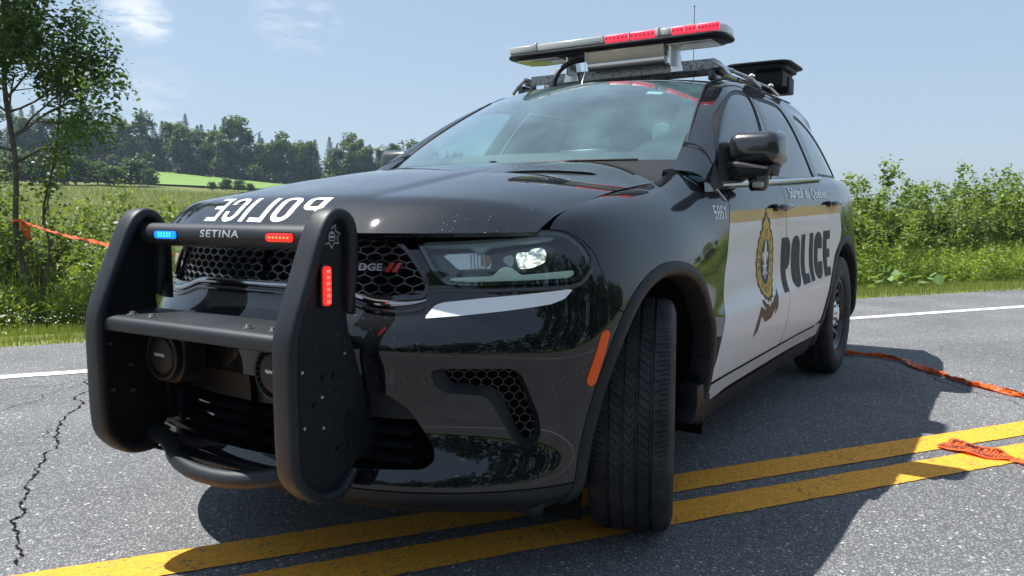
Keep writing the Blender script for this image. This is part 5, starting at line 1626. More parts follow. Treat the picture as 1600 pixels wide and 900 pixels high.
for y0, y1, on in mods:
    mb = MB(); mb.box((-1.392, (y0 + y1) / 2, 1.954), (.022, y1 - y0 - .002, .038), .006, 3)
    o = mb.build('bar_module', MAT['bar_red'] if on else MAT['lens_pale'], lb)
    if on:
        o['label'] = 'lit red module of the light bar'
        mb = MB()
        for k in range(6): mb.cyl((-1.381, y0 + (k + .5) * (y1 - y0) / 6, 1.954), (-1.379, y0 + (k + .5) * (y1 - y0) / 6, 1.954), .0065, n=8)
        mb.build('led', MAT['red_dim'], lb)
mb = MB(); mb.box((-1.53, 0, 1.945), (.20, 1.10, .028), .004); mb.build('bar_core', MAT['lens_pale'], lb)
# rack
rk = empty('roof_rack', (0, 0, 0), car); rk['label'] = 'speckled grey metal rack under the light bar'
mb = MB()
mb.box((-1.50, .02, 1.795), (.006, 1.06, .048), .001, m=0)
mb.box((-1.535, .02, 1.820), (.07, 1.06, .006), .001, m=0)
mb.box((-1.70, .0, 1.795), (.05, 1.06, .04), .004, m=0)
for sgn in (1, -1):
    mb.prism([(-1.50, 1.775), (-1.50, 1.820), (-1.62, 1.820), (-1.62, 1.775)], 'y', sgn * .548, sgn * .556, 0)
rb = mb.build('cross_beam', [MAT['galv']], rk)
for sgn in (1, -1):
    MB().tube([(-1.50, sgn * .545, 1.815), (-1.50, sgn * .60, 1.775), (-1.50, sgn * .635, 1.735)], .011, 8).build('rack_strut', MAT['alu'], rk)
    MB().box((-1.53, sgn * .570, 1.760), (.11, .04, .026), .005).build('rack_foot', MAT['plate'], rk)
    for x_ in (-1.95, -2.35): MB().tube([(x_, sgn * .50, 1.835), (x_ - .06, sgn * .60, 1.79), (x_ - .10, sgn * .640, 1.745)], .008, 8).build('rack_strut', MAT['alu'], rk)
    MB().tube([(-1.55, sgn * .50, 1.82), (-1.95, sgn * .50, 1.835), (-2.45, sgn * .50, 1.835)], .010, 8).build('side_tube', MAT['alu'], rk)
    for x_ in (-1.96, -2.0, -2.36, -2.40): MB().cyl((x_, sgn * .605, 1.795), (x_, sgn * .62, 1.801), .008, n=8).build('bolt', MAT['alu'], rk)
for x_ in (-1.95, -2.35): MB().box((x_, 0, 1.83), (.05, 1.04, .02), .003).build('rear_beam', MAT['galv'], rk)
# stand-offs between rack and bar
for y_ in (-.245, .345):
    mb = MB()
    V2 = [(-1.44, 1.80), (-1.62, 1.80), (-1.575, 1.895), (-1.43, 1.895)]
    mb.prism(V2, 'y', y_ - .004, y_ + .004, 0)
    mb.prism([(y_ - .045, 1.772), (y_ + .045, 1.772), (y_ + .018, 1.895), (y_ - .018, 1.895)] if y_ < 0 else [(y_ - .012, 1.772), (y_ + .055, 1.772), (y_ + .02, 1.895), (y_ - .02, 1.895)], 'x', -1.490, -1.484, 0)
    mb.build('bar_bracket', MAT['alu'], rk)
mb = MB(); mb.box((-1.418, .10, 1.880), (.008, .440, .072), .002, 2, Matrix.Rotation(R(14), 4, 'Y')); mb.build('message_board', MAT['board'], rk)
mb = MB(); mb.box((-1.47, .10, 1.875), (.06, .436, .05), .004)
mb.tube([(-1.455, -.118, 1.838), (-1.455, .318, 1.838)], .030, 24)
mb.build('message_tube', MAT['alu'], rk)['label'] = 'polished metal tube under the middle of the bar'
mb = MB(); mb.tube(catmull([(-1.37, -.290, 1.715), (-1.375, -.286, 1.775), (-1.40, -.262, 1.830), (-1.43, -.21, 1.866), (-1.47, -.15, 1.880)], 6), .014, 12)
mb.build('cable_conduit', MAT['gasket'], rk)
mb = MB(); mb.tube([(-1.36, -.118, 1.73), (-1.40, -.117, 1.80), (-1.40, -.117, 1.905)], .0022, 6); mb.build('tie_wire', MAT['alu'], rk)
# tray
tr = MB()
plan_prism(tr, stadium(-2.86, -2.42, .31, .70, .09), 1.940, 1.954, 0, .005)
plan_prism(tr, stadium(-2.83, -2.45, .34, .67, .08), 1.912, 1.942, 0, .008)
tr.box((-2.64, .56, 1.865), (.26, .17, .10), .012, 3)
tr.box((-2.70, .60, 1.835), (.14, .11, .10), .010, 3); tr.box((-2.58, .52, 1.815), (.12, .12, .07), .01)
tr.build('roof_tray', MAT['plate'], car)['label'] = 'black plastic tray mounted behind the light bar'
mb = MB(); mb.tube([(-2.2, .20, 1.78), (-2.2, .20, 1.83)], .012, 10); mb.tube([(-2.2, .20, 1.83), (-2.2, .197, 2.27)], .0022, 6); mb.sphere((-2.2, .197, 2.27), .005)
mb.build('antenna', MAT['gasket'], car)

# ------------------------------------------------------------------ cabin
mb = MB()
dp = [(-.50, 1.235), (-.66, 1.245), (-.88, 1.235), (-1.02, 1.19), (-1.06, 1.06), (-1.02, .78), (-.50, .78)]
mb.prism(rounded(dp, .04), 'y', -.74, .74, 0)
dsh = mb.build('dashboard', MAT['dash'], car)
mb = MB(); mb.box((-.93, .38, 1.245), (.12, .34, .09), .035, 3); mb.build('instrument_hood', MAT['dash'], dsh)
mb = MB(); Ms = Matrix.Translation((-1.13, .38, 1.10)) @ Matrix.Rotation(R(-62), 4, 'Y')
an = np.linspace(0, 2 * np.pi, 33); mb.tube([tuple(Ms @ Vector((.185 * math.cos(a), .185 * math.sin(a), 0))) for a in an], .015, 10, cap=False)
for a in (0, 2.1, 4.2): mb.tube([tuple(Ms @ Vector((0, 0, -.02))), tuple(Ms @ Vector((.18 * math.cos(a + math.pi), .18 * math.sin(a + math.pi), 0)))], .016, 8)
mb.sphere(tuple(Ms @ Vector((0, 0, -.01))), .06, (.6, 1, 1)); mb.build('steering_wheel', MAT['trim'], car)
def seat(x, y, w=.50):
    s_ = empty('seat', (0, 0, 0), car)
    mb = MB(); mb.box((x + .02, y, .80), (.52, w, .16), .05, 3); mb.build('cushion', MAT['fabric'], s_)
    mb = MB(); mb.box((x - .30, y, 1.12), (.13, w * .92, .62), .05, 3, Matrix.Rotation(R(-14), 4, 'Y')); mb.build('backrest', MAT['fabric'], s_)
    mb = MB(); mb.box((x - .40, y, 1.50), (.09, .26, .17), .035, 3, Matrix.Rotation(R(-10), 4, 'Y')); mb.tube([(x - .38, y - .06, 1.36), (x - .40, y - .06, 1.46)], .007, 6); mb.tube([(x - .38, y + .06, 1.36), (x - .40, y + .06, 1.46)], .007, 6)
    mb.build('headrest', MAT['fabric'], s_)
seat(-1.55, .40); seat(-1.55, -.40); seat(-2.45, .38, .55); seat(-2.45, -.38, .55)
mb = MB()
for y_ in np.linspace(-.62, .62, 2): mb.tube([(-2.02, y_, .6), (-2.08, y_ * .95, 1.62)], .016, 8)
for z_ in (1.05, 1.62): mb.tube([(-2.04 - (z_ - 1) * .06, -.60, z_), (-2.04 - (z_ - 1) * .06, .60, z_)], .014, 8)
for k in range(11): mb.tube([(-2.05, -.55 + k * .11, 1.05), (-2.08, -.55 + k * .11, 1.62)], .004, 6)
mb.build('cage_partition', MAT['trim'], car)
mb = MB(); mb.box((-1.02, .10, 1.235), (.20, .26, .018), .004, rot=Matrix.Rotation(R(8), 4, 'Y')); mb.box((-.95, .10, 1.295), (.014, .26, .12), .004, rot=Matrix.Rotation(R(-18), 4, 'Y')); mb.tube([(-1.0, .02, .9), (-1.0, .02, 1.225)], .02, 8)
mb.build('laptop', MAT['screen'], car)
mb = MB(); mb.box((-.83, .22, 1.27), (.10, .20, .02), .004); mb.box((-.80, .50, 1.262), (.08, .09, .014), .003); mb.build('dash_papers', MAT['lens_pale'], car)
mb = MB(); mb.cyl((-.955, .505, 1.405), (-.935, .500, 1.403), .052, n=28, bev=.006); mb.tube([(-.95, .50, 1.24), (-.952, .50, 1.36)], .008, 8); mb.build('dash_lamp', MAT['disc'], car)['label'] = 'pale green round lamp on the dashboard'
mb = MB(); mb.box((-1.16, 0, 1.60), (.03, .24, .065), .015, 3, Matrix.Rotation(R(-15), 4, 'Y')); mb.tube([(-1.10, 0, 1.66), (-1.15, 0, 1.61)], .012, 8); mb.build('rear_view_mirror', MAT['gasket'], car)
mb = MB(); mb.box((-2.3, 0, .66), (3.2, 1.5, .02)); mb.build('cabin_floor', MAT['dash'], car)
# inner door cards
for sgn in (1, -1):
    mb = MB(); mb.box((-1.8, sgn * .845, .92), (2.5, .02, .50), .01); mb.build('door_card', MAT['dash'], car)
# rear end: tailgate glass is the end of the greenhouse
mb = MB()
e = [(-4.0, y, z) for y, z in ((.50, 1.57), (.62, 1.45), (.70, 1.30), (.74, 1.20))]
V = [(-4.0, .50, 1.57), (-4.03, .64, 1.40), (-4.06, .72, 1.20), (-4.06, -.72, 1.20), (-4.03, -.64, 1.40), (-4.0, -.50, 1.57)]
mesh_obj('rear_window', V, [(0, 1, 2, 3, 4, 5)], MAT['tint'], smooth=False, parent=car)

# ------------------------------------------------------------------ setting: ground, road, verge
NN = np.array([.5725, .8199]); TT = np.array([.8199, -.5725])       # across / along the road
def nt_xy(n, t): return n * NN[0] + t * TT[0], n * NN[1] + t * TT[1]
def smooth(a, b, x):
    x = np.clip((x - a) / (b - a), 0, 1); return x * x * (3 - 2 * x)
_H = ([-1500, -400, -250, -165, -150, -115, -85, -50, -25, -12, -9, -7.5, -6.0, -4.6, -4.25, 13, 14, 15, 17, 60, 1500],
      [30, 22, 14.0, 8.6, 7.3, 4.6, 2.9, 1.2, .25, -.12, -.25, -.28, -.14, -.02, -.012, -.012, -.05, -.3, -.2, .5, 4])
def hz(n, t):
    h = np.interp(n, *_H)
    rise = smooth(-170, -40, t) * .85 + .15
    far = np.where(n < -12, h * np.clip(rise, 0, 1) * np.interp(t, [-120, -50, -16, 8, 27, 60], [.35, .60, .85, 1.18, 1.30, 1.3]), h)
    return far + np.where((n < -5) , .05 * np.sin(n * 1.3 + t * .7) * np.sin(t * .9), 0)

def gmat():
    m, nt, b = nt_new('field and verge'); N = nt.nodes.new; L = nt.links.new
    b.inputs['Roughness'].default_value = .95; b.inputs['Specular IOR Level'].default_value = .1
    t = N('ShaderNodeTexCoord'); n1 = N('ShaderNodeTexNoise'); n1.inputs['Scale'].default_value = .12; n1.inputs['Detail'].default_value = 8
    n2 = N('ShaderNodeTexNoise'); n2.inputs['Scale'].default_value = 3.0; n2.inputs['Detail'].default_value = 8; n2.inputs['Roughness'].default_value = .7
    L(t.outputs['Object'], n1.inputs['Vector']); L(t.outputs['Object'], n2.inputs['Vector'])
    r = N('ShaderNodeValToRGB'); r.color_ramp.elements[0].position = .35; r.color_ramp.elements[0].color = (.12, .145, .042, 1)
    r.color_ramp.elements[1].position = .66; r.color_ramp.elements[1].color = (.19, .20, .072, 1)
    L(n1.outputs['Fac'], r.inputs['Fac'])
    r2 = N('ShaderNodeMapRange'); r2.inputs['From Min'].default_value = .3; r2.inputs['From Max'].default_value = .7; r2.inputs['To Min'].default_value = .55; r2.inputs['To Max'].default_value = 1.25; L(n2.outputs['Fac'], r2.inputs['Value'])
    x = N('ShaderNodeMixRGB'); x.blend_type = 'MULTIPLY'; x.inputs['Fac'].default_value = 1; L(r.outputs['Color'], x.inputs['Color1']); L(r2.outputs['Result'], x.inputs['Color2'])
    L(x.outputs['Color'], b.inputs['Base Color']); return m
def axis_pts(segs):
    out = []
    for a, b, st in segs: out += list(np.arange(a, b, st))
    out.append(segs[-1][1]); return np.array(out)
na = axis_pts([(-1500, -300, 150), (-300, -160, 14), (-160, -20, 5), (-20, -9, 1), (-9, -4.6, .4), (-4.6, -4.25, .175), (-4.25, 11, 3), (11, 17, 1.5), (17, 60, 12), (60, 1500, 240)])
ta = axis_pts([(-1500, -250, 150), (-250, -60, 12), (-60, 30, 2.0), (30, 120, 10), (120, 1500, 200)])
A_, B_ = np.meshgrid(na, ta, indexing='ij'); X_, Y_ = nt_xy(A_, B_); Z_ = hz(A_, B_)
I_ = np.arange(A_.size).reshape(A_.shape)
V = np.stack([X_, Y_, Z_], -1).reshape(-1, 3); F = np.stack([I_[:-1, :-1], I_[:-1, 1:], I_[1:, 1:], I_[1:, :-1]], -1).reshape(-1, 4)
g = mesh_obj('ground', V, F.tolist(), gmat(), smooth=True); g['kind'] = 'structure'
bm = bmesh.new(); bm.from_mesh(g.data); bmesh.ops.recalc_face_normals(bm, faces=bm.faces); bm.to_mesh(g.data); bm.free()
if g.data.polygons[0].normal.z < 0: g.data.flip_normals()

def asphalt():
    m, nt, b = nt_new('worn asphalt'); N = nt.nodes.new; L = nt.links.new
    b.inputs['Roughness'].default_value = .88; b.inputs['Specular IOR Level'].default_value = .25
    t = N('ShaderNodeTexCoord')
    v = N('ShaderNodeTexVoronoi'); v.inputs['Scale'].default_value = 135; L(t.outputs['Object'], v.inputs['Vector'])
    v2 = N('ShaderNodeTexVoronoi'); v2.inputs['Scale'].default_value = 62; L(t.outputs['Object'], v2.inputs['Vector'])
    s = N('ShaderNodeSeparateColor'); L(v.outputs['Color'], s.inputs['Color']); s2 = N('ShaderNodeSeparateColor'); L(v2.outputs['Color'], s2.inputs['Color'])
    r = N('ShaderNodeValToRGB'); e = r.color_ramp.elements; e[0].position = 0; e[0].color = (.088, .089, .092, 1); e[1].position = 1; e[1].color = (.40, .395, .38, 1)
    for p, c in ((.30, (.152, .153, .156, 1)), (.62, (.23, .23, .228, 1)), (.88, (.32, .318, .31, 1))): k = e.new(p); k.color = c
    L(s.outputs['Red'], r.inputs['Fac'])
    # bitumen between stones
    d = N('ShaderNodeMapRange'); d.inputs['From Min'].default_value = .25; d.inputs['From Max'].default_value = .62; L(v.outputs['Distance'], d.inputs['Value'])
    x = N('ShaderNodeMixRGB'); x.inputs['Color2'].default_value = (.098, .100, .104, 1); L(r.outputs['Color'], x.inputs['Color1']); L(d.outputs['Result'], x.inputs['Fac'])
    # a few bigger pale stones
    gt = N('ShaderNodeMath'); gt.operation = 'GREATER_THAN'; gt.inputs[1].default_value = .93; L(s2.outputs['Green'], gt.inputs[0])
    lt = N('ShaderNodeMath'); lt.operation = 'LESS_THAN'; lt.inputs[1].default_value = .33; L(v2.outputs['Distance'], lt.inputs[0])
    an = N('ShaderNodeMath'); an.operation = 'MULTIPLY'; L(gt.outputs[0], an.inputs[0]); L(lt.outputs[0], an.inputs[1])
    x2 = N('ShaderNodeMixRGB'); x2.inputs['Color2'].default_value = (.45, .445, .43, 1); L(x.outputs['Color'], x2.inputs['Color1']); L(an.outputs[0], x2.inputs['Fac'])
    # broad stains and wheel tracks
    n = N('ShaderNodeTexNoise'); n.inputs['Scale'].default_value = .9; n.inputs['Detail'].default_value = 9; n.inputs['Roughness'].default_value = .62; L(t.outputs['Object'], n.inputs['Vector'])
    m1 = N('ShaderNodeMapRange'); m1.inputs['From Min'].default_value = .3; m1.inputs['From Max'].default_value = .72; m1.inputs['To Min'].default_value = .72; m1.inputs['To Max'].default_value = 1.20; L(n.outputs['Fac'], m1.inputs['Value'])
    x3 = N('ShaderNodeMixRGB'); x3.blend_type = 'MULTIPLY'; x3.inputs['Fac'].default_value = 1; L(x2.outputs['Color'], x3.inputs['Color1']); L(m1.outputs['Result'], x3.inputs['Color2'])
    L(x3.outputs['Color'], b.inputs['Base Color'])
    ht = N('ShaderNodeMath'); ht.operation = 'SUBTRACT'; ht.inputs[0].default_value = 1; L(v.outputs['Distance'], ht.inputs[1])
    bp_ = N('ShaderNodeBump'); bp_.inputs['Strength'].default_value = .38; bp_.inputs['Distance'].default_value = .004; L(ht.outputs[0], bp_.inputs['Height']); L(bp_.outputs['Normal'], b.inputs['Normal'])
    return m
def line_paint(name, col, wear):
    m, nt, b = nt_new(name); N = nt.nodes.new; L = nt.links.new
    b.inputs['Roughness'].default_value = .75; b.inputs['Specular IOR Level'].default_value = .3
    t = N('ShaderNodeTexCoord'); v = N('ShaderNodeTexVoronoi'); v.inputs['Scale'].default_value = 120; L(t.outputs['Object'], v.inputs['Vector'])
    n = N('ShaderNodeTexNoise'); n.inputs['Scale'].default_value = 55; n.inputs['Detail'].default_value = 6; n.inputs['Roughness'].default_value = .7; L(t.outputs['Object'], n.inputs['Vector'])
    n3 = N('ShaderNodeTexNoise'); n3.inputs['Scale'].default_value = 5; n3.inputs['Detail'].default_value = 3; L(t.outputs['Object'], n3.inputs['Vector'])
    a = N('ShaderNodeMath'); a.operation = 'MULTIPLY_ADD'; a.inputs[1].default_value = .35; L(n3.outputs['Fac'], a.inputs[0]); L(n.outputs['Fac'], a.inputs[2])
    r = N('ShaderNodeMapRange'); r.inputs['From Min'].default_value = wear; r.inputs['From Max'].default_value = wear + .05; L(a.outputs[0], r.inputs['Value'])
    s = N('ShaderNodeSeparateColor'); L(v.outputs['Color'], s.inputs['Color'])
    mr = N('ShaderNodeMapRange'); mr.inputs['To Min'].default_value = .78; mr.inputs['To Max'].default_value = 1.12; L(s.outputs['Red'], mr.inputs['Value'])
    c = N('ShaderNodeMixRGB'); c.blend_type = 'MULTIPLY'; c.inputs['Fac'].default_value = 1; c.inputs['Color1'].default_value = (*col, 1); L(mr.outputs['Result'], c.inputs['Color2'])
    x = N('ShaderNodeMixRGB'); x.inputs['Color2'].default_value = (.10, .10, .10, 1); L(c.outputs['Color'], x.inputs['Color1']); L(r.outputs['Result'], x.inputs['Fac'])
    L(x.outputs['Color'], b.inputs['Base Color'])
    ht = N('ShaderNodeMath'); ht.operation = 'SUBTRACT'; ht.inputs[0].default_value = 1; L(v.outputs['Distance'], ht.inputs[1])
    bp_ = N('ShaderNodeBump'); bp_.inputs['Strength'].default_value = .4; bp_.inputs['Distance'].default_value = .003; L(ht.outputs[0], bp_.inputs['Height']); L(bp_.outputs['Normal'], b.inputs['Normal'])
    return m
def strip(name, n0, n1, t0, t1, z, mat, step=.05, jit=.0, seed=1, kind='structure'):
    r_ = np.random.default_rng(seed); ts = np.arange(t0, t1, step); k = len(ts)
    def edge(n):
        j = r_.normal(0, jit, k); return n + j + np.convolve(r_.normal(0, jit * 2, k), np.ones(9) / 9, 'same')
    a, b = edge(n0), edge(n1); xa, ya = nt_xy(a, ts); xb, yb = nt_xy(b, ts)
    V = np.concatenate([np.stack([xa, ya, np.full(k, z)], 1), np.stack([xb, yb, np.full(k, z)], 1)])
    F = [(i, i + 1, k + i + 1, k + i) for i in range(k - 1)]
    o = mesh_obj(name, V, F, mat, smooth=False)
    if o.data.polygons[0].normal.z < 0: o.data.flip_normals()
    o['kind'] = kind; return o
M['asphalt'] = asphalt()
strip('road', -4.27, 12.5, -160, 160, 0.0, M['asphalt'], .16, .018, 3)
yel = line_paint('yellow road paint', (.76, .335, .03), .77)
whi = line_paint('white road paint', (.60, .59, .56), .80)
strip('road_marking', .335, .505, -60, 40, .004, yel, .02, .0012, 4)
strip('road_marking', .590, .765, -60, 40, .004, yel, .02, .0018, 5)
strip('road_marking', -3.0, -2.87, -90, 60, .004, whi, .02, .003, 6)
strip('road_marking', 4.2, 4.33, -60, 60, .004, whi, .05, .003, 7)
# gravelly crumbs along the asphalt's edge
# cracks: jagged dark openings
def crack(pts, w, seed, lev=5, amp=.10):
    r_ = np.random.default_rng(seed); P = np.array(pts, float)
    for l in range(lev):
        Q = []
        for a, b in zip(P[:-1], P[1:]):
            d = b - a; ln = np.linalg.norm(d); nrm = np.array([-d[1], d[0]]) / (ln + 1e-9)
            Q += [a, (a + b) / 2 + nrm * r_.normal(0, amp * ln)]
        Q.append(P[-1]); P = np.array(Q)
    k = len(P); T = np.gradient(P, axis=0); T /= np.linalg.norm(T, axis=1)[:, None] + 1e-9
    nn = np.stack([-T[:, 1], T[:, 0]], 1); ww = w * np.abs(r_.normal(.6, .5, k)) * np.clip(np.minimum(np.arange(k), k - 1 - np.arange(k)) / 6, .1, 1)
    L_ = P + nn * ww[:, None]; R_ = P - nn * (ww * r_.uniform(.4, 1.2, k))[:, None]
    V = np.concatenate([np.c_[L_, np.full(k, .0035)], np.c_[R_, np.full(k, .0035)]])
    o = mesh_obj('road_crack', V, [(i, i + 1, k + i + 1, k + i) for i in range(k - 1)], M['crack'], smooth=False)
    o['kind'] = 'structure'; return o
M['crack'] = pmat('open crack', (.012, .012, .012), 1.0, spec=.05)
crack([(-.40, -3.15), (-.203, -2.932), (.05, -2.62), (.285, -2.257), (.55, -1.86), (.85, -1.438), (1.02, -1.20), (1.205, -.906), (1.331, -.571)], .0055, 11)
crack([(-.203, -2.932), (.10, -2.85), (.45, -2.62)], .0028, 12)
crack([(.35, -2.10), (.50, -2.05), (.52, -1.86)], .003, 13)
crack([(-.6, -3.05), (-.1, -3.02), (.3, -3.2)], .003, 14)
crack([(-3.78, .80), (-3.55, 1.12), (-3.25, 1.35), (-2.95, 1.62), (-2.70, 1.9), (-2.3, 2.15)], .0040, 15)
crack([(-4.6, -3.8), (-3.2, -3.3), (-1.6, -2.9), (-.7, -2.75)], .003, 16)
crack([(-9.2, .9), (-9.9, 1.6), (-10.4, 2.3)], .004, 17)

# ------------------------------------------------------------------ vegetation
def leafmat(name, c1, c2, c3=None, rough=.45, tr=.30):
    m = bpy.data.materials.new(name); m.use_nodes = True; nt = m.node_tree; b = nt.nodes['Principled BSDF']; N = nt.nodes.new; L = nt.links.new
    b.inputs['Roughness'].default_value = rough; b.inputs['Specular IOR Level'].default_value = .35
    g_ = N('ShaderNodeNewGeometry'); r = N('ShaderNodeValToRGB'); e = r.color_ramp.elements
    e[0].color = (*c1, 1); e[1].color = (*c2, 1)
    if c3 is not None: k = e.new(.93); k.color = (*c2, 1); e[-1].color = (*c3, 1)
    L(g_.outputs['Random Per Island'], r.inputs['Fac']); L(r.outputs['Color'], b.inputs['Base Color'])
    t = N('ShaderNodeBsdfTranslucent'); tm_ = N('ShaderNodeMixRGB'); tm_.blend_type = 'MULTIPLY'; tm_.inputs['Fac'].default_value = 1; tm_.inputs['Color2'].default_value = (1.7, 1.6, .6, 1)
    L(r.outputs['Color'], tm_.inputs['Color1']); L(tm_.outputs['Color'], t.inputs['Color'])
    mx_ = N('ShaderNodeMixShader'); mx_.inputs[0].default_value = tr; o = nt.nodes['Material Output']
    L(b.outputs[0], mx_.inputs[1]); L(t.outputs[0], mx_.inputs[2]); L(mx_.outputs[0], o.inputs['Surface'])
    return m
LM = {
 'aspen': leafmat('aspen leaves', (.055, .10, .024), (.11, .18, .042), tr=.38),
 'alder': leafmat('alder leaves', (.075, .125, .026), (.19, .26, .055), (.28, .33, .09), tr=.42),
 'weed': leafmat('goldenrod leaves', (.13, .20, .035), (.24, .32, .06), (.34, .36, .11), tr=.42),
 'grass': leafmat('verge grass', (.12, .17, .035), (.22, .27, .07), (.34, .31, .15)),
 'broad': leafmat('distant broadleaf foliage', (.052, .092, .026), (.10, .15, .042)),
 'spruce': leafmat('spruce needles', (.032, .062, .026), (.058, .095, .040), tr=.2),
 'meadow': leafmat('meadow grass', (.125, .165, .045), (.21, .25, .080), (.34, .31, .15)),
 'crop': leafmat('crop', (.13, .23, .035), (.17, .28, .045)),
 'bigleaf': leafmat('burdock leaves', (.12, .20, .07), (.20, .29, .12))}
bark = pmat('grey bark', (.11, .095, .078), .9, var=(18, (.045, .038, .03), .4, .65), bump=(60, .6))
twigm = pmat('twigs', (.12, .095, .065), .9)
flowerm = pmat('white flowers', (.75, .74, .68), .8)
yflowerm = pmat('yellow flowers', (.65, .42, .03), .8)

def leaf_quads(C, size, r_, up=.35, asp=.62, droop=0.0, D=None):
    """one folded leaf (two triangles sharing the midrib) per centre, as quads"""
    n = len(C); s = size * r_.uniform(.6, 1.25, n)
    a = r_.normal(0, 1, (n, 3)); a[:, 2] = a[:, 2] * .45 - droop
    if D is not None: a = a * .55 + D
    a /= np.linalg.norm(a, axis=1)[:, None]
    nn = r_.normal(0, 1, (n, 3)); nn[:, 2] = np.abs(nn[:, 2]) + up * 2.2
    b = np.cross(nn, a); b /= np.linalg.norm(b, axis=1)[:, None] + 1e-9
    L = a * s[:, None]; W = b * (s * asp * .5)[:, None]
    base = C; tip = C + L; m1 = C + L * .42 + W; m2 = C + L * .42 - W
    return np.stack([base, m1, tip, m2], 1).reshape(-1, 3)

def leaf_ovals(C, size, r_, up=.35, asp=.62, droop=0.0):
    n = len(C); s = size * r_.uniform(.6, 1.25, n)
    a = r_.normal(0, 1, (n, 3)); a[:, 2] = a[:, 2] * .45 - droop; a /= np.linalg.norm(a, axis=1)[:, None]
    nn = r_.normal(0, 1, (n, 3)); nn[:, 2] = np.abs(nn[:, 2]) + up * 2.2
    b = np.cross(nn, a); b /= np.linalg.norm(b, axis=1)[:, None] + 1e-9; c_ = np.cross(a, b)
    L = a * s[:, None]; W = b * (s * asp * .5)[:, None]; Z = c_ * (s * .10)[:, None]
    return np.stack([C, C + L * .22 + W * .80 + Z, C + L * .58 + W * .85 + Z, C + L, C + L * .58 - W * .85 + Z, C + L * .22 - W * .80 + Z], 1).reshape(-1, 3)

def grow(r_, p, d, ln, rad, lev, segs, tips, spread=.6, gravity=.0, kids=3, shrink=.62, bend=.16):
    k = max(3, int(ln / .14)); pts = [p.copy()]; d = d / np.linalg.norm(d)
    for i in range(k):
        d = d + r_.normal(0, bend, 3) * .5 + np.array([0, 0, gravity]); d /= np.linalg.norm(d)
        p = p + d * ln / k; pts.append(p.copy())
    segs.append((np.array(pts), rad, lev))
    if lev == 0:
        tips.append(np.array(pts)); return
    for j in range(kids):
        t = r_.uniform(.35, 1.0) if j < kids - 1 else 1.0
        q = pts[min(k, int(t * k))]
        a = r_.normal(0, 1, 3); a -= d * (a @ d); a /= np.linalg.norm(a)
        nd = d * (1 - spread * r_.uniform(.5, 1)) + a * spread + np.array([0, 0, .12])
        grow(r_, q.copy(), nd, ln * shrink * r_.uniform(.75, 1.2), rad * .55, lev - 1, segs, tips, spread, gravity, kids, shrink, bend)

def wood_mesh(name, segs, mat, minr=.003):
    mb = MB()
    for pts, rad, lev in segs:
        mb.tube(pts, np.linspace(max(rad, minr), max(rad * .5, minr * .7), len(pts)), 8 if rad > .03 else (5 if rad > .012 else 3), cap=False)
    V = np.concatenate(mb.V); me = bpy.data.meshes.new(name); me.from_pydata(V.tolist(), [], mb.F); me.materials.append(mat)
    me.polygons.foreach_set('use_smooth', [True] * len(me.polygons)); return me

def tip_leaves(r_, tips, per, size, jitter, up=.35, asp=.62, droop=.25):
    C = []
    for pts in tips:
        t = r_.uniform(.15, 1.02, per) * (len(pts) - 1); i = np.clip(t.astype(int), 0, len(pts) - 2); f = (t - i)[:, None]
        C.append(pts[i] * (1 - f) + pts[i + 1] * f + r_.normal(0, jitter, (per, 3)))
    return leaf_ovals(np.concatenate(C), size, r_, up, asp, droop)

def plant_thing(name, label, cat, group, wood, crown, loc, rz=0, sc=1.0, woodname='stem', crownname='foliage', sz=None):
    o = empty(name, loc); o.rotation_euler = (0, 0, rz); o.scale = (sc, sc, sz or sc)
    tag(o, label, cat, group)
    a = bpy.data.objects.new(woodname, wood); link(a, o); b = bpy.data.objects.new(crownname, crown); link(b, o)
    return o
def gz(x, y):
    n = x * NN[0] + y * NN[1]; t = x * TT[0] + y * TT[1]; return float(hz(np.array(n), np.array(t)))

# the slender roadside tree on the left
r_ = np.random.default_rng(21)
segs = []; tips = []
trunk = catmull([(0, 0, -.2), (.02, .02, .5), (-.05, .0, 1.1), (.0, -.02, 1.8), (-.08, .0, 2.6), (-.04, .03, 3.5), (-.10, 0, 4.4), (-.06, 0, 5.2)], 6)
segs.append((trunk, .034, 3))
second = catmull([(.03, .02, .1), (.22, .0, .55), (.28, .02, .95), (.22, .05, 1.3), (.35, .1, 1.9), (.45, .1, 2.6)], 5); segs.append((second, .018, 2))
third = catmull([(-.03, .0, .2), (-.30, .0, .7), (-.55, .0, 1.0), (-.75, 0, 1.6)], 5); segs.append((third, .02, 2))
# local +x points to the picture's right here
for z0, dx, ln, lev in [(1.75, .9, .9, 1), (1.95, -.8, .8, 1), (2.0, 1.0, 1.5, 2), (2.1, .7, 1.2, 2), (2.1, 1.0, 1.1, 2), (2.35, .8, 1.3, 2), (2.2, .2, .8, 2), (2.3, -.6, .9, 2), (2.45, .9, 1.0, 2), (2.6, .5, .9, 2), (2.65, -.9, .9, 2), (2.8, .8, 1.0, 2), (2.95, -.3, .9, 2), (3.0, .9, .9, 2), (3.15, .4, 1.0, 2), (3.3, -.7, .9, 2), (3.45, .8, .8, 2), (3.6, .1, .9, 2), (3.8, -.5, .8, 2), (4.0, .6, .8, 2), (4.3, -.3, .7, 2), (4.6, .4, .6, 2), (5.1, 0, .6, 2)]:
    i = int(np.argmin(abs(trunk[:, 2] - z0))); d = np.array([dx, r_.uniform(-.5, .5), r_.uniform(.3, .8)])
    grow(r_, trunk[i].copy(), d, ln * (.56 if z0 > 2.3 else .72), .014, lev, segs, tips, .55, -.015, 3, .6, .22)
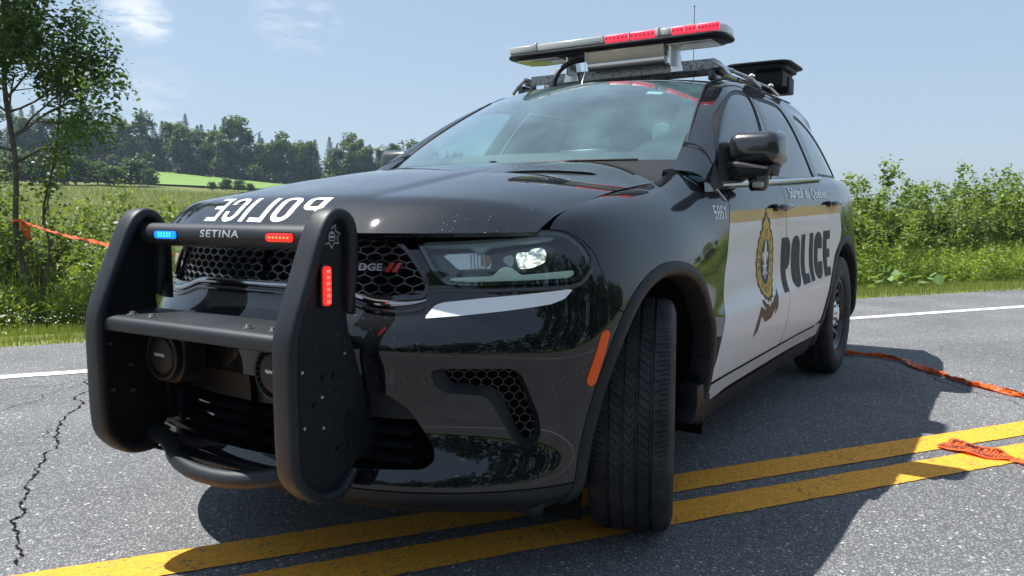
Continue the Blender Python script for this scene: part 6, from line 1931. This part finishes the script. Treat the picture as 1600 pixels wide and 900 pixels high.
for st, z0 in ((second, 1.2), (second, 1.7), (second, 2.3), (third, .9), (third, 1.4)):
    i = int(np.argmin(abs(st[:, 2] - z0))); grow(r_, st[i].copy(), np.array([r_.uniform(-.2, .8), r_.uniform(-.4, .4), .6]), .6, .009, 1, segs, tips, .5, 0, 3, .6, .2)
wm = wood_mesh('tree_wood', segs, bark); cm = fast_mesh('tree_crown', tip_leaves(r_, tips, 80, .058, .075), 6, LM['aspen'])
tx, ty = -1.86, -6.98
tree = plant_thing('roadside_tree', 'slender leafy tree leaning over the verge at the left, orange tape tied to its trunk', 'tree', None, wm, cm, (tx, ty, gz(tx, ty)), R(122), 1.0, 'trunk', 'crown')

# shrub variants
def shrub(seed, h, w, stems, per, size, mat, lev=2, jit=.05, up=.35, asp=.6, name='shrub', kids=3):
    r_ = np.random.default_rng(seed); segs = []; tips = []
    for k in range(stems):
        a = r_.uniform(0, 2 * np.pi); rr = r_.uniform(0, .18); out = r_.uniform(.1, .75) * w / h
        grow(r_, np.array([rr * math.cos(a), rr * math.sin(a), -.1]), np.array([out * math.cos(a), out * math.sin(a), 1]), h * r_.uniform(.42, .62), .016, lev, segs, tips, .5, .01, kids, .60, .18)
    return wood_mesh(name + '_wood', segs, bark, .0025), fast_mesh(name + '_leaves', tip_leaves(r_, tips, per, size, jit, up, asp), 6, mat)
SH = [shrub(31, 2.3, 1.7, 10, 46, .095, LM['alder']), shrub(32, 2.4, 1.9, 11, 44, .090, LM['alder']), shrub(33, 2.1, 2.0, 11, 46, .095, LM['alder'])]
SL = [shrub(34, 1.7, 1.3, 8, 30, .07, LM['alder'], 2, .05), shrub(35, 1.9, 1.1, 6, 24, .07, LM['alder'], 2, .05)]
BARE = []
def bare(seed):
    r_ = np.random.default_rng(seed); segs = []; tips = []
    for k in range(9):
        a = r_.uniform(0, 2 * np.pi); grow(r_, np.array([0, 0, -.05]), np.array([.9 * math.cos(a), .9 * math.sin(a), .8]), .8, .010, 1, segs, tips, .45, .0, 4, .6, .12)
    return wood_mesh('bare_wood', segs, twigm, .003), fast_mesh('bare_leaves', tip_leaves(r_, tips, 2, .05, .05), 6, LM['alder'])
BM = bare(36)
desc = ['broad bushy shrub', 'tall arching shrub', 'dense rounded shrub', 'ragged leafy shrub']
place = ['just right of the SUV\'s rear quarter', 'second from the SUV along the far verge', 'third from the SUV along the far verge', 'behind the pale broad leaves', 'above the weeds right of centre verge', 'in the middle of the right-hand hedge', 'standing tallest near the right edge', 'at the right edge of the picture', 'beyond the right-hand hedge line', 'filling the hedge behind the tallest shrub']
right = [(-7.4, -9.4, .98), (-7.9, -10.7, .76), (-8.3, -11.9, 1.04), (-7.7, -13.1, .70), (-8.5, -14.2, .96), (-8.0, -15.4, .80), (-8.8, -16.6, 1.14), (-8.1, -18.0, 1.0), (-9.6, -13.4, .86), (-9.9, -16.0, 1.0), (-9.2, -11.2, .84), (-7.6, -8.2, .84), (-9.5, -19.5, 1.2), (-8.4, -20.6, 1.0)]
for i, (n, t, s) in enumerate(right):
    x, y = nt_xy(n, t); w, c_ = SH[i % 3]
    plant_thing('shrub', '%s %s' % (['broad bushy shrub', 'tall arching shrub', 'dense rounded shrub'][i % 3], (place + ['in the back row of the right-hand hedge', 'half hidden behind the SUV\'s rear quarter', 'far end of the hedge past the right edge', 'last shrub of the hedge past the right edge'])[i]),
                'shrub', 'shrubs along the far verge', w, c_, (x, y, gz(x, y)), i * 1.7, s)
left = [(-7.6, .55, .84, 0, 'small leafy shrub between the tree and the push bumper'), (-7.9, 1.35, .80, 1, 'young thin sapling beside the leaning tree'), (-8.6, .10, .80, 0, 'light green shrub behind the front of the hood'), (-9.0, 2.0, .85, 1, 'thin sapling behind the leaning tree'), (-7.4, 2.9, .95, 0, 'shrub left of the leaning tree'), (-9.6, -1.15, .93, 1, 'sapling whose tip shows above the middle of the hood'), (-8.8, 3.3, .9, 1, 'sapling at the left edge of the picture'), (-6.9, 1.05, .80, 1, 'airy young sapling just right of the leaning tree\'s trunk'), (-7.1, 2.45, .92, 0, 'leafy shrub at the foot of the leaning tree, left of its trunk')]
for i, (n, t, s, k, lab) in enumerate(left):
    x, y = nt_xy(n, t); w, c_ = SL[k]; plant_thing('shrub', lab, 'shrub', 'shrubs along the far verge', w, c_, (x, y, gz(x, y)), i * 2.1 + .4, s)
for i, (n, t, s, lab) in enumerate([(-8.2, 1.0, 1.0, 'bare brown brush right of the leaning tree'), (-8.6, 2.2, .9, 'bare brown brush behind the leaning tree')]):
    x, y = nt_xy(n, t); plant_thing('brush', lab, 'shrub', 'dry brush', BM[0], BM[1], (x, y, gz(x, y)), i * 1.3, s)

# verge grass, weeds
def blades(name, count, n0, n1, t0, t1, h, w, mat, seed, power=1.0, lean=.35):
    r_ = np.random.default_rng(seed); n = n0 + (n1 - n0) * r_.uniform(0, 1, count) ** power; t = r_.uniform(t0, t1, count)
    x, y = nt_xy(n, t); z = hz(n, t); hh = h * r_.uniform(.4, 1.3, count); a = r_.uniform(0, 2 * np.pi, count)
    dx, dy = np.cos(a) * w, np.sin(a) * w; l = r_.uniform(0, lean, count) * hh; b = r_.uniform(0, 2 * np.pi, count)
    p1 = np.stack([x - dx, y - dy, z - .01], 1); p2 = np.stack([x + dx, y + dy, z - .01], 1); p3 = np.stack([x + l * np.cos(b), y + l * np.sin(b), z + hh], 1)
    me = fast_mesh(name, np.stack([p1, p2, p3], 1).reshape(-1, 3), 3, mat); o = bpy.data.objects.new(name, me); link(o); o['kind'] = 'stuff'; return o
gl_ = blades('grass', 60000, -4.22, -6.6, -16, 4.5, .085, .0045, LM['grass'], 41, .8)
tag(gl_, 'short sunlit grass strip along the far edge of the asphalt', 'grass')
g2_ = blades('long_grass', 90000, -6.2, -13, -26, 8, .62, .006, LM['weed'], 42, 1.1)
tag(g2_, 'long grass between the weeds and shrubs', 'grass')
g3_ = blades('meadow_grass', 170000, -11, -82, -34, 34, .42, .011, LM['meadow'], 43, 1.9)
tag(g3_, 'tall dry meadow grass of the field', 'grass')
def weeds(name, count, n0, n1, t0, t1, h, seed, mat, leafs=26, size=.075):
    r_ = np.random.default_rng(seed); n = r_.uniform(n0, n1, count); t = r_.uniform(t0, t1, count); x, y = nt_xy(n, t); z = hz(n, t)
    cl = .75 + .35 * np.sin(t * 1.9 + n) * np.sin(t * .63 + 1)
    hh = h * r_.uniform(.6, 1.15, count) * cl; lx, ly = r_.normal(0, .10, count), r_.normal(0, .10, count)
    f = r_.uniform(.12, 1.0, (count, leafs)); C = np.stack([x[:, None] + lx[:, None] * f * hh[:, None], y[:, None] + ly[:, None] * f * hh[:, None], z[:, None] + f * hh[:, None]], -1).reshape(-1, 3)
    ang = r_.uniform(0, 2 * np.pi, len(C)); D = np.stack([np.cos(ang), np.sin(ang), np.full(len(C), .45)], 1) * 1.6
    Q = leaf_quads(C, size, r_, .5, .30, 0, D)
    me = fast_mesh(name, Q, 4, mat); o = bpy.data.objects.new(name, me); link(o); o['kind'] = 'stuff'; return o
w1 = weeds('weeds', 2300, -8.0, -5.9, -22, -6.2, .80, 51, LM['weed']); tag(w1, 'bright green goldenrod weeds below the right-hand shrubs', 'weeds')
w2 = weeds('weeds', 1900, -8.2, -6.0, -2.0, 4.5, .80, 52, LM['weed']); tag(w2, 'tangled weeds at the foot of the left tree', 'weeds')
# little flowers dotted through the verge
def dots(name, count, n0, n1, t0, t1, z0, z1, s, mat, seed, label):
    r_ = np.random.default_rng(seed); n = r_.uniform(n0, n1, count); t = r_.uniform(t0, t1, count); x, y = nt_xy(n, t); C = np.stack([x, y, hz(n, t) + r_.uniform(z0, z1, count)], 1)
    me = fast_mesh(name, leaf_quads(C, s, r_, 1.0, .9), 4, mat); o = bpy.data.objects.new(name, me); link(o); o['kind'] = 'stuff'; tag(o, label, 'flowers')
dots('wildflowers', 700, -6.2, -4.6, .5, 4.5, .08, .22, .015, flowerm, 61, 'tiny white flowers in the grass below the left tree')
dots('wildflowers', 60, -6.6, -5.6, -9.5, -6.5, .12, .35, .03, flowerm, 62, 'small white flowers by the broad leaves')
# a clump of broad pale leaves
r_ = np.random.default_rng(63); C = []; x0, y0 = nt_xy(-5.45, -8.75)
for k in range(42): C.append((x0 + r_.uniform(-.6, .6), y0 + r_.uniform(-.45, .45), gz(x0, y0) + r_.uniform(.06, .24)))
me = fast_mesh('broad_leaf_clump', leaf_quads(np.array(C), .16, r_, 1.2, .85), 4, LM['bigleaf']); o = bpy.data.objects.new('burdock', me); link(o); tag(o, 'clump of broad pale leaves at the grass edge right of the rear wheel', 'plant')

# bright crop strip on the hillside
cs = []
for n_, t_ in [(-96, 22), (-97, 8), (-99, -2), (-104, -12), (-118, -21), (-136, -27), (-141, -20), (-141, 0), (-141, 22)]:
    cs.append((n_, t_))
cs = chaikin(np.array(cs, float), 2); cV, cF = tri_poly(cs); cV, cF = subdiv2d(cV, cF, 4.0)
cx_, cy_ = nt_xy(cV[:, 0], cV[:, 1]); cz_ = hz(cV[:, 0], cV[:, 1]) + .25
o = mesh_obj('crop_field', np.stack([cx_, cy_, cz_], 1), cF, pmat('young crop', (.15, .25, .035), .9, var=(.35, (.11, .20, .03), .35, .7)), smooth=True)
if o.data.polygons[0].normal.z < 0: o.data.flip_normals()
o['kind'] = 'structure'

# distant wood: every tree its own thing
def conifer(seed, h=11.0):
    r_ = np.random.default_rng(seed); C = []; D = []
    m = 3000
    f = r_.uniform(0, 1, m) ** 1.35; zz = .8 + f * (h - .8); rad = (1 - f) ** .82 * 2.8 + .03
    tier = .5 + .5 * np.cos(zz * 2 * np.pi / .75); a = r_.uniform(0, 2 * np.pi, m); rr = rad * r_.uniform(.25, 1, m) * (.70 + .30 * tier)
    lsz = .22 + .42 * (1 - f); C = np.stack([rr * np.cos(a), rr * np.sin(a), zz - rr * .25], 1); D = np.stack([np.cos(a), np.sin(a), np.full(m, -.25)], 1) * 1.6
    crown = fast_mesh('spruce_crown', leaf_quads(C, lsz, r_, .7, .55, 0, D), 4, LM['spruce'])
    return wood_mesh('spruce_trunk', [(np.array([(0, 0, -.5), (0, 0, h * .5), (0, 0, h * .97)]), .16, 2)], bark), crown
def broadleaf(seed, h=9.5, mat='broad'):
    r_ = np.random.default_rng(seed); C = []
    for k in range(26):
        a = r_.uniform(0, 2 * np.pi); z = r_.uniform(.25, .92) * h; R_ = 2.1 * math.sqrt(max(0, 1 - ((z / h - .52) / .52) ** 2)) * r_.uniform(.3, .95)
        c0 = np.array([R_ * math.cos(a), R_ * math.sin(a), z]); m = 62; v = r_.normal(0, 1, (m, 3)); v /= np.linalg.norm(v, axis=1)[:, None]
        C.append(c0 + v * r_.uniform(.45, 1.0, (m, 1)) * r_.uniform(.6, 1.05))
    C = np.concatenate(C); segs = []; tips = []
    grow(r_, np.array([0, 0, -.4]), np.array([0, 0, 1.]), h * .55, .15, 1, segs, tips, .5, 0, 5, .6, .1)
    return wood_mesh('wood', segs, bark, .02), fast_mesh('crown', leaf_quads(C, .52, r_, .5, .7), 4, LM[mat])
CON = [conifer(71), conifer(72, 12.5), conifer(73, 9.5)]
BRD = [broadleaf(81), broadleaf(82, 8.0), broadleaf(83, 10.5)]
r_ = np.random.default_rng(90); k = 0
spots = []
for row, (n_, st) in enumerate([(-145, 2.0), (-149, 2.0), (-154, 2.1)]):
    t_ = 30.0
    while t_ > -118:
        spots.append((n_ + r_.normal(0, 1.2), t_ + r_.normal(0, .6), row)); t_ -= st * r_.uniform(.8, 1.25)
for n_, t_, row in spots:
    x, y = nt_xy(n_, t_); con = r_.uniform() < (.22 + .28 * row) ; sc = r_.uniform(.62, .92) * (.90 if con else 1.0) * (1.0 + .05 * row)
    sc *= float(np.interp(t_, [-118, -70, -20, 30], [.55, .75, 1.0, .95]))
    wv, cv = (CON if con else BRD)[int(r_.integers(3))]; sc *= 1.0 if con else 1.22
    plant_thing('spruce_tree' if con else 'broadleaf_tree', ('dark spruce standing in the distant wood behind the field' if con else 'rounded leafy tree standing in the distant wood behind the field'), 'tree',
                'spruces of the distant wood' if con else 'leafy trees of the distant wood', wv, cv, (x, y, gz(x, y)), r_.uniform(0, 6.28), sc, 'trunk', 'crown')
# shrubs at the foot of the wood and along the field's hedge
FB = broadleaf(85, 3.4)
for i in range(34):
    t_ = 28 - i * 3.6 + r_.normal(0, .8); n_ = -143 + r_.normal(0, .8); x, y = nt_xy(n_, t_)
    plant_thing('field_shrub', 'low shrub at the foot of the distant wood', 'shrub', 'low shrubs before the distant wood', FB[0], FB[1], (x, y, gz(x, y)), i * 1.1, r_.uniform(.45, .8))
hed = [(-86, 13.5, .75), (-87, 11.8, .6), (-88, 10.0, .8), (-87, 15.5, .85), (-90, 8.2, .62), (-89, 6.6, .55), (-91, 5.2, .75), (-94, 3.6, .5), (-92, -3.0, .25), (-92.5, -4.4, .36), (-93, -5.8, .33), (-94, -7.2, .26)]
for i, (n_, t_, s) in enumerate(hed):
    x, y = nt_xy(n_, t_); plant_thing('hedge_shrub', 'dark round shrub in the hedge below the bright crop strip', 'shrub', 'shrubs in the field hedge', FB[0], FB[1], (x, y, gz(x, y)), i * 2.0, s)
# woods on the near side of the road, behind the photographer: seen only as reflections in the paint
Q = []
for i in range(46):
    r2 = np.random.default_rng(200 + i); n_ = 19 + r2.uniform(0, 6); t_ = -95 + i * 3.4; x, y = nt_xy(n_, t_); h = r2.uniform(5, 9); m = 420
    v = r2.normal(0, 1, (m, 3)); v /= np.linalg.norm(v, axis=1)[:, None]; C = v * [2.8, 2.8, h * .52] * r2.uniform(.5, 1, (m, 1)) + [x, y, h * .48]
    Q.append(leaf_quads(C, 1.0, r2, .5, .8))
me = fast_mesh('roadside_woods', np.concatenate(Q), 4, LM['spruce']); o = bpy.data.objects.new('roadside_woods', me); link(o); o['kind'] = 'stuff'; tag(o, 'line of trees on the near side of the road', 'woods')

# ------------------------------------------------------------------ orange barrier tape
def tape_mat():
    m, nt, b = nt_new('orange barrier tape'); b.inputs['Base Color'].default_value = (.80, .13, .02, 1); b.inputs['Roughness'].default_value = .38
    b.inputs['Specular IOR Level'].default_value = .4
    t = nt.nodes.new('ShaderNodeBsdfTranslucent'); t.inputs['Color'].default_value = (.9, .16, .02, 1); x = nt.nodes.new('ShaderNodeMixShader'); x.inputs[0].default_value = .25
    o = nt.nodes['Material Output']; nt.links.new(b.outputs[0], x.inputs[1]); nt.links.new(t.outputs[0], x.inputs[2]); nt.links.new(x.outputs[0], o.inputs['Surface']); return m
TM = tape_mat(); INK = pmat('tape ink', (.10, .02, .01), .6)
def rope(path, w, seed, twist=9.0, flat=.35, ground=True, steps=16):
    """crumpled ribbon: folded section turning along its length"""
    r_ = np.random.default_rng(seed); P = catmull(path, steps); k = len(P); T = np.gradient(P, axis=0); T /= np.linalg.norm(T, axis=1)[:, None]
    L_ = np.concatenate([[0], np.cumsum(np.linalg.norm(np.diff(P, axis=0), axis=1))]); up = np.array([0, 0, 1.])
    s_ = np.cross(T, up); s_ /= np.linalg.norm(s_, axis=1)[:, None]; u_ = np.cross(s_, T)
    sec = 7; V = []
    ph = twist * L_ + np.cumsum(r_.normal(0, .10, k)); wob = np.convolve(r_.normal(0, 1, k + 8), np.ones(9) / 3, 'valid')[:k]
    zig = r_.normal(0, .22, (k, sec)); zig = (zig + np.roll(zig, 1, 0) + np.roll(zig, -1, 0)) / 2
    for i in range(k):
        for j in range(sec):
            a = (j / (sec - 1) - .5) * w * (1 + .15 * wob[i]); h = (abs((j % 2)) - .5) * w * flat + zig[i, j] * w * .35
            c_, q = math.cos(ph[i]), math.sin(ph[i]); aa = a * c_ * .9 + h * q; hh = -a * q * .35 + h * c_
            V.append(P[i] + s_[i] * aa + u_[i] * hh)
    V = np.array(V).reshape(k, sec, 3)
    if ground: V[..., 2] = np.maximum(V[..., 2], .0065 + .002 * np.arange(sec)[None, :] / sec)
    F = [(i * sec + j, i * sec + j + 1, (i + 1) * sec + j + 1, (i + 1) * sec + j) for i in range(k - 1) for j in range(sec - 1)]
    return V.reshape(-1, 3), F
def inkmarks(V, F, seed, frac=.10):
    r_ = np.random.default_rng(seed); return [1 if r_.uniform() < frac else 0 for _ in F]
pathA = [(-3.25, .02, .014), (-3.45, .32, .014), (-3.60, .60, .014), (-3.76, .86, .016), (-3.70, 1.19, .018), (-3.42, 1.40, .018), (-3.20, 1.56, .016), (-2.98, 1.78, .018), (-2.80, 1.98, .016), (-2.45, 2.40, .016), (-2.0, 2.75, .016)]
V, F = rope(pathA, .078, 5, 5.0, .22, steps=26); o = mesh_obj('barrier_tape', V, F, [TM, INK], inkmarks(V, F, 3, .09), smooth=True)
tag(o, 'crumpled orange barrier tape trailing on the asphalt from the rear wheel', 'barrier tape')
# flat end with lettering, lying across the yellow line
e0 = np.array([-1.500, 1.665]); e1 = np.array([-1.640, 1.842])
ax = np.array([.60, .80]); ax = np.array([-.585 * 0 + .0, 0]) if False else None
def ipx(u): return u
c0, c1 = np.array([-1.540, 1.640]), np.array([-1.430, 1.905])       # along the flat piece (picture left to right)
d_ = (c1 - c0); ln = np.linalg.norm(d_); d_ /= ln; w_ = np.array([-d_[1], d_[0]])
def tp(a, b, z=0):   # a along 0..1, b across -1..1 (+ = away from the camera)
    return np.array([*(c0 + d_ * ln * a + w_ * b * .072 * (1 - .72 * smooth(.72, 1.0, np.array(a)))), .010 + z + .012 * math.sin(a * 5.0 + b) ** 2 * .8 + .006 * (b > .5)])
GA, GB = 24, 8; V = [tp(a, b) for a in np.linspace(0, 1, GA) for b in np.linspace(-1, 1, GB)]
V = np.array(V); V[:GB, :2] += np.random.default_rng(4).normal(0, .006, (GB, 2))
F = [(i * GB + j, i * GB + j + 1, (i + 1) * GB + j + 1, (i + 1) * GB + j) for i in range(GA - 1) for j in range(GB - 1)]
nv = len(V); pathB = [(*(c1 - d_ * .01), .014), (*(c1 + d_ * .05 + np.array([.02, 0])), .016), (-1.33, 1.99, .018), (-1.20, 2.06, .016), (-1.0, 2.15, .016), (-.7, 2.4, .016)]
V2_, F2_ = rope(pathB, .030, 8, flat=.5); V = np.concatenate([V, V2_]); F = F + [tuple(i + nv for i in f) for f in F2_]
tb = mesh_obj('barrier_tape', V, F, TM, smooth=True); tag(tb, 'flat printed end of orange barrier tape lying on the yellow line', 'barrier tape')
def tape_text(txt, a0, a1, b0, b1):
    V2, F2 = text2d(txt, .02); V2 = fit2d(V2, 1, 1); V2, F2 = subdiv2d(V2, F2, .03)
    P = [tp(a0 + (a1 - a0) * p[0], b0 + (b1 - b0) * p[1], .0016) for p in V2]
    return mesh_obj('lettering', P, F2, INK, smooth=False, parent=tb)
# upside down as the tape lies: letters run from right to left with their tops towards the camera
tape_text('INTERDIT - S\u00dbRET\u00c9', .97, .03, .0 - .08, -.80)
tape_text('AU CRIME 1-8', .86, .10, .82, .12)
# tape tied to the tree and stretched to the push bumper
kx, ky = tx + .01, ty + .06; kz = 1.06 - .02
end = np.array([.965, -.455, .93]); st = np.array([kx, ky, gz(tx, ty) * 0 + .965])
pth = [st + (end - st) * f - np.array([0, 0, .025 * 4 * f * (1 - f)]) for f in np.linspace(0, 1, 12)]
V, F = rope(pth, .034, 12, 5, .3, False, 8)
kn = MB(); kn.tube([(kx + .055 * math.cos(a), ky - .06 + .055 * math.sin(a), .955 + .012 * math.sin(a * 2)) for a in np.linspace(0, 2 * np.pi, 14)], .014, 6)
kn.tube([(kx, ky + .01, .95), (kx - .04, ky + .04, .88), (kx - .02, ky + .04, .80), (kx - .06, ky + .05, .76)], [.012, .02, .022, .012], 6); kn.tube([(kx, ky + .01, .95), (kx + .03, ky + .03, .90), (kx + .01, ky + .05, .83)], [.012, .018, .01], 6)
nk = len(V); V = np.concatenate([V] + kn.V); F = F + [tuple(i + nk for i in f) for f in kn.F]
tag(mesh_obj('barrier_tape', V, F, TM, smooth=True), 'orange barrier tape knotted round the left tree and stretched towards the push bumper', 'barrier tape')

# ------------------------------------------------------------------ summer haze: a thin even volume round everything
def haze_box():
    mb = MB(); x0, x1, y0, y1, z0, z1 = -330, 120, -330, 120, -3.0, 34.0
    V = [(x, y, z) for z in (z0, z1) for x, y in ((x0, y0), (x1, y0), (x1, y1), (x0, y1))]
    F = [(3, 2, 1, 0), (4, 5, 6, 7), (0, 1, 5, 4), (1, 2, 6, 5), (2, 3, 7, 6), (3, 0, 4, 7)]
    m = bpy.data.materials.new('thin haze'); m.use_nodes = True; nt = m.node_tree; nt.nodes.clear()
    o = nt.nodes.new('ShaderNodeOutputMaterial'); v = nt.nodes.new('ShaderNodeVolumePrincipled')
    v.inputs['Color'].default_value = (.62, .78, 1.0, 1); v.inputs['Density'].default_value = .0005; v.inputs['Anisotropy'].default_value = .2
    nt.links.new(v.outputs[0], o.inputs['Volume'])
    ob = mesh_obj('haze', V, F, m, smooth=False); ob['kind'] = 'stuff'; return ob
haze_box()
